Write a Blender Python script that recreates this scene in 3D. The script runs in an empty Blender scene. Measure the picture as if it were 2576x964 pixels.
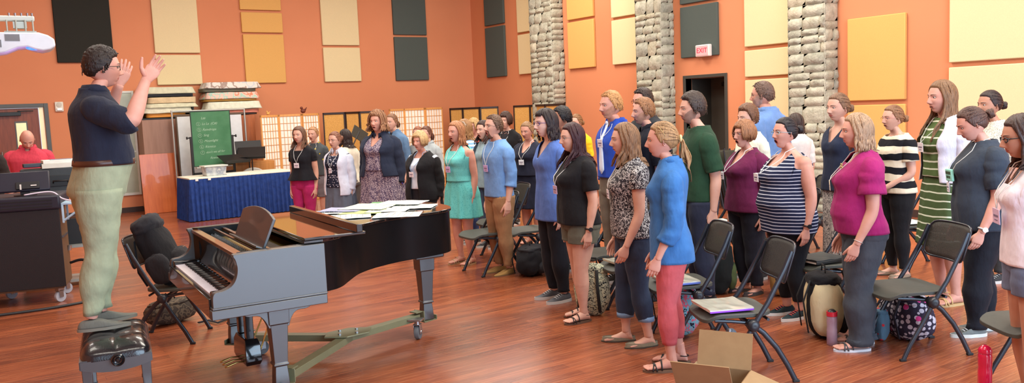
import bpy, math, random
import numpy as np
from mathutils import Vector, Matrix, noise as mnoise
PI = math.pi
sc = bpy.context.scene
col = sc.collection
rnd = random.Random(7)
R_ = math.radians

# ------------------------------------------------------------------ camera, light, exposure
CAM_H = 1.72
F_PX, YAW, PITCH, ROLL = 2103.8, R_(34.1736), R_(5.7725), R_(-2.3968)
_cw = np.array([math.sin(YAW)*math.cos(PITCH), math.cos(YAW)*math.cos(PITCH), -math.sin(PITCH)])
_r0 = np.array([math.cos(YAW), -math.sin(YAW), 0.0]); _u0 = np.cross(_r0, _cw)
_cr = _r0*math.cos(ROLL)+_u0*math.sin(ROLL); _cu = -_r0*math.sin(ROLL)+_u0*math.cos(ROLL)
cam_d = bpy.data.cameras.new('camera'); cam = bpy.data.objects.new('camera', cam_d); col.objects.link(cam)
cam_d.sensor_width = 36.0; cam_d.lens = F_PX/2576*36; cam_d.clip_end = 100
cam.matrix_world = Matrix(((_cr[0], _cu[0], -_cw[0], 0), (_cr[1], _cu[1], -_cw[1], 0), (_cr[2], _cu[2], -_cw[2], CAM_H), (0, 0, 0, 1)))
sc.camera = cam
sc.view_settings.view_transform = 'Standard'; sc.view_settings.look = 'None'
sc.view_settings.exposure = 0.0; sc.view_settings.gamma = 1.0; sc.view_settings.use_curve_mapping = False
world = bpy.data.worlds.new('daylight'); sc.world = world; world.use_nodes = True
world.node_tree.nodes['Background'].inputs[0].default_value = (0.75, 0.85, 1.0, 1)
world.node_tree.nodes['Background'].inputs[1].default_value = 1.0

def area_light(name, loc, direction, sx, sy, power, color):
    d = bpy.data.lights.new(name, 'AREA'); d.shape = 'RECTANGLE'; d.size = sx; d.size_y = sy; d.energy = power; d.color = color
    o = bpy.data.objects.new(name, d); col.objects.link(o); o.location = loc
    o.rotation_euler = Vector(direction).to_track_quat('-Z', 'Y').to_euler()
    return o
sc.cycles.max_bounces = 6; sc.cycles.adaptive_threshold = 0.015; sc.cycles.diffuse_bounces = 3; sc.cycles.glossy_bounces = 3; sc.cycles.transparent_max_bounces = 8
CEIL = 5.6
WARM = (1.0, 0.95, 0.84)
# daylight coming in through the tall windows of the wall behind the camera and the side wall
area_light('window_daylight', (4.2, -2.9, 2.3), (-0.05, 1, -0.05), 8.0, 4.2, 820, (0.56, 0.78, 1.0))
# rows of ceiling luminaires (their housings are built further down)
LAMPS = [(x, y) for x in (0.6, 4.4, 8.4) for y in (2.2, 7.4, 12.6)]
for x, y in LAMPS:
    area_light('ceiling_lamp', (x, y, CEIL-0.12), (0, 0, -1), 2.4, 1.6, 185 + (x > 7)*30 - (x < 1)*95, WARM)

# ------------------------------------------------------------------ pixel helpers (photo frame 2576x964)
def ray(px, py): return _cw + (px-1288)/F_PX*_cr - (py-482)/F_PX*_cu
def at_z(px, py, z=0.0):
    d = ray(px, py); t = (z-CAM_H)/d[2]; return np.array([0, 0, CAM_H])+t*d
def at_depth(px, py, dist): return np.array([0, 0, CAM_H])+dist*ray(px, py)
def on_x(px, py, X):
    d = ray(px, py); return np.array([0, 0, CAM_H])+X/d[0]*d
def on_y(px, py, Y):
    d = ray(px, py); return np.array([0, 0, CAM_H])+Y/d[1]*d

# ------------------------------------------------------------------ materials
def srgb(r, g=None, b=None):
    if g is None: r, g, b = r
    f = lambda c: ((c/255)/12.92 if c/255 <= 0.04045 else ((c/255+0.055)/1.055)**2.4)
    return (f(r), f(g), f(b), 1)
def new_mat(name):
    m = bpy.data.materials.new(name); m.use_nodes = True
    nt = m.node_tree; b = nt.nodes['Principled BSDF']
    return m, nt, b
def nd(nt, t, **kw):
    n = nt.nodes.new(t)
    for k, v in kw.items():
        if k.startswith('i_'): n.inputs[int(k[2:]) if k[2:].isdigit() else k[2:].replace('_', ' ')].default_value = v
        else: setattr(n, k, v)
    return n
def coords(nt, scale=(1, 1, 1), rot=(0, 0, 0), loc=(0, 0, 0)):
    tc = nd(nt, 'ShaderNodeTexCoord'); mp = nd(nt, 'ShaderNodeMapping')
    mp.inputs['Scale'].default_value = scale; mp.inputs['Rotation'].default_value = rot; mp.inputs['Location'].default_value = loc
    nt.links.new(tc.outputs['Object'], mp.inputs[0]); return mp.outputs[0]
def ramp(nt, fac, stops, interp='LINEAR'):
    r = nd(nt, 'ShaderNodeValToRGB'); r.color_ramp.interpolation = interp
    el = r.color_ramp.elements
    while len(el) < len(stops): el.new(0.5)
    for e, (p, c) in zip(el, stops): e.position = p; e.color = c
    nt.links.new(fac, r.inputs[0]); return r.outputs[0]
def noise_tex(nt, vec, scale, detail=3, rough=0.5):
    n = nd(nt, 'ShaderNodeTexNoise'); n.inputs['Scale'].default_value = scale; n.inputs['Detail'].default_value = detail
    n.inputs['Roughness'].default_value = rough; nt.links.new(vec, n.inputs['Vector']); return n.outputs['Fac']
def bump(nt, b, h, strength=0.3, dist=0.01):
    n = nd(nt, 'ShaderNodeBump'); n.inputs['Strength'].default_value = strength; n.inputs['Distance'].default_value = dist
    nt.links.new(h, n.inputs['Height']); nt.links.new(n.outputs[0], b.inputs['Normal'])
def mixc(nt, fac, a, b):
    n = nd(nt, 'ShaderNodeMix', data_type='RGBA')
    if hasattr(fac, 'links'): nt.links.new(fac, n.inputs['Factor'])
    else: n.inputs['Factor'].default_value = fac
    for v, k in ((a, 6), (b, 7)):
        if hasattr(v, 'links'): nt.links.new(v, n.inputs[k])
        else: n.inputs[k].default_value = v
    return n.outputs[2]
_MC = {}
def plain(rgb, rough=0.6, metal=0.0, coat=0.0, var=0.06, vs=8.0, bs=0.0, spec=0.5, emit=0.0):
    """plain procedural material with faint mottling"""
    key = (tuple(rgb), rough, metal, coat, var, vs, bs, spec, emit)
    if key in _MC: return _MC[key]
    m, nt, b = new_mat('surface'); v = coords(nt)
    n = noise_tex(nt, v, vs, 3)
    c = srgb(rgb); lo = tuple(x*(1-var) for x in c[:3])+(1,); hi = tuple(min(1, x*(1+var)) for x in c[:3])+(1,)
    nt.links.new(ramp(nt, n, [(0.3, lo), (0.7, hi)]), b.inputs['Base Color'])
    b.inputs['Roughness'].default_value = rough; b.inputs['Metallic'].default_value = metal
    b.inputs['Coat Weight'].default_value = coat; b.inputs['Specular IOR Level'].default_value = spec
    if bs: bump(nt, b, noise_tex(nt, v, vs*12, 2), bs, 0.004)
    if emit:
        b.inputs['Emission Color'].default_value = c; b.inputs['Emission Strength'].default_value = emit
    _MC[key] = m; return m
def cloth(rgb, rough=0.9, fs=260, var=0.10):
    key = ('cloth', tuple(rgb), rough, fs, var)
    if key in _MC: return _MC[key]
    m, nt, b = new_mat('cloth'); v = coords(nt)
    c = srgb(rgb); n = noise_tex(nt, v, 14, 4)
    lo = tuple(x*(1-var) for x in c[:3])+(1,); hi = tuple(min(1, x*(1+var)) for x in c[:3])+(1,)
    nt.links.new(ramp(nt, n, [(0.3, lo), (0.7, hi)]), b.inputs['Base Color'])
    b.inputs['Roughness'].default_value = rough; b.inputs['Specular IOR Level'].default_value = 0.25
    b.inputs['Sheen Weight'].default_value = 0.04
    bump(nt, b, noise_tex(nt, coords(nt, (1, 1, 0.45)), 22, 3), 0.45, 0.02)
    _MC[key] = m; return m
def stripes(c1, c2, period, duty=0.5, axis=2, off=0.0):
    """two-colour horizontal stripes woven into a cloth"""
    m, nt, b = new_mat('striped_cloth'); tc = nd(nt, 'ShaderNodeTexCoord'); sx = nd(nt, 'ShaderNodeSeparateXYZ')
    nt.links.new(tc.outputs['Object'], sx.inputs[0])
    nz = nd(nt, 'ShaderNodeTexNoise'); nz.inputs['Scale'].default_value = 5.0; nt.links.new(tc.outputs['Object'], nz.inputs['Vector'])
    a0 = nd(nt, 'ShaderNodeMath', operation='MULTIPLY_ADD'); nt.links.new(nz.outputs['Fac'], a0.inputs[0]); a0.inputs[1].default_value = period*0.5
    nt.links.new(sx.outputs[axis], a0.inputs[2])
    a1 = nd(nt, 'ShaderNodeMath', operation='MULTIPLY_ADD'); nt.links.new(a0.outputs[0], a1.inputs[0]); a1.inputs[1].default_value = 1/period; a1.inputs[2].default_value = off
    fr = nd(nt, 'ShaderNodeMath', operation='FRACT'); nt.links.new(a1.outputs[0], fr.inputs[0])
    lt = nd(nt, 'ShaderNodeMath', operation='LESS_THAN'); nt.links.new(fr.outputs[0], lt.inputs[0]); lt.inputs[1].default_value = duty
    nt.links.new(mixc(nt, lt.outputs[0], srgb(c2), srgb(c1)), b.inputs['Base Color'])
    b.inputs['Roughness'].default_value = 0.9; b.inputs['Specular IOR Level'].default_value = 0.2
    bump(nt, b, noise_tex(nt, coords(nt, (1, 1, 0.45)), 22, 3), 0.4, 0.02)
    return m
def speckle(base, spot, scale=45, size=0.35, spot2=None, kind='voronoi', rough=0.9):
    """printed cloth: spots or swirls of a second colour"""
    m, nt, b = new_mat('printed_cloth'); v = coords(nt)
    if kind == 'voronoi':
        t = nd(nt, 'ShaderNodeTexVoronoi'); t.inputs['Scale'].default_value = scale; t.inputs['Randomness'].default_value = 0.55
        nt.links.new(v, t.inputs['Vector'])
        c = ramp(nt, t.outputs['Distance'], [(0.0, srgb(spot)), (size, srgb(base))], 'CONSTANT')
        if spot2:
            t2 = nd(nt, 'ShaderNodeTexVoronoi'); t2.inputs['Scale'].default_value = scale*0.45; nt.links.new(v, t2.inputs['Vector'])
            c = mixc(nt, ramp(nt, t2.outputs['Distance'], [(0.0, (1, 1, 1, 1)), (0.22, (0, 0, 0, 1))], 'CONSTANT'), c, srgb(spot2))
    else:
        t = noise_tex(nt, v, scale, 2, 0.6)
        st = [(0.0, srgb(base)), (0.44, srgb(spot)), (0.50, srgb(base)), (0.58, srgb(spot2 or spot)), (0.63, srgb(base))]
        c = ramp(nt, t, st, 'CONSTANT')
    nt.links.new(c, b.inputs['Base Color'])
    b.inputs['Roughness'].default_value = rough; b.inputs['Specular IOR Level'].default_value = 0.25
    bump(nt, b, noise_tex(nt, coords(nt, (1, 1, 0.45)), 22, 3), 0.4, 0.02)
    return m
def wood(c1, c2, grain=(1.5, 1.5, 14), rough=0.4, coat=0.0):
    m, nt, b = new_mat('wood'); v = coords(nt, grain)
    n = noise_tex(nt, v, 3.5, 5, 0.6)
    nt.links.new(ramp(nt, n, [(0.3, srgb(c1)), (0.7, srgb(c2))]), b.inputs['Base Color'])
    b.inputs['Roughness'].default_value = rough; b.inputs['Coat Weight'].default_value = coat
    return m

# ------------------------------------------------------------------ geometry helpers
class G:
    """collects simple solids; out() links them as ONE mesh object"""
    def __init__(s): s.v = []; s.f = []; s.m = []
    def add(s, v, f, mi=0):
        o = len(s.v); s.v.extend([tuple(map(float, p)) for p in v]); s.f.extend([tuple(int(i)+o for i in q) for q in f]); s.m.extend([mi]*len(f)); return s
    def box(s, c, d, mi=0, rz=0.0, rx=0.0, ry=0.0):
        M = Matrix.Translation(c) @ Matrix.Rotation(rz, 4, 'Z') @ Matrix.Rotation(ry, 4, 'Y') @ Matrix.Rotation(rx, 4, 'X')
        v = [M @ Vector((x*d[0]/2, y*d[1]/2, z*d[2]/2)) for x in (-1, 1) for y in (-1, 1) for z in (-1, 1)]
        return s.add(v, [(0, 1, 3, 2), (4, 6, 7, 5), (0, 4, 5, 1), (2, 3, 7, 6), (0, 2, 6, 4), (1, 5, 7, 3)], mi)
    def bb(s, a, b, mi=0):
        return s.box([(a[i]+b[i])/2 for i in range(3)], [abs(b[i]-a[i]) for i in range(3)], mi)
    def loft(s, rings, mi=0, cap=True, closed=True):
        n = len(rings[0]); v = [p for r in rings for p in r]; f = []
        for i in range(len(rings)-1):
            for j in range(n if closed else n-1):
                k = (j+1) % n
                f.append((i*n+j, i*n+k, (i+1)*n+k, (i+1)*n+j))
        if cap and closed:
            f.append(tuple(range(n-1, -1, -1))); f.append(tuple((len(rings)-1)*n+j for j in range(n)))
        return s.add(v, f, mi)
    def tube(s, pts, rad, n=10, mi=0, flat=1.0, side=None, cap=True):
        pts = [Vector(p) for p in pts]; m = len(pts)
        if not hasattr(rad, '__len__'): rad = [rad]*m
        rings = []; prev = None
        for i, p in enumerate(pts):
            t = (pts[min(i+1, m-1)]-pts[max(i-1, 0)])
            t = t.normalized() if t.length > 1e-9 else Vector((0, 0, 1))
            if prev is None:
                a = Vector(side) if side is not None else (Vector((1, 0, 0)) if abs(t.x) < 0.8 else Vector((0, 1, 0)))
            else: a = prev
            a = (a-t*a.dot(t)); a = a.normalized() if a.length > 1e-6 else t.orthogonal().normalized()
            b = t.cross(a); prev = a
            rings.append([p+a*(math.cos(2*PI*k/n)*rad[i])+b*(math.sin(2*PI*k/n)*rad[i]*flat) for k in range(n)])
        return s.loft(rings, mi, cap)
    def cyl(s, a, b, r, r2=None, n=20, mi=0): return s.tube([a, b], [r, r if r2 is None else r2], n, mi)
    def lathe(s, c, prof, n=24, mi=0, axis='Z'):
        rings = []
        for r, h in prof:
            q = []
            for k in range(n):
                x, y = r*math.cos(2*PI*k/n), r*math.sin(2*PI*k/n)
                q.append({'Z': (c[0]+x, c[1]+y, c[2]+h), 'X': (c[0]+h, c[1]+x, c[2]+y), 'Y': (c[0]+y, c[1]+h, c[2]+x)}[axis])
            rings.append(q)
        return s.loft(rings, mi)
    def ball(s, c, r, n=16, mi=0, sc_=(1, 1, 1)):
        return s.lathe((0, 0, 0), [(1e-4, -1)]+[(math.cos(a), math.sin(a)) for a in [(-0.5+(i+1)/(n//2+1))*PI for i in range(n//2)]]+[(1e-4, 1)], n, mi)._xf(len(s.v)-n*(n//2+2), lambda p: (c[0]+p[0]*r*sc_[0], c[1]+p[1]*r*sc_[1], c[2]+p[2]*r*sc_[2]))
    def _xf(s, start, fn):
        for i in range(start, len(s.v)): s.v[i] = tuple(fn(s.v[i]))
        return s
    def prism(s, poly, d0, d1, axis='Z', mi=0):
        """extrude a 2-D outline along an axis; poly is (x,y) for Z, (x,z) for Y, (y,z) for X"""
        def P(a, b, h): return {'Z': (a, b, h), 'Y': (a, h, b), 'X': (h, a, b)}[axis]
        n = len(poly); v = [P(a, b, d0) for a, b in poly]+[P(a, b, d1) for a, b in poly]
        f = [tuple(range(n-1, -1, -1)), tuple(range(n, 2*n))]+[(i, (i+1) % n, n+(i+1) % n, n+i) for i in range(n)]
        return s.add(v, f, mi)
    def xf(s, M):
        s.v = [tuple(M @ Vector(p)) for p in s.v]; return s
    def out(s, name, mats, parent=None, smooth=False, bevel=0.0, seg=2, solid=0.0, loc=None, rot=None, sub=0, label=None):
        me = bpy.data.meshes.new(name); me.from_pydata(s.v, [], s.f); 
        if not isinstance(mats, (list, tuple)): mats = [mats]
        for m in mats: me.materials.append(m)
        if len(mats) > 1: me.polygons.foreach_set('material_index', s.m)
        import bmesh
        bm = bmesh.new(); bm.from_mesh(me); bmesh.ops.recalc_face_normals(bm, faces=bm.faces); bm.to_mesh(me); bm.free()
        if smooth is True: me.polygons.foreach_set('use_smooth', [True]*len(me.polygons))
        elif smooth: me.polygons.foreach_set('use_smooth', [True]*len(me.polygons)); me.set_sharp_from_angle(angle=R_(smooth))
        me.update()
        o = bpy.data.objects.new(name, me); col.objects.link(o)
        if parent: o.parent = parent
        if loc is not None: o.location = loc
        if rot is not None: o.rotation_euler = rot
        if solid:
            md = o.modifiers.new('thickness', 'SOLIDIFY'); md.thickness = solid; md.offset = 0
        if bevel:
            md = o.modifiers.new('bevel', 'BEVEL'); md.width = bevel; md.segments = seg; md.limit_method = 'ANGLE'; md.angle_limit = R_(35)
            if not smooth: me.polygons.foreach_set('use_smooth', [True]*len(me.polygons)); me.set_sharp_from_angle(angle=R_(50))
        if sub:
            md = o.modifiers.new('smooth', 'SUBSURF'); md.levels = sub; md.render_levels = sub
        if label: o['label'] = label
        return o
def thing(name, label, cat, loc=(0, 0, 0), rz=0.0, group=None):
    o = bpy.data.objects.new(name, None); col.objects.link(o); o.location = loc; o.rotation_euler = (0, 0, rz)
    o.empty_display_size = 0.1
    o['label'] = label; o['category'] = cat
    if group: o['group'] = group
    return o
def tag(o, label, cat, group=None):
    o['label'] = label; o['category'] = cat
    if group: o['group'] = group
    return o
def struct(o): o['kind'] = 'structure'; return o
KIDS = {}
def copy_tree(o, parent=None):
    c = o.copy(); col.objects.link(c)
    if parent: c.parent = parent
    for ch in o.children:
        copy_tree(ch, c)
    return c
def text_obj(name, body, size, mat, parent, loc, rot, extrude=0.001, align='CENTER'):
    cu = bpy.data.curves.new(name, 'FONT'); cu.body = body; cu.size = size; cu.extrude = extrude; cu.shear = 0.35 if 'writing' in name and 'chalk' in name else 0.0; cu.align_x = align; cu.align_y = 'CENTER'
    cu.materials.append(mat)
    t = bpy.data.objects.new(name+'_tmp', cu); col.objects.link(t)
    bpy.context.view_layer.update()
    me = bpy.data.meshes.new_from_object(t.evaluated_get(bpy.context.evaluated_depsgraph_get()))
    bpy.data.objects.remove(t); bpy.data.curves.remove(cu)
    o = bpy.data.objects.new(name, me); col.objects.link(o); o.location = loc; o.rotation_euler = rot
    if parent: o.parent = parent
    return o
# ------------------------------------------------------------------ the room
XR, YB, XL, YF = 10.86, 17.45, -3.2, -3.1
def wall_paint():
    m, nt, b = new_mat('orange_paint'); v = coords(nt)
    n = noise_tex(nt, v, 0.7, 2)
    nt.links.new(ramp(nt, n, [(0.3, srgb(210, 134, 94)), (0.7, srgb(216, 140, 100))]), b.inputs['Base Color'])
    b.inputs['Roughness'].default_value = 0.75; b.inputs['Specular IOR Level'].default_value = 0.3
    bump(nt, b, noise_tex(nt, v, 90, 2), 0.15, 0.003); return m
def floor_wood():
    m, nt, b = new_mat('cherry_plank_floor'); v = coords(nt)
    br = nd(nt, 'ShaderNodeTexBrick'); br.offset = 0.37; br.inputs['Scale'].default_value = 1.0
    br.inputs['Brick Width'].default_value = 1.25; br.inputs['Row Height'].default_value = 0.085
    br.inputs['Mortar Size'].default_value = 0.0012; br.inputs['Bias'].default_value = 0.0
    br.inputs['Color1'].default_value = srgb(100, 48, 34); br.inputs['Color2'].default_value = srgb(168, 92, 56); br.inputs['Mortar'].default_value = srgb(70, 30, 20)
    nt.links.new(v, br.inputs['Vector'])
    g = noise_tex(nt, coords(nt, (1.2, 26, 1)), 2.6, 5, 0.65)
    gr = ramp(nt, g, [(0.25, srgb(78, 36, 26)), (0.5, srgb(146, 76, 46)), (0.75, srgb(206, 140, 98))])
    c = mixc(nt, 0.55, br.outputs['Color'], gr)
    n2 = noise_tex(nt, v, 0.5, 2)
    nt.links.new(c, b.inputs['Base Color'])
    b.inputs['Roughness'].default_value = 0.34; b.inputs['Specular IOR Level'].default_value = 0.8
    nt.links.new(ramp(nt, n2, [(0.3, (0.20, 0.20, 0.20, 1)), (0.7, (0.32, 0.32, 0.32, 1))]), b.inputs['Roughness'])
    bump(nt, b, g, 0.12, 0.004)
    return m
M_WALL = wall_paint(); M_FLOOR = floor_wood()
M_CEIL = plain((214, 206, 192), 0.9)
struct(G().bb((XL, YF, -0.2), (XR+0.9, YB+0.3, 0)).out('floor', M_FLOOR))
struct(G().bb((XL, YF, CEIL), (XR+0.9, YB+0.3, CEIL+0.2)).out('ceiling', M_CEIL))
struct(G().bb((XL-0.2, YF, 0), (XL, YB+0.3, CEIL)).out('wall_left', M_WALL))
# back wall with the double-door opening
BDX0, BDX1, BDH = 0.25, 1.62, 2.07
g = G(); g.bb((XL, YB, 0), (BDX0, YB+0.3, CEIL)); g.bb((BDX1, YB, 0), (XR+0.3, YB+0.3, CEIL)); g.bb((BDX0, YB, BDH), (BDX1, YB+0.3, CEIL))
struct(g.out('wall_back', M_WALL))
# right wall with the door recess
DY0, DY1, DH = 9.56, 10.44, 2.08
g = G(); g.bb((XR, YF, 0), (XR+0.9, DY0, CEIL)); g.bb((XR, DY1, 0), (XR+0.9, YB, CEIL)); g.bb((XR, DY0, DH), (XR+0.9, DY1, CEIL))
struct(g.out('wall_right', M_WALL))
# wall behind the camera with five tall window openings
g = G(); wy0, wy1 = YF-0.2, YF
xs = [(-2.2, -0.6), (0.0, 1.6), (2.2, 3.8), (4.4, 6.0), (6.6, 8.2)]
cur = XL
for a, b_ in xs: g.bb((cur, wy0, 0), (a, wy1, CEIL)); g.bb((a, wy0, 0), (b_, wy1, 0.1)); g.bb((a, wy0, 4.4), (b_, wy1, CEIL)); cur = b_
g.bb((cur, wy0, 0), (XR+0.9, wy1, CEIL)); struct(g.out('wall_front', M_WALL))
M_ALU = plain((150, 152, 150), 0.4, 0.8)
for i, (a, b_) in enumerate(xs):
    w = G()
    for q in ((a, 0.1, a+0.05, 4.4), (b_-0.05, 0.1, b_, 4.4), (a, 0.1, b_, 0.15), (a, 4.35, b_, 4.4), (a, 2.55, b_, 2.6)): w.bb((q[0], wy0+0.05, q[1]), (q[2], wy0+0.12, q[3]))
    struct(w.out('window_%d' % (i+1), M_ALU))
# baseboards, dark vinyl
M_BASE = plain((58, 40, 34), 0.6)
struct(G().bb((XL, YB-0.012, 0), (BDX0-0.06, YB, 0.1)).bb((BDX1+0.06, YB-0.012, 0), (XR, YB, 0.1)).out('baseboard_back', M_BASE))
struct(G().bb((XR-0.012, YF, 0), (XR, DY0-0.06, 0.1)).bb((XR-0.012, DY1+0.06, 0), (XR, YB-0.012, 0.1)).out('baseboard_right', M_BASE))

# ceiling luminaires
M_LAMP = plain((240, 238, 230), 0.5); M_DIFF = plain((255, 246, 228), 0.5, emit=1.2)
for i, (x, y) in enumerate(LAMPS):
    t = thing('ceiling_light', 'white rectangular ceiling luminaire high above the floor', 'ceiling light', (x, y, CEIL), group='ceiling luminaires')
    G().bb((-1.25, -0.85, -0.08), (1.25, 0.85, 0)).out('housing', M_LAMP, t, bevel=0.01)
    G().bb((-1.2, -0.8, -0.095), (1.2, 0.8, -0.08)).out('diffuser', M_DIFF, t)

# ---- acoustic panels
def fabric_panel(rgb):
    m, nt, b = new_mat('panel_fabric'); v = coords(nt)
    c = srgb(rgb); n = noise_tex(nt, v, 160, 2)
    nt.links.new(ramp(nt, n, [(0.35, tuple(x*0.93 for x in c[:3])+(1,)), (0.65, tuple(min(1, x*1.05) for x in c[:3])+(1,))]), b.inputs['Base Color'])
    b.inputs['Roughness'].default_value = 0.95; b.inputs['Specular IOR Level'].default_value = 0.1
    bump(nt, b, n, 0.3, 0.002); return m
P_CREAM, P_GOLD, P_DARK = fabric_panel((226, 208, 164)), fabric_panel((222, 172, 102)), fabric_panel((84, 92, 88))
PT = 0.055
def panel(wall, a0, a1, z0, z1, mat, label):
    g = G()
    if wall == 'b': g.bb((a0, YB-PT, z0), (a1, YB-0.001, z1))
    else: g.bb((XR-PT, a0, z0), (XR-0.001, a1, z1))
    tag(g.out('acoustic_panel', mat, bevel=0.012), label, 'acoustic panel')
dd = ' on the back wall'
panel('b', 1.91, 2.86, 2.87, 4.9, fabric_panel((50, 50, 46)), 'large black acoustic panel behind the conductor, furthest left'+dd)
panel('b', 3.6, 4.45, 3.05, 4.9, P_CREAM, 'tall cream acoustic panel above the shorter cream one, left part of back wall')
panel('b', 3.6, 4.45, 2.43, 3.01, P_CREAM, 'low cream acoustic panel above the left stack of pads')
panel('b', 5.3, 6.16, 3.93, 4.9, P_GOLD, 'topmost of three gold acoustic panels'+dd)
panel('b', 5.31, 6.17, 3.47, 3.88, P_GOLD, 'small middle gold acoustic panel of the column of three'+dd)
panel('b', 5.32, 6.17, 2.43, 3.43, P_GOLD, 'lowest of three gold acoustic panels, above the chalkboard')
panel('b', 7.03, 7.89, 3.22, 4.9, P_CREAM, 'upper pale yellow acoustic panel in the middle of the back wall')
panel('b', 7.03, 7.89, 2.43, 3.17, P_CREAM, 'lower pale yellow acoustic panel in the middle of the back wall')
panel('b', 8.75, 9.6, 3.47, 4.9, P_DARK, 'upper dark grey acoustic panel near the right end of the back wall')
panel('b', 8.75, 9.6, 2.43, 3.42, P_DARK, 'lower dark grey acoustic panel near the right end of the back wall')
rw = ' on the stone-columned wall'
panel('r', 15.98, 16.78, 3.63, 4.9, P_DARK, 'upper dark grey acoustic panel nearest the corner'+rw)
panel('r', 15.98, 16.78, 2.43, 3.58, P_DARK, 'lower dark grey acoustic panel nearest the corner'+rw)
panel('r', 14.68, 15.45, 3.35, 4.9, P_CREAM, 'upper cream acoustic panel left of the farthest stone column')
panel('r', 14.68, 15.45, 2.43, 3.30, P_CREAM, 'lower cream acoustic panel left of the farthest stone column')
panel('r', 12.83, 13.66, 3.43, 4.9, P_GOLD, 'upper gold acoustic panel right of the farthest stone column')
panel('r', 12.83, 13.66, 2.44, 3.38, P_GOLD, 'lower gold acoustic panel right of the farthest stone column')
panel('r', 11.44, 12.3, 3.33, 4.9, P_CREAM, 'upper cream acoustic panel left of the middle stone column')
panel('r', 11.44, 12.3, 2.44, 3.28, P_CREAM, 'lower cream acoustic panel left of the middle stone column')
panel('r', 9.66, 10.5, 3.36, 4.9, P_DARK, 'upper dark grey acoustic panel high over the doorway')
panel('r', 9.66, 10.5, 2.44, 3.31, P_DARK, 'lower dark grey acoustic panel behind the exit sign')
panel('r', 8.22, 9.1, 2.52, 4.9, P_CREAM, 'large cream acoustic panel between doorway and nearest stone column')
panel('r', 8.22, 9.1, 2.04, 2.46, P_CREAM, 'shallow cream acoustic panel, middle of the three right of the doorway')
panel('r', 8.22, 9.1, 1.0, 1.99, P_CREAM, 'cream acoustic panel behind the man in the blue shirt')
panel('r', 6.38, 7.25, 1.6, 2.76, P_GOLD, 'large gold acoustic panel right of the nearest stone column')
panel('r', 6.38, 7.25, 0.35, 1.54, P_GOLD, 'gold acoustic panel behind the woman in the striped top')
panel('r', 4.6, 5.79, 2.05, 4.9, P_CREAM, 'upper big cream acoustic panel at the right edge')
panel('r', 4.6, 5.79, 0.8, 1.99, P_CREAM, 'lower big cream acoustic panel at the right edge behind the singers')

# ---- stone columns: real rough-faced stones laid in courses
def stone_mat():
    m, nt, b = new_mat('ashlar_stone'); v = coords(nt)
    oi = nd(nt, 'ShaderNodeNewGeometry')
    n = noise_tex(nt, v, 9, 5, 0.65)
    isl = ramp(nt, oi.outputs['Random Per Island'], [(0.0, srgb(154, 154, 136)), (0.4, srgb(176, 174, 154)), (0.75, srgb(140, 142, 128)), (1.0, srgb(182, 172, 144))])
    gr = ramp(nt, n, [(0.3, srgb(120, 116, 100)), (0.62, srgb(232, 226, 208))])
    nt.links.new(mixc(nt, 0.35, isl, gr), b.inputs['Base Color']); b.inputs['Roughness'].default_value = 0.9
    bump(nt, b, noise_tex(nt, v, 26, 5, 0.6), 0.8, 0.02); return m
M_STONE = stone_mat(); M_MORTAR = plain((142, 136, 116), 0.95, vs=20)
def stone_face(g, org, ux, length, height, nrm, rs):
    """courses of pillow-faced stones over a rectangle; org lower corner, ux along, z up, nrm outwards"""
    z = 0.0
    while z < height-0.02:
        hh = min(rs.choice([0.11, 0.14, 0.17, 0.21, 0.25]), height-z)
        x = 0.0
        while x < length-0.01:
            ww = min(rs.uniform(0.18, 0.42), length-x)
            if length-x-ww < 0.08: ww = length-x
            parts = [(z, hh)]
            if hh > 0.19 and rs.random() < 0.45: s_ = hh*rs.uniform(0.4, 0.6); parts = [(z, s_), (z+s_, hh-s_)]
            for (zz, h2) in parts:
                gap = 0.004; x0, x1, z0, z1 = x+gap, x+ww-gap, zz+gap, zz+h2-gap
                dp = rs.uniform(0.022, 0.045); nx, nz = 5, 4; rings = []
                vv = []; off = rs.random()*50
                for k in range(nz+1):
                    for i in range(nx+1):
                        a, c = i/nx, k/nz
                        edge = min(min(a, 1-a)*(x1-x0), min(c, 1-c)*(z1-z0))
                        h = dp*min(1, (edge/0.014))**0.6 if edge > 0 else 0.0
                        h += 0.012*mnoise.noise(Vector((a*3+off, c*3, off)))*(edge > 0)
                        jx = 0.008*mnoise.noise(Vector((off, c*4, 3))) ; jz = 0.007*mnoise.noise(Vector((off, 7, a*4)))
                        p = Vector(org)+Vector(ux)*(x0+a*(x1-x0)+jx)+Vector((0, 0, z0+c*(z1-z0)+jz))+Vector(nrm)*h
                        vv.append(p)
                ff = [(k*(nx+1)+i, k*(nx+1)+i+1, (k+1)*(nx+1)+i+1, (k+1)*(nx+1)+i) for k in range(nz) for i in range(nx)]
                g.add(vv, ff, 0)
            x += ww
        z += hh
for k, (y0, y1, where) in enumerate([(7.44, 8.05, 'nearest stone column, left of the big gold panels'), (10.71, 11.34, 'middle stone column, left of the doorway'), (13.86, 14.6, 'farthest stone column, near the back corner')]):
    rs = random.Random(11+k); px = 0.31
    g = G()
    g.bb((XR-px, y0, 0), (XR, y1, CEIL), 1)
    stone_face(g, (XR-px, y1+0.02, 0), (0, -1, 0), y1-y0+0.04, CEIL, (-1, 0, 0), rs)
    stone_face(g, (XR-px-0.02, y0, 0), (1, 0, 0), px+0.02, CEIL, (0, -1, 0), rs)
    stone_face(g, (XR-px-0.02, y1, 0), (1, 0, 0), px+0.02, CEIL, (0, 1, 0), rs)
    o = g.out('trim_%d' % (k+1), [M_STONE, M_MORTAR], smooth=60); struct(o); o['label'] = where

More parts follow.
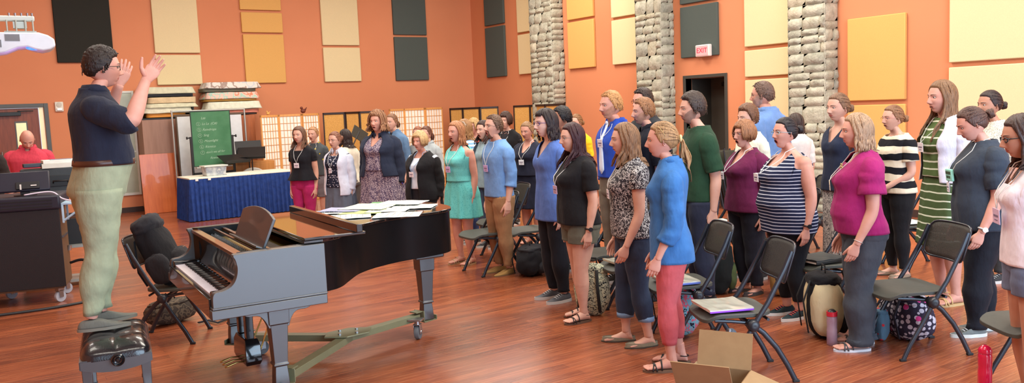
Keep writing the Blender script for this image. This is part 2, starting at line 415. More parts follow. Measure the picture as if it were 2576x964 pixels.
# ---- door in the right wall
M_DKFRAME = plain((62, 60, 54), 0.5); M_DKDOOR = plain((74, 70, 62), 0.55)
g = G(); fw = 0.055
g.bb((XR-0.02, DY0-fw, 0), (XR+0.14, DY0, DH+fw)); g.bb((XR-0.02, DY1, 0), (XR+0.14, DY1+fw, DH+fw)); g.bb((XR-0.02, DY0, DH), (XR+0.14, DY1, DH+fw)); g.bb((XR+0.14, DY0, 0), (XR+0.7, DY0+0.012, DH)); g.bb((XR+0.14, DY1-0.012, 0), (XR+0.7, DY1, DH)); g.bb((XR+0.14, DY0, DH-0.012), (XR+0.7, DY1, DH))
dr = struct(g.out('door_1', M_DKFRAME, bevel=0.004))
G().bb((XR+0.62, DY0, 0), (XR+0.67, DY1, DH)).out('door_leaf', M_DKDOOR, dr)
G().bb((XR+0.54, 9.8, 1.93), (XR+0.61, 10.12, 2.0)).bb((XR+0.4, 9.95, 1.98), (XR+0.56, 9.98, 2.0)).out('door_closer', plain((40, 40, 38), 0.4, 0.5), dr, bevel=0.006)
G().bb((XR+0.60, 9.62, 0.98), (XR+0.61, 9.72, 1.14)).cyl((XR+0.60, 9.67, 1.05), (XR+0.55, 9.67, 1.05), 0.02).cyl((XR+0.555, 9.67, 1.05), (XR+0.555, 9.79, 1.05), 0.012).out('door_handle', plain((170, 170, 165), 0.3, 0.9), dr, smooth=40)
# exit sign
ex = thing('exit_sign', 'white exit sign with glowing red letters on the dark panel over the doorway', 'sign', (XR-PT-0.03, 9.93, 2.53))
G().bb((-0.05, -0.155, -0.1), (0.03, 0.155, 0.1)).out('housing', plain((238, 226, 220), 0.5), ex, bevel=0.018, seg=3)
G().bb((-0.056, -0.13, -0.082), (-0.049, 0.13, 0.082)).out('face', plain((255, 150, 150), 0.5, emit=0.55), ex, bevel=0.003)
text_obj('lettering', 'EXIT', 0.115, plain((226, 20, 52), 0.5, emit=1.0), ex, (-0.058, 0, 0), (R_(90), 0, R_(-90)))

# ---- double doors in the back wall
M_GFR = plain((86, 92, 92), 0.5); M_WDOOR = wood((112, 54, 30), (140, 72, 42), (8, 8, 0.8), 0.45); M_YGL = plain((240, 216, 150), 0.2, emit=0.35)
g = G(); fw = 0.07
g.bb((BDX0-fw, YB-0.03, 0), (BDX0, YB+0.12, BDH+fw)); g.bb((BDX1, YB-0.03, 0), (BDX1+fw, YB+0.12, BDH+fw)); g.bb((BDX0, YB-0.03, BDH), (BDX1, YB+0.12, BDH+fw))
d2 = struct(g.out('door_2', M_GFR, bevel=0.005))
mid = 0.82
for a, b_, wx in ((BDX0, mid-0.01, None), (mid+0.01, 1.53, None)):
    leaf = G().bb((a, YB+0.02, 0.01), (b_, YB+0.065, BDH-0.01)).out('door_leaf', M_WDOOR, d2, bevel=0.003)
    xw = (a+b_)/2+(0.06 if a > 0.5 else 0.1)
    G().bb((xw-0.1, YB+0.012, 0.95), (xw+0.1, YB+0.02, 1.83)).out('vision_window_trim', M_GFR, leaf)
    G().bb((xw-0.08, YB+0.008, 0.98), (xw+0.08, YB+0.013, 1.80)).out('vision_window', M_YGL if a > 0.5 else plain((150, 190, 220), 0.15, emit=0.4), leaf)
    G().cyl((b_-0.07 if a < 0.5 else a+0.07, YB-0.02, 1.0), (b_-0.07 if a < 0.5 else a+0.07, YB-0.02, 1.3), 0.012).out('door_handle', M_ALU, leaf, smooth=40)
G().bb((1.54, YB+0.03, 0), (1.61, YB+0.05, BDH)).out('door_reveal', M_YGL, d2)
G().bb((0.75, YB-0.05, 1.93), (1.25, YB+0.02, 2.0)).bb((1.2, YB-0.04, 2.0), (1.45, YB-0.02, 2.02)).out('door_closer', plain((48, 48, 46), 0.4, 0.6), d2, bevel=0.006)
# alarm strobe and switch plates
al = thing('fire_alarm_strobe', 'small white wall alarm strobe right of the double doors', 'alarm', (1.87, YB, 2.07))
G().bb((-0.07, -0.04, -0.09), (0.07, 0, 0.09)).out('housing', plain((228, 222, 205), 0.4), al, bevel=0.012)
G().lathe((0, -0.04, 0.035), [(0.045, 0), (0.045, -0.008), (0.02, -0.012)], 20, axis='Y').out('speaker_disc', plain((200, 196, 180), 0.5), al, smooth=40)
G().bb((-0.045, -0.06, -0.07), (0.045, -0.04, -0.025)).out('strobe_lens', plain((250, 250, 245), 0.1), al, bevel=0.008)
for z, lb in ((0.98, 'upper white wall plate behind the conductor'), (0.80, 'lower white wall plate behind the conductor')):
    t = thing('wall_plate', lb, 'wall plate', (2.08, YB, z))
    G().bb((-0.06, -0.012, -0.07), (0.06, 0, 0.07)).out('plate', plain((235, 232, 220), 0.4), t, bevel=0.004)
    G().bb((-0.02, -0.02, -0.03), (0.02, -0.011, 0.03)).out('switch', plain((215, 212, 200), 0.4), t, bevel=0.003)
# white framed board on the wall behind the conductor
wb = thing('wall_board', 'tall white-framed grey board on the wall behind the conductor', 'board', (2.7, YB, 0))
G().bb((-0.42, -0.02, 0.36), (0.42, -0.005, 2.3)).out('surface', plain((176, 182, 160), 0.35), wb)
g = G()
for q in ((-0.45, 0.33, -0.41, 2.33), (0.41, 0.33, 0.45, 2.33), (-0.41, 0.33, 0.41, 0.38), (-0.41, 2.29, 0.41, 2.33), (-0.41, 1.15, 0.41, 1.18)): g.bb((q[0], -0.035, q[1]), (q[2], -0.001, q[3]))
g.out('frame', plain((214, 216, 206), 0.4), wb, bevel=0.004)
# ------------------------------------------------------------------ people: geometry generator
def sstep(a, b, x):
    t = np.clip((np.asarray(x, float)-a)/(b-a), 0, 1); return t*t*(3-2*t)
def gs(x, s): return np.exp(-(np.asarray(x, float)/s)**2)
def remesh(g, voxel, smooth=3, name='tmp'):
    """fuse overlapping closed solids into one continuous surface"""
    me = bpy.data.meshes.new(name); me.from_pydata(g.v, [], g.f)
    o = bpy.data.objects.new(name, me); col.objects.link(o)
    m = o.modifiers.new('r', 'REMESH'); m.mode = 'VOXEL'; m.voxel_size = voxel
    if smooth:
        s = o.modifiers.new('s', 'SMOOTH'); s.factor = 0.6; s.iterations = smooth
    bpy.context.view_layer.update()
    ev = o.evaluated_get(bpy.context.evaluated_depsgraph_get()); em = ev.to_mesh()
    n = len(em.vertices); v = np.zeros(n*3); em.vertices.foreach_get('co', v)
    ls = np.zeros(len(em.loops), dtype=np.int32); em.loops.foreach_get('vertex_index', ls)
    st = np.zeros(len(em.polygons), dtype=np.int32); em.polygons.foreach_get('loop_start', st)
    f = [tuple(int(k) for k in ls[a:b]) for a, b in zip(st, list(st[1:])+[len(ls)])]
    ev.to_mesh_clear(); bpy.data.objects.remove(o); bpy.data.meshes.remove(me)
    return v.reshape(-1, 3), f
def aff(v, M):
    M = np.array(M); return v@M[:3, :3].T+M[:3, 3]

# ---- head: face grid in head units (chin -0.5 .. crown +0.5, front +Y)
NA, NE = 84, 72
def head_grid(p):
    ts = np.linspace(-PI, PI, NA, endpoint=False); az = ts-0.52*np.sin(ts)
    es = np.linspace(0, 1, NE); el = -PI/2+PI*es
    el = el+0.10*np.sin(2*el)*-1*0.5
    A, E = np.meshgrid(az, el)
    sx, sy, sz = np.sin(A)*np.cos(E), np.cos(A)*np.cos(E), np.sin(E)
    ex = 0.92
    x = 0.325*np.sign(sx)*np.abs(sx)**ex; y = 0.42*np.sign(sy)*np.abs(sy)**ex; z = 0.5*sz
    k = np.clip(-z/0.5, 0, 1); kk = k*k*(3-2*k)
    fr = np.clip(sy, 0, 1)
    jaw = p.get('jaw', 1.0)
    x = x*(1-(0.30-0.10*(jaw-1)*3)*kk)*(1+0.03*gs(z-0.12, 0.2))
    y = y*(1-0.10*kk*fr)+0.045*kk - (1-fr)*0*kk
    y = np.where(sy < 0, y*(1-0.42*sstep(0.25, 0.95, k)), y)
    z = np.where(sy < 0, z*(1-0.28*kk*np.clip(-sy, 0, 1)), z)
    front = sstep(0.0, 0.35, sy)
    y = y-0.03*front*sstep(0.12, 0.30, np.abs(x))*gs(z+0.05, 0.22)       # flatter cheeks
    y = y+0.022*front*gs(np.abs(x)-0.12, 0.09)*gs(z-0.075, 0.045)          # brow ridge
    y = y-0.040*front*gs(np.abs(x)-0.135, 0.075)*gs(z-0.0, 0.055)         # eye sockets
    y = y+0.020*front*gs(np.abs(x)-0.19, 0.09)*gs(z+0.13, 0.08)           # cheek bones
    # nose
    nl = p.get('nose', 1.0)
    prof = np.interp(z, [-0.225, -0.200, -0.175, -0.15, -0.05, 0.03, 0.09], [0, 0.028, 0.106, 0.112, 0.058, 0.010, 0])*nl
    wn = np.interp(z, [-0.2, -0.15, 0.03], [0.062, 0.060, 0.032])
    y = y+front*prof*gs(x, wn)
    y = y+front*0.038*gs(np.abs(x)-0.062, 0.026)*gs(z+0.178, 0.024)       # nostril wings
    # lips, chin
    mo = p.get('mouth', 0.0)
    y = y+front*0.034*gs(x, 0.11)*gs(z+0.285, 0.055)
    y = y-front*0.016*gs(x, 0.10)*gs(z+0.362, 0.02)
    y = y+front*(0.030+p.get('chin', 0.0))*gs(x, 0.10)*gs(z+0.425, 0.05)
    if mo > 0:                                                             # jaw drops, mouth cavity
        drop = 0.07*mo*sstep(-0.25, -0.42, z)*sstep(-0.3, 0.3, sy); z = z-drop
        zc = -0.30-0.03*mo; rz = 0.008+0.056*mo; rx = 0.078-0.012*mo
        q = (x/rx)**2+((z-zc)/rz)**2
        y = y-front*0.10*sstep(1.0, 0.35, q)+front*0.014*gs(q-1.5, 0.6)
        mouth = (q < 0.80) & (sy > 0.3); lips = (q >= 0.80) & (q < 2.2) & (sy > 0.3)
    else:
        zc = -0.283; wv = 0.098
        y = y-front*0.022*gs(z-zc, 0.008)*gs(x, 0.08)
        lips = (np.abs(z-zc+0.003) < 0.034*np.sqrt(np.clip(1-(x/wv)**2, 0, 1))) & (sy > 0.3); mouth = lips & False
    return x, y, z, sy, lips, mouth
def head_parts(p):
    """returns list of (verts, faces, mat_index) in head units; 0 skin 1 lips 2 dark 3 eye white 4 iris 5 brow 6 stubble"""
    x, y, z, sy, lips, mouth = head_grid(p)
    V = np.stack([x, y, z], -1).reshape(-1, 3)
    F = []; MI = []
    for j in range(NE-1):
        for i in range(NA):
            a = j*NA+i; b_ = j*NA+(i+1) % NA; F.append((a, b_, b_+NA, a+NA))
            mi = 0
            if mouth[j, i]: mi = 2
            elif lips[j, i]: mi = 1
            elif p.get('beard') and z[j, i] < 0.02 and sy[j, i] > -0.12:
                st = p['beard']
                ax_ = abs(x[j, i]); jag = 0.012*math.sin(i*2.3+j*1.7)
                if st == 'full' and (z[j, i] < -0.25+max(0, ax_-0.12)*1.15+jag or (ax_ < 0.115 and -0.262 < z[j, i] < -0.215)): mi = 6
                if st == 'goatee' and abs(x[j, i]) < 0.135 and z[j, i] < -0.215: mi = 6
            MI.append(mi)
    out = [(V, F, MI)]
    fm = (sy > 0.25)
    fx, fy, fz = x[fm], y[fm], z[fm]
    def surf(a, c):
        d = (fx-a)**2+(fz-c)**2; idx = np.argsort(d)[:4]; w = 1/(d[idx]+1e-6); return float((fy[idx]*w).sum()/w.sum())
    for s in (-1, 1):
        ex, ez, rx, rz = s*0.135, 0.0, 0.062, 0.026
        ey = surf(ex, ez)
        def lens(cx, cz, ax, az, push, bul, mi, n=14, tip=1.0):
            vs = []; 
            for r in (1.0, 0.6, 0.0):
                for k in range(n if r > 0 else 1):
                    t = 2*PI*k/n; u = math.cos(t)*r; w_ = math.sin(t)*r*(1-0.35*abs(u)**2*tip)
                    px_, pz_ = cx+u*ax, cz+w_*az
                    vs.append((px_, ey+push+bul*(1-r*r)-0.25*(abs(px_)-0.135)*(abs(px_) > 0.135), pz_))
            fs = [(k, (k+1) % n, n+(k+1) % n, n+k) for k in range(n)]+[(n+k, n+(k+1) % n, 2*n) for k in range(n)]
            out.append((np.array(vs), fs, [mi]*len(fs)))
        lens(ex, ez+0.003, rx*1.1, rz*1.35, 0.004, 0.006, 2)
        lens(ex, ez-0.002, rx, rz, 0.008, 0.012, 3)
        lens(ex+p.get('gaze', 0)*0.02, ez, 0.024, 0.024, 0.017, 0.008, 4, tip=0)
        # eyebrow
        vs = []; fs = []
        for k in range(9):
            t = k/8; bx = s*(0.055+0.155*t); bz = 0.078+0.022*math.sin(t*2.4)-0.012*t
            by = surf(bx, bz); hw = 0.014*(1-0.6*t)
            vs += [(bx, by-0.01, bz-hw), (bx, by+0.009, bz-hw*0.6), (bx, by+0.009, bz+hw*0.6), (bx, by-0.01, bz+hw)]
        for k in range(8):
            for q in range(3): fs.append((k*4+q, k*4+q+1, k*4+q+5, k*4+q+4))
        out.append((np.array(vs), fs, [5]*len(fs)))
        # ear
        vs = []; fs = []; n1, n2 = 16, 7
        for i in range(n1):
            for j in range(n2):
                a = 2*PI*i/n1; b_ = 2*PI*j/n2; R = 0.058+0.014*math.cos(b_); t_ = 0.016*math.sin(b_)
                vs.append((s*(0.322+t_+0.035*(-math.cos(a)*0.6+0.3)), -0.035-math.cos(a)*R*0.62, -0.055+math.sin(a)*R*1.38-0.004*math.sin(2*a)))
        for i in range(n1):
            for j in range(n2): fs.append((i*n2+j, i*n2+(j+1) % n2, ((i+1) % n1)*n2+(j+1) % n2, ((i+1) % n1)*n2+j))
        c0 = len(vs); vs.append((s*0.322, -0.035, -0.05))
        for i in range(n1): fs.append((i*n2+3, ((i+1) % n1)*n2+3, c0))
        out.append((np.array(vs), fs, [0]*len(fs)))
    return out

# ---- hand prototypes (metres, right hand: fingers along -Z, palm towards -X, thumb towards +Y), wrist at origin
def hand_proto(curls, spread=0.0, thumb=(0.35, 0.3), voxel=0.0024):
    g = G()
    pal = []
    for t, w, th in [(0.012, 0.026, 0.020), (0.0, 0.027, 0.021), (-0.02, 0.031, 0.020), (-0.05, 0.040, 0.0165), (-0.078, 0.042, 0.0145), (-0.09, 0.039, 0.012)]:
        pal.append([(th*0.9*math.sin(a)*(1.0 if math.sin(a) > 0 else 0.85), w*math.cos(a)+0.002, t) for a in [2*PI*k/18 for k in range(18)]])
    g.loft(pal)
    for i, (y0, L, r) in enumerate([(0.029, 0.074, 0.0088), (0.0105, 0.082, 0.0090), (-0.0085, 0.077, 0.0086), (-0.0265, 0.060, 0.0078)]):
        p = Vector((0.0, y0, -0.082)); ang = curls[i]*0.35; sp = spread*(1.5-i)*0.5
        pts = [p+Vector((0.0, 0, 0.022)), p]; rad = [r*1.0, r*1.02]
        for seg, sl in enumerate((0.45, 0.31, 0.24)):
            ang2 = ang+curls[i]*(0.15, 0.75, 1.15)[seg]
            d = Vector((-math.sin(ang2), math.sin(sp), -math.cos(ang2)))
            q = pts[-1]+d*L*sl*0.5; pts.append(q); rad.append(r*(0.97, 0.92, 0.86)[seg])
            pts.append(q+d*L*sl*0.5); rad.append(r*(1.0, 0.93, 0.62)[seg])
        g.tube(pts, rad, 10)
        g.ball(pts[-1], r*0.72, 8)
    # thumb: leaves the side of the palm near its base
    b0 = Vector((-0.004, 0.020, -0.022)); d1 = Vector((-0.35, math.sin(thumb[0])*1.3, -math.cos(thumb[0]))).normalized()
    d2 = Vector((-0.25-thumb[1], math.sin(thumb[0])*0.8, -1.0)).normalized()
    p1 = b0+d1*0.048; p2 = p1+d2*0.030; p3 = p2+(d2+Vector((-0.1, -0.1, 0))).normalized()*0.024
    g.tube([b0, b0+d1*0.025, p1, p2, p3], [0.014, 0.0150, 0.0115, 0.0105, 0.0070], 10); g.ball(p3, 0.0078, 8)
    return remesh(g, voxel, 2)
def foot_proto(voxel=0.0036):
    """right bare foot, ankle joint over the origin, toes +Y, sole at z=0"""
    g = G(); secs = [(-0.055, 0.018, 0.022, 0.024), (-0.045, 0.030, 0.050, 0.030), (-0.015, 0.034, 0.085, 0.030), (0.03, 0.034, 0.075, 0.031), (0.08, 0.040, 0.050, 0.025), (0.125, 0.045, 0.034, 0.018), (0.15, 0.044, 0.026, 0.014)]
    rings = []
    for y_, w, top, _ in secs:
        rings.append([(w*math.cos(a)+0.002, y_, top/2+top/2*math.sin(a)*(1 if math.sin(a) > 0 else 0.98)) for a in [2*PI*k/16 for k in range(16)]])
    g.loft(rings)
    for i, (x0, L, r) in enumerate([(-0.028, 0.040, 0.0125), (-0.006, 0.042, 0.009), (0.011, 0.036, 0.0085), (0.026, 0.029, 0.008), (0.038, 0.020, 0.008)]):
        g.tube([(x0, 0.13, 0.012), (x0, 0.15+L*0.3, 0.013), (x0, 0.15+L*0.75, 0.0095)], [r, r, r*0.85], 8); g.ball((x0, 0.15+L*0.8, 0.0095), r*0.88, 8)
    g.tube([(0, -0.01, 0.05), (0, -0.005, 0.09), (0, 0, 0.13)], [0.034, 0.032, 0.032], 12)
    return remesh(g, voxel, 2)
HANDS = {'relax': hand_proto((0.45, 0.55, 0.62, 0.7)), 'open': hand_proto((0.40, 0.36, 0.40, 0.48), 0.12, (0.9, 0.0)), 'grip': hand_proto((1.15, 1.2, 1.25, 1.3), 0, (0.25, 0.7))}
FOOT = foot_proto()

# ---- torso profile: z -> half width, front depth, back depth   (all x body height)
FEM = [(0.40, .098, .060, .070), (0.46, .102, .060, .076), (0.50, .107, .060, .078), (0.54, .104, .060, .070), (0.58, .090, .060, .055), (0.625, .078, .058, .047), (0.67, .080, .062, .048),
       (0.715, .088, .076, .054), (0.745, .093, .076, .058), (0.770, .096, .062, .060), (0.792, .098, .050, .057), (0.807, .088, .041, .052), (0.822, .066, .034, .046), (0.836, .046, .029, .040), (0.850, .035, .027, .036), (0.89, .030, .024, .026)]
MAL = [(0.40, .094, .060, .068), (0.46, .098, .062, .072), (0.50, .100, .062, .072), (0.54, .098, .062, .064), (0.58, .094, .062, .056), (0.625, .091, .062, .053), (0.67, .095, .066, .055),
       (0.715, .104, .070, .060), (0.745, .110, .070, .063), (0.770, .112, .062, .064), (0.792, .113, .050, .060), (0.807, .102, .043, .055), (0.822, .078, .036, .048), (0.836, .054, .032, .043), (0.850, .041, .030, .040), (0.89, .036, .026, .029)]
class Body:
    def __init__(s, P):
        s.P = P; s.h = P['h']; t = np.array(MAL if P.get('male') else FEM)
        z, a, f, b_ = t.T.copy(); w = P.get('w', 1.0)
        mid = sstep(0.84, 0.77, z)
        a *= 1+(w-1)*mid*(1-0.35*gs(z-0.8, 0.03)); f *= 1+(w-1)*mid*1.15; b_ *= 1+(w-1)*mid*0.8
        f += P.get('belly', 0)*gs(z-0.60, 0.075)*0.05; a += P.get('belly', 0)*gs(z-0.59, 0.07)*0.014
        f += P.get('bust', 0.0)*gs(z-0.72, 0.035)*0.02; b_ += P.get('butt', 0)*gs(z-0.49, 0.05)*0.02
        s.z, s.a, s.f, s.b = z, a, f, b_; s.w = w
        sw = 0.107 if P.get('male') else 0.093
        s.sh = sw*(1+(w-1)*0.55)
        lean = P.get('lean', 0.0)
        s.lean = lean
        hipx = float(np.interp(0.48, z, a))
        A = {}
        for sd, key in ((1, 'armR'), (-1, 'armL')):
            d = P.get(key) or P.get('arms') or 'down'
            S = Vector((sd*s.sh, -0.006, 0.780))
            ow = 0.014+0.05*(w-1)+0.3*max(0, P.get('belly', 0))*0.01
            if d == 'down': E, W, H = S+Vector((sd*ow, -0.014, -0.165)), S+Vector((sd*(ow+0.002), 0.018, -0.306)), Vector((0, 0.10, -1))
            elif d == 'fwd': E, W, H = S+Vector((sd*ow, -0.002, -0.172)), S+Vector((sd*(ow-0.012), 0.060, -0.305)), Vector((-sd*0.1, 0.35, -1))
            elif d == 'back': E, W, H = S+Vector((sd*ow, -0.035, -0.168)), S+Vector((sd*(ow+0.002), -0.02, -0.315)), Vector((0, 0.1, -1))
            elif d == 'clasp': E, W, H = S+Vector((sd*(ow+0.01), -0.01, -0.170)), Vector((sd*0.050, 0.105+0.05*(w-1)+0.05*P.get('belly', 0), 0.535)), Vector((-sd*0.8, 0.25, -0.6))
            else: E, W, H = [Vector(q) for q in d]
            if d in ('down', 'fwd', 'back') and abs(W.x) < hipx+0.012: W.x = sd*(hipx+0.012); E.x = sd*max(abs(E.x), abs(W.x)-0.004)
            A[sd] = (S, E, W, H.normalized())
        s.arm = A
        st = P.get('stance', 0.052)
        s.leg = {}
        for sd, key in ((1, 'legR'), (-1, 'legL')):
            off = P.get(key, (0, 0)) # ankle forward / sideways shift
            s.leg[sd] = (Vector((sd*0.052*(1+(w-1)*0.6), -0.004, 0.50)), Vector((sd*(st+0.002)+off[1]*0.5, 0.006+off[0]*0.55, 0.275)), Vector((sd*st+off[1], -0.018+off[0], 0.042)))
    def prof(s, z):
        return np.interp(z, s.z, s.a), np.interp(z, s.z, s.f), np.interp(z, s.z, s.b)
    def pt(s, th, z, off=0.0, n=2.35):
        """point on the torso at angle th (0 = right side, pi/2 = front), height z, pushed out by off"""
        a, f, b_ = s.prof(z); c, q = math.cos(th), math.sin(th)
        d = f if q > 0 else b_
        k = (abs(c)**n+abs(q)**n)**(-1/n)
        bx = (a+off)*c*k; by = (d+off)*q*k
        if q > 0 and not s.P.get('male'):      # bust
            by += 0.010*gs(abs(bx)-0.042, 0.03)*gs(z-0.722, 0.03)*q
        return Vector((bx, by+s.lean*(z-0.5), z))
    def sc(s, p): return tuple(float(q)*s.h for q in p)
def arm_path(arm, n=14, t0=0.0, t1=1.0, start_in=0.0):
    S, E, W, H = arm
    ctrl = [S+Vector((-math.copysign(start_in, S.x), 0, 0.004)), S.lerp(E, 0.12) if False else S, E, W, W+H*0.03]
    L1, L2 = (E-S).length, (W-E).length; Lt = L1+L2; pts = []
    for i in range(n):
        t = (t0+(t1-t0)*i/(n-1))*Lt
        k = 0.16*Lt
        if t < L1-k*0.5: q = S.lerp(E, t/L1)
        elif t > L1+k*0.5: q = E.lerp(W, (t-L1)/L2)
        else:
            u = (t-(L1-k*0.5))/k; A_ = S.lerp(E, (L1-k*0.5)/L1); B_ = E.lerp(W, k*0.5/L2)
            q = A_*(1-u)**2+E*2*u*(1-u)+B_*u*u
        pts.append((q, t/Lt))
    return pts
ARM_R = [(0.0, .0290), (0.12, .0310), (0.3, .0285), (0.48, .0245), (0.55, .0235), (0.63, .0245), (0.75, .0225), (0.9, .0175), (1.0, .0155)]
LEG_R = [(0.0, .058), (0.12, .056), (0.3, .047), (0.46, .036), (0.5, .0335), (0.58, .034), (0.68, .0355), (0.82, .026), (0.93, .0195), (1.0, .0195)]
def arm_r(B, t): 
    r = np.interp(t, *zip(*ARM_R))*(1+(B.w-1)*0.9*(1-0.6*t)); return float(r*(1.08 if B.P.get('male') else 0.97))
def leg_r(B, t): return float(np.interp(t, *zip(*LEG_R))*(1+(B.w-1)*0.75*(1-0.5*t)))
def leg_path(leg, n, t0=0.0, t1=1.0):
    S, E, W = leg; out = []
    for i in range(n):
        t = t0+(t1-t0)*i/(n-1)
        if t < 0.5: q = S.lerp(E, t*2)
        else: q = E.lerp(W, (t-0.5)*2)
        out.append((q, t))
    return out
SKINS = {'fair': (212, 166, 146), 'pink': (210, 156, 138), 'tan': (186, 136, 112), 'pale': (220, 182, 168)}
def skin_mat(k):
    key = ('skin', k)
    if key in _MC: return _MC[key]
    m, nt, b = new_mat('skin'); v = coords(nt); c = srgb(SKINS[k])
    n = noise_tex(nt, v, 12, 4)
    nt.links.new(ramp(nt, n, [(0.3, (c[0]*0.92, c[1]*0.84, c[2]*0.82, 1)), (0.7, (min(1, c[0]*1.04), c[1]*1.04, c[2]*1.04, 1))]), b.inputs['Base Color'])
    b.inputs['Roughness'].default_value = 0.55; b.inputs['Specular IOR Level'].default_value = 0.4
    b.inputs['Subsurface Weight'].default_value = 0.08; b.inputs['Subsurface Radius'].default_value = (1.0, 0.35, 0.2); b.inputs['Subsurface Scale'].default_value = 0.008
    _MC[key] = m; return m
def hair_mat(rgb):
    key = ('hair', tuple(rgb))
    if key in _MC: return _MC[key]
    m, nt, b = new_mat('hair'); v = coords(nt, (1, 1, 0.12)); c = srgb(rgb)
    n = noise_tex(nt, v, 150, 3, 0.7)
    nt.links.new(ramp(nt, n, [(0.32, tuple(q*0.45 for q in c[:3])+(1,)), (0.55, c), (0.75, tuple(min(1, q*1.6) for q in c[:3])+(1,))]), b.inputs['Base Color'])
    b.inputs['Roughness'].default_value = 0.45; b.inputs['Specular IOR Level'].default_value = 0.4
    bump(nt, b, n, 0.7, 0.006)
    _MC[key] = m; return m
def emit(name, v, f, mats, mi, parent, smooth=True, solid=0.0):
    me = bpy.data.meshes.new(name); me.from_pydata([tuple(map(float, p)) for p in v], [], [tuple(q) for q in f])
    for m in mats: me.materials.append(m)
    if len(mats) > 1: me.polygons.foreach_set('material_index', mi)
    me.polygons.foreach_set('use_smooth', [smooth]*len(me.polygons)); me.update()
    o = bpy.data.objects.new(name, me); col.objects.link(o); o.parent = parent
    if solid:
        md = o.modifiers.new('thickness', 'SOLIDIFY'); md.thickness = solid; md.offset = 0.2
    return o
def hand_matrix(W, H, sd, roll=0.0):
    """wrist frame: -Z of the prototype runs along H, the palm (-X) faces the thigh"""
    zz = -H.normalized(); yy = Vector((0, 1, 0)); yy = (yy-zz*yy.dot(zz))
    if yy.length < 0.2: yy = Vector((0, 0, 1))-zz*zz.z
    yy.normalize(); xx = yy.cross(zz)
    if xx.x < 0 and abs(xx.x) > 0.3: xx = -xx
    q = Matrix.Rotation(roll, 3, zz); xx = q @ xx; yy = q @ yy
    return Matrix(((xx.x, yy.x, zz.x, W.x), (xx.y, yy.y, zz.y, W.y), (xx.z, yy.z, zz.z, W.z), (0, 0, 0, 1)))

def build_body(B, root, P):
    h = B.h; g = G(); far = P.get('far', False); vox = 0.0105 if far else 0.0078
    rings = []
    for z in np.linspace(0.47, 0.885, 34):
        r_ = [B.sc(B.pt(2*PI*k/36, float(z), -0.003)) for k in range(36)]
        rings.append(r_)
    # neck leans forward to carry the head
    for r_, z in zip(rings, np.linspace(0.47, 0.885, 34)):
        k = float(sstep(0.830, 0.885, z))*0.022*h
        for i, q in enumerate(r_): r_[i] = (q[0], q[1]+k, q[2])
    g.loft(rings)
    for sd in (1, -1):
        pts = arm_path(B.arm[sd], 18); S = B.arm[sd][0]
        P3 = [Vector((S.x*0.72, S.y, S.z+0.002))]+[q for q, t in pts]; rr = [0.032*(1+(B.w-1)*0.5)]+[arm_r(B, t) for q, t in pts]
        W, H = B.arm[sd][2], B.arm[sd][3]
        P3.append(W+H*0.010); rr.append(arm_r(B, 1.0))
        g.tube([B.sc(q) for q in P3], [r*h for r in rr], 14)
        g.ball(B.sc(S), arm_r(B, 0)*h*1.04, 12)
        lp = leg_path(B.leg[sd], 16)
        A_ = B.leg[sd][2]
        L3 = [q for q, t in lp]; lr = [leg_r(B, t) for q, t in lp]
        if not P.get('no_legs'): g.tube([B.sc(q) for q in L3], [r*h for r in lr], 16)
        else: g.tube([B.sc(q) for q in L3[:6]], [r*h for r in lr[:6]], 16)
    v, f = remesh(g, vox, 4)
    VV = [v]; FF = list(f); MI = [0]*len(f); n = len(v)
    hs = h*0.141*P.get('hs', 1.0)
    hand_s = h/1.68*(1.04 if P.get('male') else 0.94)
    for sd in (1, -1):
        hv, hf = HANDS[P.get('handR' if sd > 0 else 'handL', P.get('hand', 'relax'))]
        hv = hv.copy()
        if sd < 0: hv[:, 0] *= -1
        S, E, W, H = B.arm[sd]
        M = hand_matrix(Vector(B.sc(W+H*0.006)), H, sd, P.get('rollR' if sd > 0 else 'rollL', 0.0))
        hv = aff(hv*hand_s, M)
        VV.append(hv); FF += [tuple(i+n for i in (q if sd > 0 else q[::-1])) for q in hf]; MI += [0]*len(hf); n += len(hv)
    if P.get('feet', 'shoe') in ('sandal',):
        for sd in (1, -1):
            fv, ff = FOOT; fv = fv.copy()*(h/1.68*0.98); 
            if sd < 0: fv[:, 0] *= -1
            A_ = B.sc(B.leg[sd][2]); rz = -sd*0.12
            M = Matrix.Translation((A_[0], A_[1]-0.0, 0.016)) @ Matrix.Rotation(rz, 4, 'Z')
            fv = aff(fv, M); VV.append(fv); FF += [tuple(i+n for i in (q if sd > 0 else q[::-1])) for q in ff]; MI += [0]*len(ff); n += len(fv)
    # head
    HM = head_matrix(B, P)
    for hv, hf, mi in head_parts(P):
        hv = aff(hv, HM); VV.append(hv); FF += [tuple(i+n for i in q) for q in hf]; MI += mi; n += len(hv)
    sk = P.get('skin', 'fair'); s0 = SKINS[sk]
    lipc = P.get('lip', (s0[0]*0.86, s0[1]*0.62, s0[2]*0.64))
    hc = P.get('haircol', (90, 62, 44)); brow = tuple(q*0.75 for q in hc) if max(hc) < 200 else (170, 125, 80)
    bd = tuple((a_*0.42+b_*0.58) for a_, b_ in zip(P.get('beardcol', hc), s0)) if P.get('beard') != 'goatee' else tuple(hc)
    mats = [skin_mat(sk), plain(lipc, 0.45), plain((52, 18, 16), 0.7), plain((225, 218, 212), 0.3), plain(P.get('iris', (62, 48, 40)), 0.2), plain(brow, 0.8), plain(bd, 0.9, bs=0.5, vs=20, var=0.25)]
    return emit('body', np.concatenate(VV), FF, mats, MI, root)
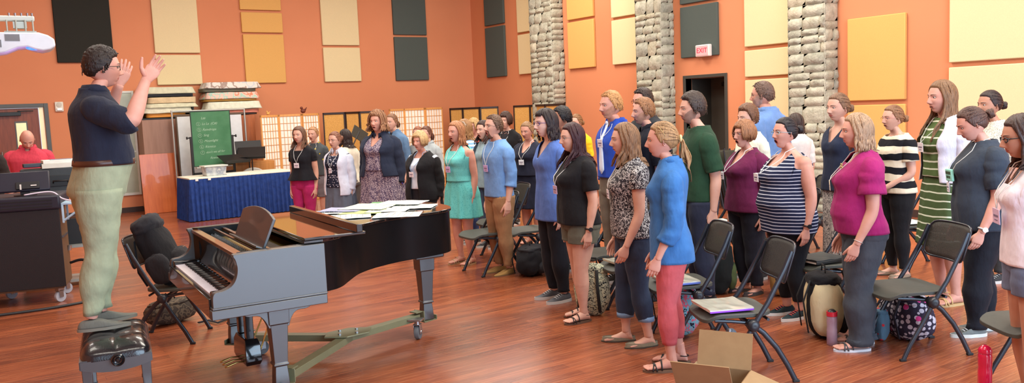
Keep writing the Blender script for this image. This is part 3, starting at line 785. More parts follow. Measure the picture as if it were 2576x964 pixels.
def head_matrix(B, P):
    h = B.h; hs = h*0.141*P.get('hs', 1.0)
    yaw, pitch, tilt = P.get('yaw', 0.0), P.get('pitch', 0.0), P.get('tilt', 0.0)
    piv = Vector((0, (0.003+B.lean*0.38)*h, 0.868*h))
    c = Vector((0, 0.020*h, h-hs*0.5-0.868*h))
    R = Matrix.Rotation(R_(yaw), 4, 'Z') @ Matrix.Rotation(R_(pitch), 4, 'X') @ Matrix.Rotation(R_(tilt), 4, 'Y')
    return Matrix.Translation(piv) @ R @ Matrix.Translation(c) @ Matrix.Scale(hs, 4)

# ---- hair
def hair_shell(P, thick, front=0.27, side=0.03, nape=-0.30, rough=0.02, seed=1, part=0.0, fr=6.0, back=1.0, temple=0.0, crown=0.0):
    x, y, z, sy, _, _ = head_grid({})
    NZ = np.sqrt(x**2+y**2+z**2)
    az = np.abs(np.arctan2(x, y))/PI*180   # 0 front .. 180 back
    line = np.interp(az, [0, 30, 48, 62, 78, 95, 110, 135, 180], [front, front-0.01, front-0.05+temple, 0.06, side-0.10, side-0.08, nape+0.12, nape, nape])
    m = sstep(line-0.025, line+0.055, z)
    V = np.stack([x, y, z], -1); D = V/NZ[..., None]
    nz = np.zeros_like(x)
    for j in range(NE):
        for i in range(NA):
            d = D[j, i]; nz[j, i] = mnoise.noise(Vector((d[0]*fr+seed, d[1]*fr, d[2]*fr)))+0.5*mnoise.noise(Vector((d[0]*fr*2.6, d[1]*fr*2.6+seed, d[2]*fr*2.6)))
    t = thick*(0.75+0.45*np.clip(z*2, -0.3, 1)+crown*np.clip(z*2, 0, 1))*(np.where(y < 0, back, 1.0))
    off = m*(t+rough*nz)-(1-m)*0.035
    V = V+D*off[..., None]
    F = [(j*NA+i, j*NA+(i+1) % NA, (j+1)*NA+(i+1) % NA, (j+1)*NA+i) for j in range(NE-1) for i in range(NA) if max(m[j, i], m[j+1, i], m[j, (i+1) % NA]) > 0.001]
    return V.reshape(-1, 3), F
def lock(path, w, th, g, n=8):
    """a flattened tapering strand of hair along a path of (point, outward normal)"""
    rings = []; m = len(path)
    for i, (p, nr) in enumerate(path):
        t = (path[min(i+1, m-1)][0]-path[max(i-1, 0)][0])
        t = t/(np.linalg.norm(t)+1e-9); nr = nr-t*np.dot(nr, t); nr = nr/(np.linalg.norm(nr)+1e-9); s = np.cross(t, nr)
        u = i/(m-1); k = (0.45+0.55*min(1, u*5))*(1-0.75*max(0, u-0.72)/0.28)
        rings.append([p+s*(math.cos(2*PI*q/n)*w*k)+nr*(math.sin(2*PI*q/n)*th*k) for q in range(n)])
    g.loft([[tuple(c) for c in r] for r in rings])
def skull(az, el, off=0.0):
    d = np.array([math.sin(az)*math.cos(el), math.cos(az)*math.cos(el), math.sin(el)])
    p = d*np.array([0.335, 0.425, 0.505]); nn = p/np.array([0.335, 0.425, 0.505])**2; nn = nn/np.linalg.norm(nn)
    return p+nn*off, nn
def long_hair(L, rs, n=90, az0=72, wave=0.02, off=0.035, w=0.055, tuck=0.0, frontfall=0.3, curl=0.0, flare=0.04, shoulder=True):
    """locks that run from the parting over the skull and fall to length L below the chin line (head units)"""
    g = G()
    for k in range(n):
        s = 1 if k % 2 else -1
        u = rs.random(); az = R_(az0+(180-az0)*u)*s
        p = []; ph = rs.uniform(0, 6.28); lf = L*rs.uniform(0.88, 1.04); o = off*rs.uniform(0.5, 1.5)
        st_el = R_(rs.uniform(60, 88))
        a_st = az*0.9 if u > 0.3 else R_(rs.uniform(15, 60))*s
        for i in range(8):
            t = i/7; el = st_el*(1-t)+R_(-8)*t; a = a_st*(1-t)+az*t
            q, nn = skull(a, el, o); p.append((q, nn))
        q0, nn = p[-1]; out = np.array([math.sin(az), math.cos(az), 0]); zt = -0.52-lf+0.3
        m = 11; q = q0.copy()
        for i in range(1, m+1):
            t = i/m; zz = q0[2]+(zt-q0[2])*t
            xy = q0[:2]*(1-0.10*math.sin(min(1, t*2)*PI)*0.6)+out[:2]*flare*t
            if u < 0.25 and frontfall > 0: xy = xy+np.array([-0.05*s*t, frontfall*sstep(0.25, 1, t)*1.0])
            if shoulder and zz < -0.75:
                d = sstep(-0.7, -1.0, zz)
                if u < 0.25 and frontfall > 0: xy = xy+np.array([0, 0.06*d])
                else: xy = np.array([xy[0]*(1-0.10*d), min(xy[1], -0.18-0.10*abs(xy[0]))*d+xy[1]*(1-d)-0.13*d])
            xy = xy+wave*np.array([math.sin(ph+t*9), math.cos(ph*1.3+t*8)])
            if curl: xy = xy+curl*np.array([math.sin(ph+t*lf*16), math.cos(ph+t*lf*16)])
            p.append((np.array([xy[0], xy[1], zz]), np.array([out[0], out[1], 0.05])))
        lock(p, w*rs.uniform(0.7, 1.2), w*0.42, g)
    return g
def build_hair(B, P, root):
    st = P.get('hair', 'short'); rgb = P.get('haircol', (90, 62, 44)); rs = random.Random(P.get('seed', 1)); HM = head_matrix(B, P)
    VV, FF, n = [], [], 0
    def add(v, f):
        nonlocal n
        VV.append(np.array(v)); FF.extend([tuple(i+n for i in q) for q in f]); n += len(v)
    def addg(g): add(g.v, g.f)
    sd = P.get('seed', 1)
    if st == 'short':
        add(*hair_shell(P, P.get('thick', 0.035), front=P.get('hline', 0.30), side=-0.02, nape=-0.26, rough=0.022, seed=sd, fr=9, crown=P.get('crown', 0.5), temple=P.get('temple', 0.0)))
        g = G()
        for k in range(190):
            az = R_(rs.uniform(-180, 180)); el = R_(rs.uniform(18 if abs(az) < 1.2 else -12, 85)) if abs(az) < 2 else R_(rs.uniform(-18, 80))
            if abs(az) < 0.9 and el < R_(42): el = R_(rs.uniform(42, 80))
            q, nn = skull(az, el, P.get('thick', 0.035)*0.75); dirv = np.array([0.25*math.sin(az), 0.9 if el > 0.7 else 0.1, -0.4 if el < 0.7 else 0.0])+nn*0.12
            dirv = dirv/np.linalg.norm(dirv)*rs.uniform(0.06, 0.11)
            lock([(q, nn), (q+dirv*0.5, nn), (q+dirv*0.95-np.array([0, 0, 0.01]), nn)], 0.022, 0.011, g, 5)
        addg(g)
    elif st == 'bald':
        x, y, z, sy, _, _ = head_grid({})
        az = np.abs(np.arctan2(x, y))/PI*180
        m = sstep(70, 95, az)*sstep(0.20, 0.10, z)*sstep(-0.3, -0.2, z)
        V = np.stack([x, y, z], -1); D = V/np.linalg.norm(V, axis=-1, keepdims=True)
        V = V+D*(m*0.02-(1-m)*0.03)[..., None]
        add(V.reshape(-1, 3), [(j*NA+i, j*NA+(i+1) % NA, (j+1)*NA+(i+1) % NA, (j+1)*NA+i) for j in range(NE-1) for i in range(NA) if m[j, i] > 0.01])
    elif st == 'bob':
        add(*hair_shell(P, 0.075, front=0.22, side=-0.22, nape=-0.34, rough=0.035, seed=sd, fr=7, crown=0.5))
        g = G()
        for k in range(110):
            az = R_(rs.uniform(52, 180))*rs.choice((-1, 1)); p = []
            for i in range(8):
                t = i/7; q, nn = skull(az*(0.7+0.3*t), R_(70-95*t), 0.065+0.035*math.sin(t*3)); p.append((q+0.012*np.array([math.sin(t*6+k), 0, 0]), nn))
            lock(p, 0.05, 0.024, g, 6)
        for k in range(26):
            az = R_(rs.uniform(-50, 50)); p = [(skull(az*0.5+t*az*0.6, R_(78-44*t), 0.07+0.02*math.sin(t*3)))[0:2] for t in (0, .25, .5, .75, 1)]
            lock(p, 0.04, 0.02, g, 6)
        addg(g)
    elif st == 'long':
        add(*hair_shell(P, 0.035, front=P.get('hline', 0.29), side=-0.02, nape=-0.36, rough=0.012, seed=sd, fr=5, crown=0.3))
        addg(long_hair(P.get('hairlen', 0.9), rs, P.get('locks', 96), P.get('az0', 74), P.get('wave', 0.02), curl=P.get('curl', 0), frontfall=P.get('ff', 0.3), flare=P.get('flare', 0.04), w=P.get('lw', 0.055)))
        if P.get('fringe'):
            g = G()
            for k in range(22):
                az = R_(rs.uniform(-48, 48)); p = [(skull(az*(0.4+0.7*t), R_(80-52*t), 0.045+0.02*math.sin(t*3)))[0:2] for t in (0, .25, .5, .75, 1)]
                lock(p, 0.045, 0.02, g, 6)
            addg(g)
    elif st == 'curly':
        add(*hair_shell(P, 0.07, front=0.26, side=-0.05, nape=-0.36, rough=0.06, seed=sd, fr=9, crown=0.6))
        addg(long_hair(P.get('hairlen', 0.3), rs, 90, 62, 0.03, off=0.10, w=0.05, curl=0.05, frontfall=0.1, flare=0.16, shoulder=False))
    elif st in ('pony', 'bun', 'lowbun'):
        add(*hair_shell(P, 0.030, front=P.get('hline', 0.30), side=0.0, nape=-0.26, rough=0.010, seed=sd, fr=5, crown=0.35))
        g = G(); tz = 0.02 if st == 'pony' else (-0.05 if st == 'lowbun' else 0.10)
        T = np.array([0, -0.47, tz])
        for k in range(70):        # swept-back strands on the skull
            az = R_(rs.uniform(28, 175))*rs.choice((-1, 1)); el0 = R_(rs.uniform(8, 62)) if abs(az) < 1.3 else R_(rs.uniform(-20, 80)); p = []
            if abs(az) < 0.9: el0 = R_(rs.uniform(40, 75))
            a0 = np.array(skull(az, el0, 0.03)[0])
            for i in range(8):
                t = i/7; q = a0*(1-t)+T*t; dd = q/np.array([0.335, 0.425, 0.505]); q = q/np.linalg.norm(dd)*(1.085); q = q if t < 0.95 else q
                p.append((q, q/np.linalg.norm(q)))
            lock(p, 0.034, 0.014, g, 6)
        if st == 'pony':
            L = P.get('hairlen', 1.0); cw = P.get('curl', 0.0)
            for k in range(34):
                ph = rs.uniform(0, 6.28); r0 = rs.uniform(0, 0.06); p = []
                for i in range(13):
                    t = i/12; sp = r0*(0.7+1.6*math.sin(min(1, t*1.3)*PI*0.75))
                    p.append((T+np.array([math.cos(ph)*sp+cw*math.sin(t*11+ph), -0.03-0.13*math.sin(min(1, t*2.5)*PI/2)+math.sin(ph)*sp+0.03*t+cw*math.cos(t*10+ph), 0.05*math.sin(min(1, t*4)*PI)-L*t*rs.uniform(0.97, 1.0)]), np.array([math.cos(ph), math.sin(ph), 0.1])))
                lock(p, 0.035, 0.020, g, 6)
        else:
            c = T+np.array([0, -0.09, 0.0])
            for k in range(26):
                tl = rs.uniform(-1, 1); p = []
                rr = 0.105+0.03*rs.random(); ax = rs.uniform(-0.5, 0.5)
                for i in range(13):
                    a = 2*PI*i/12*rs.uniform(0.98, 1.02)
                    q = np.array([math.cos(a)*rr, math.sin(ax)*rr*math.sin(a)+0.045*tl, math.sin(a)*rr*math.cos(ax)]); p.append((c+q, q/np.linalg.norm(q)))
                lock(p, 0.036, 0.024, g, 6)
        addg(g)
    V = aff(np.concatenate(VV), HM)
    if st in ('long', 'curly', 'pony'):
        # long hair lies on the shoulders instead of passing through them
        h = B.h; out = []
        for q in V:
            z = q[2]/h
            if 0.5 < z < 0.845:
                a, f, b_ = B.prof(z); a = max(a, 0.02)+0.014; f = f+0.016; b_ = b_+0.016
                if 0.74 < z < 0.83: a = max(a, B.sh+0.03)
                y0 = q[1]/h-B.lean*(z-0.5); d = f if y0 > 0 else b_
                if not B.P.get('male'): d += 0.006
                e = (abs(q[0]/h/a)**2.3+abs(y0/d)**2.3)**(1/2.3)
                if e < 1:
                    y1 = d*(1-abs(min(1, abs(q[0]/h/a)))**2.3)**(1/2.3)*(1 if y0 > 0 else -1)
                    q = np.array([q[0], (y1+(q[1]/h*0.08 if 0 else 0)+B.lean*(z-0.5))*h+(y0*0.12)*h, q[2]])
            out.append(q)
        V = np.array(out)
    o = emit('hair', V, FF, [hair_mat(rgb)], None, root)
    if st == 'pony' and P.get('tie'):
        c = aff(np.array([[0, -0.50, 0.03]]), HM)[0]; hs = h_ = B.h*0.141
        G().tube([(c[0]+hs*0.075*math.cos(a), c[1], c[2]+hs*0.075*math.sin(a)) for a in [2*PI*k/12 for k in range(13)]], 0.008, 8).out('hair_tie', cloth(P['tie']), root, smooth=True)
    return o

# ---- clothes
def fold(v, amp, seed, zs=2.0):
    return amp*mnoise.noise(Vector((v[0]*9+seed, v[1]*9, v[2]*zs*2.2+seed)))+amp*0.6*mnoise.noise(Vector((v[0]*22, v[1]*22+seed, v[2]*9)))
def neck_limit(kind):
    """height (x body height) where cloth ends, as a function of sideways distance, front and back"""
    K = {'crew': (0.836, 0.4, 0.850), 'v': (0.752, 1.9, 0.848), 'deepv': (0.715, 2.2, 0.846), 'scoop': (0.795, 0.9, 0.838), 'lowscoop': (0.765, 0.5, 0.80), 'collar': (0.815, 1.3, 0.855), 'boat': (0.822, 0.2, 0.84)}
    return K.get(kind, K['crew'])
def top_cols(B, hem, neck, off, ncol=76, nrow=40, sleeveless=False, seed=0.0, amp=0.004, open_w=None, flare=0.0, hemwave=0.0, strap=0.084, waist=None, pleat=0, peplum=None):
    zf, sl, zb = neck_limit(neck); cols = []
    for k in range(ncol+1):
        th = 2*PI*k/ncol+PI/2           # seam at the front centre
        if open_w is not None:
            ow = open_w; th = PI/2+ow+(2*PI-2*ow)*k/ncol
        zs = np.linspace(0.60, 0.862, 90); zend = 0.862
        for z in zs:
            p = B.pt(th, float(z), off); ax = abs(p.x); fr = math.sin(th) > 0
            if fr: lim = zf+sl*max(0, ax-0.010)*(1 if neck in ('v', 'deepv', 'collar') else max(0, ax)*14)
            else: lim = zb
            if neck in ('scoop', 'lowscoop'): lim = (zf if fr else zb)+max(0, ax-(0.036*B.w if sleeveless else 0.044))*5.0
            if sleeveless and ax > (strap-0.03)*B.w: lim = min(lim, 0.752+0.012*abs(math.sin(th))+max(0, strap*B.w+0.012-ax)*3.6)
            if z >= lim: zend = float(z); break
        c = []
        hz = hem+hemwave*math.cos(2*(th-PI/2))
        for i in range(nrow+1):
            z = hz+(zend-hz)*i/nrow
            o_ = off+flare*max(0, 0.62-z)**1.2
            if waist and z < 0.72: o_ = off+waist*gs(z-0.60, 0.05)*1.0+flare*max(0, 0.60-z)
            if peplum and z < 0.64: o_ += peplum*(0.64-z)*(1+0.35*math.sin(th*7))
            # cloth bridges the gap below the bust and above the belly instead of clinging
            p = B.pt(th, z, o_)
            if z < 0.70 and math.sin(th) > 0 and not waist:
                p2 = B.pt(th, 0.70, o_); k_ = B.P.get('drape', 0.6); p.y = max(p.y, p.y+(p2.y-p.y)*k_*sstep(0.70, 0.66, z)*float(1) if p2.y > p.y else p.y)
            if pleat and z < 0.6:
                k2 = (0.6-z)*2.4; p = p+Vector((math.cos(th), math.sin(th), 0))*(0.012*pleat*k2*math.sin(th*15))
            w_ = 1.0-float(sstep(0.76, 0.83, z))*0.8
            f_ = fold(p, amp, seed)*w_
            nrm = Vector((math.cos(th), math.sin(th), 0)); c.append(p+nrm*f_)
        cols.append(c)
    return cols
def cols_mesh(cols, h, closed=False):
    if closed: cols = cols[:-1]
    n = len(cols[0]); v = [tuple(float(q)*h for q in p) for c in cols for p in c]; f = []
    N = len(cols)
    for i in range(N if closed else N-1):
        k = (i+1) % N
        for j in range(n-1): f.append((i*n+j, k*n+j, k*n+j+1, i*n+j+1))
    return v, f
def sleeve(B, sd, t1, ease, seed, amp=0.003, cuff=0.0, puff=0.0, start=0.0):
    pts = arm_path(B.arm[sd], 26, 0.0, t1); S = B.arm[sd][0]; rings = []
    P3 = [Vector((S.x*0.70, S.y, S.z+0.004)), Vector((S.x*0.90, S.y, S.z+0.002))]+[q for q, t in pts[1:]]
    r0 = arm_r(B, 0)+ease*0.45
    rr = [r0*0.98, r0*1.02]+[arm_r(B, t)+ease*0.72*(1+puff*sstep(0, t1, t))+(cuff if t > t1*0.93 else 0) for q, t in pts[1:]]
    n = 22; prev = None; m = len(P3)
    for i, p in enumerate(P3):
        t = (P3[min(i+1, m-1)]-P3[max(i-1, 0)]).normalized()
        a = prev or Vector((0, 1, 0)); a = (a-t*a.dot(t)).normalized(); b_ = t.cross(a); prev = a
        ring = []
        for k in range(n):
            d = a*math.cos(2*PI*k/n)+b_*math.sin(2*PI*k/n); q = p+d*rr[i]
            f_ = amp*mnoise.noise(Vector((q.x*12+seed, q.y*12, q.z*26)))*1.6+amp*0.8*mnoise.noise(Vector((q.x*40+seed, q.y*40, q.z*50)))
            ring.append(tuple(float(c)*B.h for c in q+d*f_*min(1, i/3)))
        rings.append(ring)
    g = G(); g.loft(rings, cap=False)
    # turned-in hem so the sleeve has an inside edge
    e = rings[-1]; c = np.mean(np.array(e), 0); inner = [tuple(c+(np.array(q)-c)*0.86) for q in e]
    g.loft([e, inner, [tuple(np.array(q)+(np.array(rings[-3][i])-np.array(e[i]))*0.9) for i, q in enumerate(inner)]], cap=False)
    return g.v, g.f
def garment(B, root, name, mat, hem=0.50, neck='crew', off=0.010, slv=0.45, ease=0.010, seed=1.0, **kw):
    VV, FF = [], []
    puff = kw.pop('puff', 0.0); cuff = kw.pop('cuff', 0.0); amp = kw.get('amp', 0.004)
    v, f = cols_mesh(top_cols(B, hem, neck, off, sleeveless=(slv == 0), seed=seed, **kw), B.h, closed=kw.get('open_w') is None)
    VV += v; FF += f
    if slv:
        for sd in (1, -1):
            v, f = sleeve(B, sd, slv, ease, seed+sd, amp=max(0.003, amp*0.8), cuff=cuff, puff=puff)
            n = len(VV); VV += v; FF += [tuple(i+n for i in q) for q in f]
    if neck == 'collar':
        v, f = collar(B, off); n = len(VV); VV += v; FF += [tuple(i+n for i in q) for q in f]
    return emit(name, VV, FF, [mat] if not isinstance(mat, list) else mat, None, root, solid=0.004)
def collar(B, off):
    g = G(); r = []
    w0 = float(np.interp(0.848, B.z, B.a))+0.006; d0 = float(np.interp(0.848, B.z, B.b))
    for k in range(25):
        th = PI/2+0.30+(2*PI-0.60)*k/24; c, s = math.cos(th), math.sin(th); fr = max(0, s)
        yo = B.lean*0.35
        base = Vector((c*w0, s*(d0 if s < 0 else d0*0.92)+yo, 0.846-0.020*fr)); top = Vector((c*(w0+0.001), s*(d0*0.98)+yo+0.002, 0.866-0.022*fr)); fl = Vector((c*(w0+0.014), s*(d0+0.012)+yo, 0.843-0.040*fr**3))
        r.append([tuple(q*B.h) for q in (base, top, top+Vector((c, s, 0))*0.003, fl)])
    g.loft(r, closed=False); return g.v, g.f
def trousers(B, root, mat, waist=0.60, ankle=0.055, fit=(0.008, 0.012, 0.012), seed=3.0, name='trousers', short=None, amp=0.003, off=0.008, cuffcol=None):
    """fit: ease at thigh, knee, hem"""
    g = G(); h = B.h; rings = []
    for z in np.linspace(0.445, waist, 14):
        ring = []
        for k in range(40):
            th = 2*PI*k/40; o_ = off
            p = B.pt(th, float(z), o_)
            if z < 0.475: p = Vector((p.x*(0.80+0.2*(z-0.445)/0.03), p.y*(0.5+0.5*(z-0.445)/0.03), p.z))
            ring.append(tuple(q*h for q in p+Vector((math.cos(th), math.sin(th), 0))*fold(p, amp, seed)*0.6))
        rings.append(ring)
    g.loft(rings, cap=False)
    zend = short if short else ankle
    for sd in (1, -1):
        S, E, W = B.leg[sd]; tend = (0.50-zend)/(0.50-W.z) if True else 1
        tend = min(tend, 1.06)
        pts = []
        m = 30
        for i in range(m):
            t = tend*i/(m-1)
            if t < 0.5: q = S.lerp(E, t*2)
            else: q = E+(W-E)*((t-0.5)*2)
            pts.append((q, t))
        rr = []
        for q, t in pts:
            e = np.interp(t, [0, 0.25, 0.5, tend if tend > 0.55 else 0.6], [0.010, fit[0], fit[1], fit[2]]); rr.append(leg_r(B, min(1, t))+float(e))
        m = len(pts); prev = None; R3 = []
        for i, (p, t_) in enumerate(pts):
            ring = []
            for k in range(28):
                a = 2*PI*k/28; d = Vector((math.cos(a), math.sin(a), 0)); q = p+Vector((d.x*rr[i], d.y*rr[i]*1.06, 0))
                f_ = amp*1.5*mnoise.noise(Vector((q.x*9+seed, q.y*9, q.z*13)))+amp*1.3*mnoise.noise(Vector((q.x*18+seed+sd, q.y*18, q.z*30)))*(0.6+sstep(0.8, 1, t_/tend))
                ring.append(tuple(c*h for c in q+d*float(f_)*min(1, i/4)))
            R3.append(ring)
        g.loft(R3, cap=False)
        e = R3[-1]; c = np.mean(np.array(e), 0); inner = [tuple(c+(np.array(q)-c)*0.88) for q in e]
        g.loft([e, inner, [(q[0], q[1], q[2]+0.04) for q in inner]], cap=False)
        if cuffcol:
            cu = G(); rg = []
            for i2, dz in ((0, 0.0), (1, 0.035)):
                rg.append([(c[0]+(q[0]-c[0])*1.10, c[1]+(q[1]-c[1])*1.10, e[0][2]+dz) for q in e])
            cu.loft([[(c[0]+(q[0]-c[0])*0.98, c[1]+(q[1]-c[1])*0.98, q[2]) for q in rg[0]], rg[0], rg[1], [(c[0]+(q[0]-c[0])*0.96, c[1]+(q[1]-c[1])*0.96, q[2]) for q in rg[1]]], cap=False)
            cu.out('turned_up_cuff', cloth(cuffcol), root, smooth=True)
    return emit(name, g.v, g.f, [mat], None, root, solid=0.003)
def skirt(B, root, mat, top=0.60, hem=0.30, flare=0.05, pleats=9, pamp=0.006, seed=2.0, name='skirt', off=0.010):
    rows = []; n = 84
    for i in range(31):
        t = i/30; z = top+(hem-top)*t; ring = []
        for k in range(n):
            th = 2*PI*k/n; zz = max(z, 0.47)
            p = B.pt(th, zz, off+flare*t); p.z = z
            d = Vector((math.cos(th), math.sin(th), 0))
            p = p+d*(pamp*(t**0.8)*(math.sin(th*pleats+1.2*math.sin(th*2+seed))+0.5*math.sin(th*pleats*2.1+seed))+fold(p, 0.004, seed)*t)
            ring.append(tuple(q*B.h for q in p))
        rows.append(ring)
    e = rows[-1]; c = np.mean(np.array(e), 0); rows += [[tuple(c+(np.array(q)-c)*0.97) for q in e], [(c[0]+(q[0]-c[0])*0.95, c[1]+(q[1]-c[1])*0.95, q[2]+0.05) for q in e]]
    g = G(); g.loft(rows, cap=False); return emit(name, g.v, g.f, [mat], None, root)
def shoes(B, root, P):
    st = P.get('shoes', 'sneaker'); c = P.get('shoecol', (60, 60, 62)); h = B.h; k = h/1.68*(1.06 if P.get('male') else 0.97)
    for sd in (1, -1):
        A_ = B.sc(B.leg[sd][2]); rz = -sd*0.12
        M = Matrix.Translation((A_[0], A_[1], 0)) @ Matrix.Rotation(rz, 4, 'Z') @ Matrix.Scale(k, 4)
        def outline(e=0.0, n=28):
            pts = []
            for i in range(n):
                a = 2*PI*i/n; y_ = 0.062+0.135*math.sin(a); w_ = (0.044 if math.sin(a) > -0.1 else 0.036)+0.003*math.sin(a*2)
                if math.sin(a) > 0.55: w_ *= 1-0.25*(math.sin(a)-0.55)
                pts.append(((w_+e)*math.cos(a)*sd*-1+0.004*sd, y_+e*math.sin(a)))
            return pts
        if st in ('sneaker', 'loafer', 'flat', 'moccasin'):
            solez = {'sneaker': 0.026, 'loafer': 0.016, 'flat': 0.010, 'moccasin': 0.010}[st]
            sole = G().prism(outline(0.004), 0.0, solez).xf(M)
            root_shoe = G(); rows = []
            hts = {'sneaker': 0.080, 'loafer': 0.062, 'flat': 0.040, 'moccasin': 0.055}[st]
            for j in range(9):
                t = j/8; row = []
                for (px_, py_) in outline(0.0):
                    yy = (py_+0.073)/0.27
                    top = hts*(1-0.62*sstep(0.38, 0.95, yy)); cx, cy = 0.004*sd, 0.062 if st != 'flat' else 0.062
                    # instep opening behind the tongue
                    shrink = math.cos(t*PI/2)**0.55 if j < 8 else 0.12
                    ocy = cy-0.055*t
                    x_ = cx+(px_-cx)*(0.30+0.70*shrink if yy < 0.55 else shrink*0.95+0.05); y_ = ocy+(py_-ocy)*(0.42+0.58*shrink)
                    row.append((x_, y_, solez+(top-solez)*math.sin(t*PI/2)))
                rows.append(row)
            up = root_shoe.loft(rows).xf(M)
            if st == 'flat':
                up = G(); rows = []
                for j in range(5):
                    t = j/4; rows.append([((px_-0.004*sd)*(1-0.10*t*t)+0.004*sd, py_*(1-0.05*t), solez*0.8+t*(0.034 if py_ < 0.10 else 0.034)*(1-0.25*gs(py_-0.05, 0.05))) for px_, py_ in outline()])
                up.loft(rows, cap=False)
                vamp = [[(px_*s_, 0.205-(0.205-py_)*s_ if 0 else py_, z_) for px_, py_ in outline()] for s_, z_ in ((0.9, 0.034),)]
                up.loft([[(px_*0.9*(1-u), 0.115+(max(py_, 0.115)-0.115)*0.95, 0.036+0.004*u) for px_, py_ in outline()] for u in (0, 0.5, 0.98)], cap=False)
                up.xf(M)
                # foot inside
                fv, ff = FOOT; fv = fv.copy()
                if sd < 0: fv[:, 0] *= -1
                ft = G().add(aff(fv*0.93, Matrix.Translation((A_[0], A_[1], 0.008)) @ Matrix.Rotation(rz, 4, 'Z') @ Matrix.Scale(k, 4)), [q if sd > 0 else q[::-1] for q in ff])
                ft.out('foot', skin_mat(P.get('skin', 'fair')), root, smooth=True)
            o = up.out('shoe', P.get('shoemat') or cloth(c), root, smooth=True)
            sole.out('sole', plain(P.get('solecol', (200, 200, 196) if st == 'sneaker' else (70, 56, 44)), 0.7), o, smooth=40)
            if st == 'sneaker':
                for q in range(4):
                    L_ = G().tube([(0.022*sd*-1+0.004*sd, 0.045+q*0.019, 0.074-q*0.0085), (0.004*sd, 0.050+q*0.019, 0.080-q*0.0085), (0.022*sd+0.004*sd, 0.045+q*0.019, 0.074-q*0.0085)], 0.0032, 6).xf(M)
                    L_.out('lace', plain(P.get('lace', (210, 210, 210)), 0.8), o, smooth=True)
        else:   # sandal
            sole = G().prism(outline(0.003), 0.0, 0.017).xf(M)
            o = sole.out('sandal', plain(P.get('solecol', (70, 52, 42)), 0.7), root, smooth=40)
            for (y0, y1, w_, z0) in ((0.105, 0.135, 0.050, 0.048), (0.135, 0.105, 0.050, 0.046), (0.07, 0.075, 0.044, 0.072), (-0.045, -0.045, 0.036, 0.0)):
                pts = []
                for q in range(9):
                    a = PI*q/8
                    if z0: pts.append((w_*math.cos(a)*sd+0.004*sd, y0+(y1-y0)*q/8, 0.012+z0*math.sin(a)))
                    else: pts.append((0.034*math.cos(a)*sd, -0.006-0.056*math.sin(a), 0.062-0.02*math.sin(a)*0.3))
                G().tube(pts, 0.0055, 6, flat=0.5, side=(0, 1, 0)).xf(M).out('strap', plain(c, 0.5), o, smooth=True)
def glasses(B, root, P):
    col_ = P.get('glasses'); HM = head_matrix(B, P); g = G(); m = plain(col_, 0.3)
    up = P.get('glasses_up'); oz, oy = (0.36, 0.20) if up else (0.0, 0.415)
    for s in (-1, 1):
        ring = [(s*(0.145+0.095*math.cos(a)), oy-0.02*abs(math.cos(a)), oz-0.012+0.056*math.sin(a)) for a in [2*PI*k/16 for k in range(17)]]
        g.tube([HM @ Vector(q) for q in ring], 0.0016*P.get('gth', 1.0), 6)
        g.tube([HM @ Vector(q) for q in ((s*0.235, oy-0.02, oz+0.02), (s*0.330, oy*0.5+0.12 if not up else oy-0.1, oz+0.015), (s*0.345, -0.03, (0.0 if not up else 0.18)), (s*0.335, -0.08, (-0.03 if not up else 0.12)))], 0.0016*P.get('gth', 1.0), 6)
    g.tube([HM @ Vector(q) for q in ((-0.05, oy, oz), (0, oy+0.012, oz+0.008), (0.05, oy, oz))], 0.0016*P.get('gth', 1.0), 6)
    o = g.out('sunglasses' if up else 'glasses', m, root, smooth=True)
    if up:
        L_ = G()
        for s in (-1, 1): L_.add([HM @ Vector((s*(0.145+0.09*math.cos(a)), oy+0.004, oz-0.012+0.056*math.sin(a))) for a in [2*PI*k/16 for k in range(16)]]+[HM @ Vector((s*0.145, oy+0.02, oz-0.012))], [(k, (k+1) % 16, 16) for k in range(16)])
        L_.out('lens', plain((30, 28, 30), 0.1), o, smooth=True)
    return o
def badge(B, root, P):
    z = P.get('badge_z', 0.675); x0 = P.get('badge_x', 0.0); h = B.h
    th = PI/2-x0*8; bz = z; off = 0.022+P.get('badge_off', 0.0)
    def surf(th_, z_, o_=0.016):
        p = B.pt(th_, z_, o_)
        if z_ < 0.72: p.y = max(p.y, B.pt(th_, 0.72, o_).y*0.97+p.y*0.03)
        return p
    c = surf(th, bz, off)
    g = G()
    for s in (-1, 1):
        pts = [Vector((s*0.036, -0.012, 0.856))]
        for k in range(7):
            t = k/6; th_ = PI/2-(s*0.5*(1-t)+x0*8*t); pts.append(surf(th_, 0.835-(0.835-bz-0.02)*t, 0.017+0.004*t))
        pts.append(Vector((c.x+s*0.004, c.y+0.001, c.z+0.022)))
        g.tube([tuple(q*h) for q in pts], 0.0028, 5)
    g.out('lanyard', plain(P.get('lanyard', (225, 225, 222)), 0.8), root, smooth=True)
    hw, hh = P.get('bw', 0.024), P.get('bh', 0.021)
    o = G().box((0, 0, 0), (hw*2*h, 0.004, hh*2*h)).out('name_badge', plain(P.get('badgecol', (236, 230, 236)), 0.4), root, bevel=0.0015)
    o.location = tuple(c*h); o.rotation_euler = (R_(-4), 0, -x0*6)
    G().box((0, 0.0028, 0.002), (hw*1.3*h, 0.001, hh*0.28*h)).box((0, 0.0028, -hh*0.5*h), (hw*0.9*h, 0.001, hh*0.14*h)).out('written_name', plain((120, 105, 130), 0.7), o)
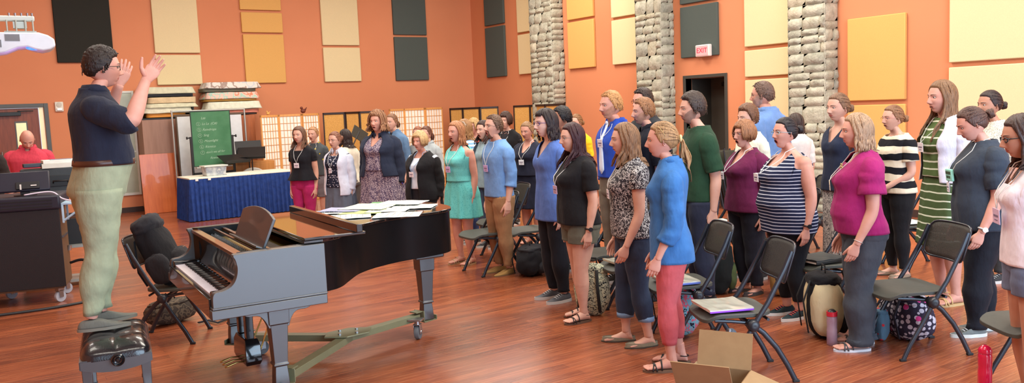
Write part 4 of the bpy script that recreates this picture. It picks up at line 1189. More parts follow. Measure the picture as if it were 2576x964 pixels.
def wristwatch(B, root, sd, colr=(30, 30, 32), face=(20, 20, 24), bracelet=False):
    S, E, W, H = B.arm[sd]; h = B.h; d = (W-E).normalized(); c = W-d*0.008
    r = arm_r(B, 0.97)+0.0015
    a = Vector((1, 0, 0)); a = (a-d*a.dot(d)).normalized(); b_ = d.cross(a)
    ring = [(c+a*math.cos(t)*r+b_*math.sin(t)*r)*h for t in [2*PI*k/18 for k in range(19)]]
    o = G().tube([tuple(q) for q in ring], 0.0065 if not bracelet else 0.0025, 6).out('watch_strap' if not bracelet else 'bracelet', plain(colr, 0.4, 0.6 if bracelet else 0), root, smooth=True)
    if not bracelet:
        fc = (c+a*sd*(r+0.002))*h; q = G().cyl(tuple(fc-a*sd*0.002), tuple(fc+a*sd*0.006), 0.017, n=18); q.out('watch_face', plain(face, 0.15), o, smooth=40)

def person(label, head_px, depth, turn, foot=None, **P):
    """head_px: crown of the head in the photo; depth along the lens axis, or foot: where the feet stand; turn: degrees away from the left profile towards the viewer"""
    if foot: depth = float((at_z(foot[0], foot[1])-np.array([0, 0, CAM_H]))@_cw)
    c = at_depth(head_px[0], head_px[1], depth); face = math.degrees(math.atan2(c[1], c[0]))+90+turn; base = P.get('base', 0.0)
    P['h'] = P.get('force_h') or float(c[2]-base)
    P.setdefault('far', depth > 7.4)
    B = Body(P)
    rz = R_(face-90)
    # the crown sits a little ahead of the feet
    fx, fy = math.cos(R_(face)), math.sin(R_(face)); k = (0.02+B.lean*0.45)*P['h']
    print('PERSON %.2f h=%.2f (%.2f,%.2f) %s' % (depth, P['h'], c[0], c[1], label[:50]))
    root = thing('person', label, 'person', (float(c[0]-fx*k), float(c[1]-fy*k), base), rz)
    build_body(B, root, P)
    if P.get('hair', 'short') != 'none': build_hair(B, P, root)
    for fn in P.get('wear', ()): fn(B, root, P)
    if P.get('shoes', 'sneaker') and not P.get('no_legs'): shoes(B, root, P)
    if P.get('glasses'): glasses(B, root, P)
    if P.get('badge'): badge(B, root, P)
    return root
# ------------------------------------------------------------------ the people
def WR(mat, name='shirt', **k): return lambda B, r, P: garment(B, r, name, mat, **k)
def TR(rgb, **k): return lambda B, r, P: trousers(B, r, cloth(rgb) if isinstance(rgb, tuple) else rgb, **k)
def SK(mat, **k): return lambda B, r, P: skirt(B, r, mat, **k)
def WATCH(sd, **k): return lambda B, r, P: wristwatch(B, r, sd, **k)
def TIE(rgb):
    def fn(B, r, P):
        g = G(); h = B.h; pts = []
        for k in range(13):
            t = k/12; z = 0.838-(0.838-0.585)*t; p = B.pt(PI/2, z, 0.018)
            if z < 0.70: p.y = max(p.y, B.pt(PI/2, 0.70, 0.018).y)
            pts.append((p, 0.010+0.014*sstep(0.05, 0.9, t)-(0.022 if k == 12 else 0)))
        rings = [[tuple(Vector((p.x+a*w_, p.y+b_*0.004, p.z))*h) for a, b_ in ((-1, 0), (-0.5, 1), (0.5, 1), (1, 0), (0.5, -1), (-0.5, -1))] for p, w_ in pts]
        g.loft(rings)
        o = g.out('necktie', cloth(rgb), r, smooth=True)
        c = pts[0][0]; G().ball((c.x*h, (c.y+0.004)*h, (c.z+0.004)*h), 0.010*h, 10, sc_=(1, 0.7, 1)).out('necktie_knot', cloth(rgb), o, smooth=True)
    return fn
def BELT(rgb, z=0.588):
    def fn(B, r, P):
        g = G(); rings = []
        for dz, o_ in ((-0.011, 0.010), (-0.010, 0.014), (0.010, 0.014), (0.011, 0.010)):
            rings.append([B.sc(B.pt(2*PI*k/48, z+dz, o_)) for k in range(48)])
        g.loft(rings, cap=False); o = g.out('belt', plain(rgb, 0.35), r, smooth=True)
        p = B.pt(PI/2, z, 0.016)*B.h
        G().box(tuple(p), (0.045, 0.006, 0.036)).out('buckle', plain((190, 185, 170), 0.3, 0.9), o, bevel=0.002)
    return fn
def NECKLACE(rgb, z=0.80, r_=0.0022, pend=0):
    def fn(B, r, P):
        pts = []
        for k in range(21):
            t = k/20; a = PI*t; zz = 0.846-(0.846-z)*math.sin(a); th = PI/2+math.cos(a)*1.3
            pts.append(B.sc(B.pt(th, zz, 0.006 if not pend else 0.014)))
        o = G().tube(pts, r_, 6).out('necklace', plain(rgb, 0.35, 0.6), r, smooth=True)
        if pend:
            c = B.pt(PI/2, z-0.015, 0.018)*B.h; g = G()
            for i in range(pend):
                a = 2*PI*i/pend; q = c+Vector((0.022*math.cos(a), 0, 0.022*math.sin(a))); g.tube([(q.x+0.012*math.cos(b_), q.y, q.z+0.012*math.sin(b_)) for b_ in [2*PI*j/10 for j in range(11)]], 0.0022, 5)
            g.out('pendant', plain((212, 196, 130), 0.35, 0.5), o, smooth=True)
    return fn
def EARRING():
    def fn(B, r, P):
        HM = head_matrix(B, P)
        for s in (-1, 1):
            c = HM @ Vector((s*0.345, -0.02, -0.14)); G().ball(tuple(c), 0.006, 10).out('earring', plain((235, 230, 220), 0.2), r, smooth=True)
    return fn
DEEP = [(0.98, 'x')]
# --- conductor standing on the bench
person('person conducting with raised hands on the black bench, navy polo and pale khakis', (250, 119), 5.0, -170, base=0.50, male=True, w=1.20, belly=0.7, butt=0.2,
       hair='short', haircol=(38, 26, 22), thick=0.045, hline=0.26, crown=0.4, skin='pink', yaw=-2, pitch=-2, glasses=(40, 32, 28), gth=1.3, lean=0.06,
       armR=((0.225, 0.085, 0.725), (0.180, 0.150, 0.865), (-0.10, 0.60, 0.80)), armL=((-0.225, 0.080, 0.725), (-0.140, 0.125, 0.865), (0.15, 0.40, 0.90)),
       hand='open', rollR=PI, rollL=PI, legL=(0.0, 0.0), legR=(-0.05, 0.0),
       wear=[TR((152, 160, 132), waist=0.600, fit=(0.008, 0.011, 0.009), off=0.008, amp=0.006), WR(cloth((34, 38, 54)), name='polo_shirt', hem=0.585, neck='collar', off=0.012, slv=0.50, ease=0.010, amp=0.005), BELT((70, 40, 30), 0.592)],
       shoes='loafer', shoecol=(104, 104, 96), solecol=(120, 116, 104))
# --- at the left edge
person('person in a coral red polo bending his balding head behind the equipment cart', (64, 320), 10.9, 84, male=True, w=1.2, hair='bald', haircol=(120, 96, 80), skin='pink', pitch=-34, yaw=8, arms='fwd',
       wear=[TR((60, 60, 66)), WR(cloth((204, 66, 84)), name='polo_shirt', hem=0.53, neck='collar', slv=0.45, ease=0.016)], shoecol=(40, 40, 40))
person('person cut off by the left edge, only a forearm reaching in behind the cart', (-52, 318), 9.6, -120, male=True, w=1.05, haircol=(70, 50, 40), skin='fair',
       armR=((0.14, 0.02, 0.62), (0.12, 0.145, 0.585), (0, 0.75, -0.6)), wear=[TR((40, 36, 36)), WR(cloth((48, 40, 38)), hem=0.5, slv=0.4)])
# --- left block, front row then behind
person('person with long brown hair in black tee and magenta trousers, beside the blue-skirted table', (752, 319), 11.2, 58, w=1.0, hair='long', hairlen=0.62, haircol=(112, 78, 58), skin='fair', ff=0.35, badge=True,
       wear=[TR((176, 40, 100), fit=(0.004, 0.005, 0.006)), WR(cloth((26, 26, 32)), name='tee_shirt', hem=0.545, neck='scoop', slv=0.24, ease=0.008, peplum=0.25)], shoes='flat')
person('person in a charcoal tee with a yellow print, behind the magenta trousers', (787, 320), 12.8, 62, w=1.05, hair='bun', haircol=(170, 124, 84), mouth=0.36, badge=True,
       wear=[TR((120, 116, 124), short=0.30), WR(speckle((70, 76, 80), (214, 190, 40), 11, 0.16), name='tee_shirt', hem=0.52, slv=0.3)])
person('person with glasses, open white shirt over dark floral blouse and grey skirt', (842, 332), 10.7, 50, w=1.12, hair='bun', haircol=(142, 92, 70), glasses=(110, 70, 60), mouth=0.09, badge=True, bw=0.016,
       wear=[SK(cloth((92, 98, 112)), top=0.6, hem=0.28, flare=0.03), WR(speckle((34, 38, 58), (190, 190, 205), 34, 0.30), name='blouse', hem=0.53, neck='scoop', slv=0.1), WR(cloth((216, 220, 236)), name='open_shirt', hem=0.46, neck='collar', off=0.022, slv=0.9, ease=0.018, open_w=0.55)], shoes='flat')
person('person with dark hair and sunglasses on top of her head, in a cream cardigan', (868, 326), 11.8, -35, w=1.1, hair='long', hairlen=0.5, haircol=(46, 32, 30), glasses=(60, 52, 52), glasses_up=True,
       wear=[TR((90, 84, 84)), WR(cloth((220, 214, 196)), name='cardigan', hem=0.5, slv=0.95, ease=0.016)])
person('tall person with curly light brown hair, dark denim jacket and checked dress', (948, 282), 10.5, 58, w=1.34, bust=0.6, belly=0.4, hair='curly', haircol=(158, 112, 80), mouth=0.27, skin='pink', yaw=0, pitch=3,
       wear=[SK(speckle((92, 80, 104), (190, 176, 182), 75, 0.42), top=0.60, hem=0.2, flare=0.05, pleats=11), WR(speckle((92, 80, 104), (190, 176, 182), 75, 0.42), name='dress_bodice', hem=0.58, neck='v', slv=0), WR(cloth((38, 46, 66)), name='denim_jacket', hem=0.535, neck='collar', off=0.022, slv=0.96, ease=0.018, open_w=0.50), WATCH(-1, face=(90, 90, 200))], shoes='flat')
person('person in a light denim jacket, brown hair tied back, in front of the paper screens', (985, 287), 12.4, 52, w=1.05, hair='pony', haircol=(140, 100, 72), hairlen=0.4, mouth=0.18,
       wear=[TR((60, 60, 70)), WR(cloth((30, 36, 50)), name='top', hem=0.55, slv=0), WR(cloth((96, 128, 164)), name='denim_jacket', hem=0.53, neck='collar', off=0.02, slv=0.95, ease=0.014, open_w=0.2)])
person('short person with blonde fringe in a black cardigan with a pale blue lanyard', (1056, 333), 9.7, 52, w=1.28, belly=0.4, hair='bob', haircol=(206, 170, 122), skin='pink', mouth=0.15, badge=True, badge_x=0.02, lanyard=(150, 180, 220),
       wear=[SK(cloth((34, 34, 40)), top=0.58, hem=0.25, flare=0.02), WR(cloth((206, 214, 226)), name='blouse', hem=0.56, neck='scoop', slv=0.1), WR(cloth((26, 26, 30)), name='cardigan', hem=0.47, neck='v', off=0.022, slv=0.95, ease=0.014, open_w=0.24)], shoes='flat')
person('person with glasses and low ponytail in a grey shirt behind the black cardigan', (1072, 318), 11.8, 50, w=1.05, hair='pony', haircol=(112, 70, 54), glasses=(90, 50, 40), hairlen=0.5,
       wear=[TR((90, 86, 90)), WR(cloth((170, 180, 184)), name='shirt', hem=0.5, neck='collar', slv=0.9, ease=0.014)])
person('person hidden but for reddish parted hair, left of the glasses and grey shirt', (1051, 319), 12.5, 70, hair='lowbun', haircol=(150, 92, 64), wear=[TR((70, 70, 70)), WR(cloth((140, 140, 140)), hem=0.5)])
person('person in a turquoise lace sundress with long auburn-blonde hair, at the end of the piano', (1147, 306), 0, 44, foot=(1165, 672), w=1.06, bust=0.3, hair='long', hairlen=0.45, haircol=(178, 122, 84), ff=0.05, mouth=0.30, skin='pink', badge=True, badge_x=0.01, badgecol=(206, 180, 226),
       wear=[SK(speckle((104, 200, 196), (78, 176, 176), 60, 0.3), top=0.605, hem=0.335, flare=0.03, pleats=10), WR(speckle((112, 206, 202), (86, 184, 184), 70, 0.25), name='dress_bodice', hem=0.59, neck='scoop', slv=0)], feet='sandal', shoes='sandal', shoecol=(190, 160, 120), solecol=(176, 140, 100))
person('person in a blue and white striped tee with white sunglasses on long brown hair', (1168, 301), 10.6, 12, hair='long', hairlen=0.5, haircol=(160, 118, 78), glasses=(225, 225, 225), glasses_up=True, gth=2.0,
       wear=[TR((60, 80, 130)), WR(stripes((226, 232, 240), (120, 170, 220), 0.045, 0.5), name='tee_shirt', hem=0.5, slv=0.4)])
person('person with short blonde hair in a salmon cardigan, far back by the tan screens', (1192, 300), 12.6, 56, w=1.1, hair='bob', haircol=(196, 158, 104), skin='pink', wear=[TR((80, 70, 70)), WR(cloth((206, 92, 80)), name='cardigan', hem=0.5, neck='v', slv=0.9)])
person('person with long dark hair singing in a denim vest over a pale top', (1216, 304), 10.2, 45, hair='long', hairlen=0.55, haircol=(58, 36, 32), mouth=0.7, wear=[TR((70, 80, 100)), WR(cloth((150, 172, 180)), name='top', hem=0.48, slv=0.2), WR(cloth((44, 58, 74)), name='denim_vest', hem=0.5, neck='v', off=0.02, slv=0, open_w=0.4)])
person('person with goatee in light blue tee and tan chinos, singing', (1240, 291), 0, 32, foot=(1246, 697), male=True, w=0.98, hair='short', haircol=(104, 76, 58), thick=0.03, beard='goatee', mouth=1.0, skin='fair', glasses=(70, 60, 60), gth=0.8, badge=True, badge_x=0.0, badgecol=(200, 176, 230), pitch=6,
       wear=[TR((150, 112, 78), fit=(0.010, 0.012, 0.010), amp=0.005), WR(cloth((112, 154, 208)), name='tee_shirt', hem=0.495, slv=0.72, ease=0.014, off=0.012, amp=0.006)], shoes='moccasin', shoecol=(160, 124, 72), solecol=(120, 92, 60))
person('person with short dark hair in a black cardigan and lanyard, before the dark-framed screens', (1272, 284), 12.2, 60, w=1.05, hair='bob', haircol=(62, 38, 30), mouth=0.12, skin='fair', wear=[TR((40, 40, 44)), WR(speckle((40, 36, 40), (150, 110, 100), 30, 0.25), name='blouse', hem=0.5, slv=0.1), WR(cloth((22, 22, 26)), name='cardigan', hem=0.47, neck='v', off=0.02, slv=0.95, open_w=0.35)], badge=True)
person('person in a navy V-neck dress with a white lanyard badge, fair hair pinned up', (1327, 306), 10.3, 58, w=1.32, bust=0.5, belly=0.3, hair='bun', haircol=(150, 116, 84), skin='pink', pitch=-8, badge=True, badgecol=(235, 240, 250), badge_z=0.68,
       wear=[SK(cloth((32, 36, 54)), top=0.60, hem=0.30, flare=0.015, name='skirt'), WR(cloth((32, 36, 54)), name='dress_bodice', hem=0.57, neck='v', slv=0.5, ease=0.012)], feet='sandal', shoes='sandal', shoecol=(170, 150, 120))
person('person with dark wavy hair in a periwinkle blue tunic and black trousers', (1374, 275), 0, 28, foot=(1388, 768), w=0.95, hair='long', hairlen=0.42, haircol=(40, 28, 30), wave=0.03, mouth=0.24, skin='pale', glasses=(70, 50, 130), gth=1.5, ff=0.0, fringe=True,
       wear=[TR((26, 28, 36), fit=(0.006, 0.008, 0.010)), WR(cloth((88, 120, 192)), name='tunic', hem=0.43, neck='v', slv=0.28, ease=0.012, off=0.012, flare=0.05)], shoes='sneaker', shoecol=(84, 86, 92), solecol=(200, 200, 196))
person('person with short black hair behind the wavy-haired singer in the blue tunic', (1414, 269), 8.6, 15, male=True, hair='short', haircol=(28, 26, 30), skin='tan', thick=0.04, wear=[TR((50, 50, 60)), WR(cloth((70, 80, 90)), hem=0.5)])
person('person in a bright yellow tee, far back behind the dark red hair', (1450, 288), 11.6, 50, hair='lowbun', haircol=(140, 100, 64), wear=[TR((60, 60, 70)), WR(cloth((240, 200, 40)), name='tee_shirt', hem=0.5, slv=0.5)])
person('person with long dark red hair, glasses, black tee and olive shorts', (1440, 311), 0, 24, foot=(1438, 818), w=1.16, bust=0.7, belly=0.3, hair='long', hairlen=0.85, haircol=(56, 22, 30), ff=0.32, skin='fair', glasses=(130, 120, 120), badge=True, badge_x=0.0, badgecol=(206, 180, 210), legL=(0.035, 0), legR=(-0.02, 0),
       wear=[TR((98, 98, 86), short=0.405, fit=(0.012, 0.014, 0.016), waist=0.58), WR(cloth((26, 26, 30)), name='tee_shirt', hem=0.50, slv=0.36, ease=0.012, off=0.011), WATCH(-1)], feet='sandal', shoes='sandal', shoecol=(26, 22, 22), solecol=(96, 70, 54))
person('tall person with ginger hair in a royal blue dress shirt and white necktie', (1538, 230), 7.75, 32, male=True, w=1.06, hair='short', haircol=(196, 142, 88), thick=0.028, beard='full', beardcol=(176, 120, 80), skin='pink', badge=True, badge_z=0.74,
       wear=[TR((116, 104, 88)), WR(cloth((42, 76, 176)), name='dress_shirt', hem=0.565, neck='collar', slv=0.8, ease=0.016, off=0.014), TIE((222, 226, 236)), BELT((50, 40, 36), 0.575)], shoecol=(40, 34, 30))
person('person with wavy dark hair and glasses in a black tee, by the middle stone column', (1618, 223), 8.7, 38, male=True, w=1.15, hair='short', haircol=(52, 36, 32), glasses=(40, 30, 30), skin='pink', wear=[TR((40, 40, 50)), WR(cloth((36, 40, 46)), name='tee_shirt', hem=0.5, slv=0.45)])
person('person with short sandy hair and stubble in a dark collared shirt, behind the print blouse', (1620, 248), 7.95, 18, male=True, w=0.98, hair='short', haircol=(150, 104, 68), beard='full', thick=0.04, skin='fair', mouth=0.12, wear=[TR((50, 50, 60)), WR(cloth((30, 32, 42)), name='shirt', hem=0.52, neck='collar', slv=0.45)])
person('person with long light brown hair, black and white print blouse, rolled dark jeans', (1573, 311), 0, 12, foot=(1582, 882), w=1.04, bust=0.2, belly=0.25, hair='long', hairlen=0.62, haircol=(132, 96, 66), az0=70, ff=0.22, mouth=0.21, skin='fair', badge=True, badge_z=0.69, arms='fwd', legL=(-0.03, 0), legR=(0.05, 0),
       wear=[TR((46, 58, 80), ankle=0.115, fit=(0.004, 0.005, 0.008), cuffcol=(120, 150, 184)), WR(speckle((60, 56, 62), (208, 206, 204), 60, 0.5, (20, 20, 26), kind='noise'), name='blouse', hem=0.50, neck='scoop', slv=0.20, ease=0.012, off=0.014)], shoes='flat', shoecol=(136, 128, 108), solecol=(70, 64, 54))
person('person with long blonde ponytail, blue chambray shirt and coral jeans, nearest the box', (1668, 308), 0, 2, foot=(1672, 944), w=0.94, hair='pony', hairlen=1.25, curl=0.035, haircol=(160, 122, 82), tie=(226, 206, 150), skin='pink', arms='fwd', glasses=(196, 170, 110), glasses_up=True, legL=(0.03, 0), legR=(-0.01, 0),
       wear=[TR((192, 88, 94), ankle=0.11, fit=(0.003, 0.003, 0.004), amp=0.002), WR(cloth((58, 108, 166)), name='chambray_shirt', hem=0.445, neck='collar', slv=0.80, ease=0.020, off=0.014, amp=0.007, cuff=0.004, flare=0.05)], feet='sandal', shoes='sandal', shoecol=(26, 22, 24), solecol=(110, 84, 64))
person('person with short dark beard in a dark green tee, in front of the doorway', (1744, 236), 6.9, 18, male=True, w=0.98, hair='short', haircol=(62, 48, 42), thick=0.055, crown=0.8, beard='full', skin='fair', arms='back',
       wear=[TR((42, 46, 64)), WR(cloth((36, 66, 46)), name='tee_shirt', hem=0.50, slv=0.44, ease=0.018, off=0.013)], shoecol=(50, 44, 44))
person('person with short brown hair in a pale shirt, behind the plum sweater', (1882, 266), 7.8, 40, w=0.9, hair='short', haircol=(112, 76, 54), thick=0.06, crown=0.9, skin='fair', wear=[TR((60, 60, 70)), WR(cloth((232, 228, 206)), name='shirt', hem=0.5, slv=0.5)])
person('person in a blue shirt turned away, greying hair, glasses and beard, against the cream panel', (1922, 206), 8.4, -32, male=True, w=1.08, hair='short', haircol=(104, 78, 66), temple=-0.04, thick=0.022, beard='full', beardcol=(170, 160, 152), skin='pink', yaw=22, glasses=(80, 60, 50), wear=[TR((60, 64, 84)), WR(cloth((108, 142, 194)), name='dress_shirt', hem=0.53, neck='collar', slv=0.9, ease=0.018, off=0.014)])
person('person with short light brown hair and glasses singing in a plum V-neck sweater', (1872, 307), 0, 38, foot=(1885, 748), w=1.28, bust=0.9, hair='bob', haircol=(158, 108, 74), skin='pink', mouth=0.8, glasses=(150, 120, 120), badge=True, badge_x=0.02, badge_z=0.70, badge_off=0.02, pitch=3,
       wear=[TR((34, 34, 44)), WR(cloth((104, 32, 72)), name='sweater', hem=0.49, neck='v', slv=0.78, ease=0.016, off=0.014)], shoes='flat', shoecol=(70, 64, 64))
person('person with black pinned hair, navy striped tank top and bright sneakers', (1975, 298), 0, 34, foot=(1968, 812), w=1.36, bust=0.9, belly=1.3, hair='bun', haircol=(34, 28, 32), skin='pink', mouth=0.8, glasses=(150, 180, 190), gth=1.3, badge=True, badge_x=0.02, badge_z=0.715, badge_off=0.012, pitch=3,
       wear=[TR((24, 26, 32), fit=(0.002, 0.002, 0.002), amp=0.001, ankle=0.09), WR(stripes((32, 38, 66), (196, 200, 214), 0.026, 0.74), name='tank_top', hem=0.44, neck='lowscoop', slv=0, amp=0.002, off=0.010), WATCH(-1)], shoes='sneaker', shoecol=(44, 60, 66), solecol=(232, 236, 236), lace=(240, 90, 90))
person('person with long dark hair and a white tee turned away, beside the nearest stone column', (2002, 286), 9.5, -50, hair='long', hairlen=0.35, haircol=(64, 48, 44), wave=0.03, wear=[TR((170, 150, 130)), WR(cloth((230, 226, 222)), name='tee_shirt', hem=0.5, slv=0.5)])
person('person in a navy sleeveless V-neck top and snakeskin-print skirt, in front of the stone column', (2110, 236), 7.4, 44, w=0.98, hair='lowbun', haircol=(124, 90, 66), skin='fair', arms='back',
       wear=[SK(speckle((190, 184, 178), (60, 58, 62), 30, 0.4, kind='noise'), top=0.56, hem=0.10, flare=0.0, pamp=0.002), WR(cloth((38, 46, 68)), name='sleeveless_top', hem=0.50, neck='v', slv=0, off=0.012)], shoes='flat')
person('person with sandy hair in a fuchsia blouse, grey slacks and gold necklace', (2158, 287), 0, 14, foot=(2118, 893), w=1.12, bust=0.5, belly=0.9, hair='long', hairlen=0.38, haircol=(168, 134, 104), ff=0.0, skin='pink', arms='fwd', badge=True, badge_x=0.03, badge_z=0.70, badgecol=(240, 232, 200), legL=(0.04, 0), legR=(0.0, 0),
       wear=[TR((64, 68, 76), fit=(0.012, 0.018, 0.028), ankle=0.028, amp=0.006), WR(cloth((150, 30, 96)), name='blouse', hem=0.505, neck='scoop', slv=0.34, ease=0.022, off=0.014, amp=0.006, puff=0.5), NECKLACE((200, 180, 110), 0.79, 0.0016, 6), EARRING(), WATCH(-1, colr=(200, 196, 190), bracelet=True)], feet='sandal', shoes='sandal', shoecol=(58, 58, 62), solecol=(214, 216, 220))
person('person with low bun and glasses in a cream and black striped tee', (2248, 266), 0, 36, foot=(2225, 706), w=1.0, hair='lowbun', haircol=(138, 96, 66), skin='fair', glasses=(190, 120, 120), mouth=0.18, arms='clasp',
       wear=[TR((26, 26, 30), fit=(0.006, 0.006, 0.006)), WR(stripes((26, 26, 32), (226, 214, 190), 0.125, 0.5), name='tee_shirt', hem=0.50, neck='boat', slv=0.30, ease=0.026, off=0.018)], shoes='flat', shoecol=(150, 130, 110))
person('tall person with very long brown hair, white cardigan over green striped dress', (2372, 204), 0, 34, foot=(2372, 776), w=1.05, bust=0.3, hair='long', hairlen=1.15, haircol=(128, 92, 62), az0=72, ff=0.34, skin='pink', mouth=0.12, badge=True, badge_z=0.71, badge_x=0.02,
       wear=[SK(stripes((74, 92, 58), (214, 220, 200), 0.062, 0.82), top=0.60, hem=0.27, flare=0.035, pleats=6), WR(stripes((84, 104, 62), (214, 220, 200), 0.062, 0.80), name='dress_bodice', hem=0.58, neck='crew', slv=0.1), WR(cloth((216, 216, 232)), name='cardigan', hem=0.555, neck='v', off=0.020, slv=0.58, ease=0.016, open_w=0.62)], feet='sandal', shoes='sandal', shoecol=(210, 180, 120), solecol=(200, 170, 120))
def POUCH():
    def fn(B, r, P):
        p = B.pt(PI/2-0.1, 0.70, 0.030)*B.h
        o = G().box((0, 0, 0), (0.095, 0.02, 0.085)).out('pouch', cloth((150, 216, 196)), r, bevel=0.006); o.location = p; o.rotation_euler = (R_(-6), 0, 0.05)
        G().box((0, 0.0115, 0.018), (0.07, 0.003, 0.018)).box((-0.015, 0.0115, -0.012), (0.02, 0.003, 0.016)).box((0.015, 0.0115, -0.012), (0.02, 0.003, 0.016)).out('pouch_print', plain((60, 84, 60)), o)
        p2 = B.pt(PI/2-0.3, 0.64, 0.034)*B.h
        k = G().tube([(0.02*math.cos(a), 0, 0.028*math.sin(a)) for a in [2*PI*i/16 for i in range(17)]], 0.003, 6).out('key_loop', plain((225, 228, 226), 0.4), r, smooth=True); k.location = p2
    return fn
person('person looking down, bun, charcoal tee, teal pouch on a lanyard, grey sneakers', (2462, 263), 0, 22, foot=(2462, 856), w=1.18, bust=0.4, belly=0.5, hair='bun', haircol=(84, 56, 46), skin='pink', pitch=-20, yaw=-4, badge=True, badge_z=0.645, badge_x=0.03, arms='fwd', legL=(0.05, 0.01), legR=(-0.03, 0),
       wear=[TR((28, 30, 38), fit=(0.010, 0.014, 0.016), ankle=0.035, amp=0.005), WR(cloth((50, 58, 70)), name='tee_shirt', hem=0.47, slv=0.42, ease=0.022, off=0.014, amp=0.006), POUCH(), WATCH(-1, colr=(196, 196, 196), face=(220, 230, 235))], shoes='sneaker', shoecol=(112, 118, 116), solecol=(206, 208, 200))
person('person with dark hair tied back in a cream lace-print top, behind the woman looking down', (2492, 229), 7.3, 40, hair='lowbun', haircol=(52, 38, 36), skin='tan', wear=[TR((60, 60, 60)), WR(speckle((226, 220, 204), (150, 144, 130), 40, 0.5, kind='noise'), name='blouse', hem=0.5, slv=0.5)])
person('person in white tank top and grey shorts, dark hair, at the right edge', (2583, 287), 4.35, 18, w=1.0, bust=0.4, hair='long', hairlen=0.75, haircol=(66, 46, 40), wave=0.03, skin='tan', glasses=(28, 24, 26), gth=2.2, pitch=-8, ff=0.05, badge=True, badge_z=0.66, badgecol=(216, 190, 214), bw=0.034, bh=0.026,
       wear=[TR((100, 110, 134), short=0.40, fit=(0.012, 0.014, 0.018), waist=0.58), WR(cloth((226, 218, 226)), name='tank_top', hem=0.50, neck='lowscoop', slv=0, off=0.009)], feet='sandal', shoes='sandal')
# ------------------------------------------------------------------ grand piano on its truck
M_EBONY = plain((18, 18, 20), 0.16, coat=0.6, var=0.1)
M_SATIN = plain((16, 18, 22), 0.46, coat=0.2, var=0.3, vs=3, spec=0.5)
M_SATIN.node_tree.nodes['Principled BSDF'].inputs['IOR'].default_value = 2.1
M_TRUCK = plain((122, 122, 92), 0.45, 0.25); M_STEEL = plain((176, 178, 182), 0.25, 0.9); M_RUB = plain((96, 98, 100), 0.6); M_BRASS = plain((200, 170, 100), 0.3, 0.9)
PO = (1.175, 4.75); PR = R_(-3.5)
pn = thing('grand_piano', 'black grand piano on a three-armed wheeled truck in the middle of the floor', 'piano', (PO[0], PO[1], 0), PR)
def smooth_line(p, k=3):
    for _ in range(k):
        q = [p[0]]
        for a, b_ in zip(p[:-1], p[1:]): q += [(a[0]*.75+b_[0]*.25, a[1]*.75+b_[1]*.25), (a[0]*.25+b_[0]*.75, a[1]*.25+b_[1]*.75)]
        p = q+[p[-1]]
    return p
bent = smooth_line([(0.66, 0.05), (0.78, 0.10), (0.90, 0.28), (1.06, 0.50), (1.35, 0.66), (1.66, 0.71), (1.86, 0.76), (1.96, 0.92), (1.975, 1.16), (1.95, 1.36), (1.84, 1.42), (1.70, 1.42)])
outer = [(0.16, 0.05)]+bent+[(0.16, 1.42)]
def inset(poly, d):
    out = []; n = len(poly)
    for i in range(n):
        a, b_, c = Vector(poly[i-1]), Vector(poly[i]), Vector(poly[(i+1) % n]); t = (c-a).normalized() if (c-a).length > 1e-6 else Vector((1, 0))
        out.append((b_.x-t.y*d, b_.y+t.x*d))
    return out
inner = inset(outer, 0.05)
# rim as a wall following the outline
g = G(); zs = [(0.655, 0.0), (0.66, 0.002), (0.955, 0.002), (0.96, 0.0)]
n = len(outer)
V = []; F = []
for (x, y) in outer: V += [(x, y, 0.655), (x, y, 0.96)]
for (x, y) in inner: V += [(x, y, 0.655), (x, y, 0.96)]
for i in range(n-1):
    a, b_ = 2*i, 2*i+2; c, d = 2*n+2*i, 2*n+2*i+2
    F += [(a, b_, b_+1, a+1), (c+1, d+1, d, c), (a+1, b_+1, d+1, c+1), (a, c, d, b_)]
F += [(0, 1, 2*n+1, 2*n), (2*n-2, 4*n-2, 4*n-1, 2*n-1)]
g.add(V, F); g.prism([(x, y) for x, y in inner], 0.655, 0.69)
g.out('rim', plain((12, 12, 13), 0.28, coat=0.0, var=0.1, spec=0.35), pn, smooth=40)
# arms and cheeks (profile seen from the side, extruded across)
prof = smooth_line([(0.0, 0.655), (0.0, 0.735), (0.015, 0.755), (0.07, 0.757), (0.125, 0.79), (0.150, 0.86), (0.140, 0.925), (0.125, 0.945), (0.135, 0.96), (0.66, 0.96)], 2)+[(0.66, 0.655)]
for y0, y1 in ((0.0, 0.055), (1.415, 1.47)):
    G().prism(prof, y0, y1, 'Y').out('arm', M_SATIN, pn, smooth=40, bevel=0.003)
# moulded skirt below the arms, keybed and key slip
for y0, y1 in ((-0.012, 0.06), (1.41, 1.482)):
    G().bb((-0.012, y0, 0.60), (0.655, y1, 0.655)).bb((-0.006, y0+0.004, 0.655), (0.66, y1-0.004, 0.668)).out('side_moulding', M_SATIN, pn, bevel=0.004)
G().bb((-0.01, 0.05, 0.60), (0.60, 1.42, 0.668)).out('keybed', M_EBONY, pn, bevel=0.004)
G().bb((-0.012, 0.05, 0.60), (0.012, 1.42, 0.715)).out('key_slip', M_EBONY, pn, bevel=0.004)
for y0, y1 in ((0.055, 0.125), (1.345, 1.415)): G().bb((0.01, y0, 0.668), (0.19, y1, 0.745)).out('key_block', M_EBONY, pn, bevel=0.008)
g = G(); kw = 1.22/52
for i in range(52): g.bb((0.02, 0.125+i*kw+0.0007, 0.69), (0.18, 0.125+(i+1)*kw-0.0007, 0.722))
g.out('white_keys', plain((236, 232, 244), 0.25), pn, bevel=0.001, seg=1)
g = G()
for i in range(51):
    if (i+5) % 7 in (0, 1, 3, 4, 5): g.bb((0.075, 0.125+(i+1)*kw-0.006, 0.72), (0.18, 0.125+(i+1)*kw+0.006, 0.733))
g.out('black_keys', M_EBONY, pn, bevel=0.002, seg=1)
fb = smooth_line([(0.165, 0.725), (0.19, 0.74), (0.205, 0.80), (0.195, 0.87), (0.175, 0.92)], 2)
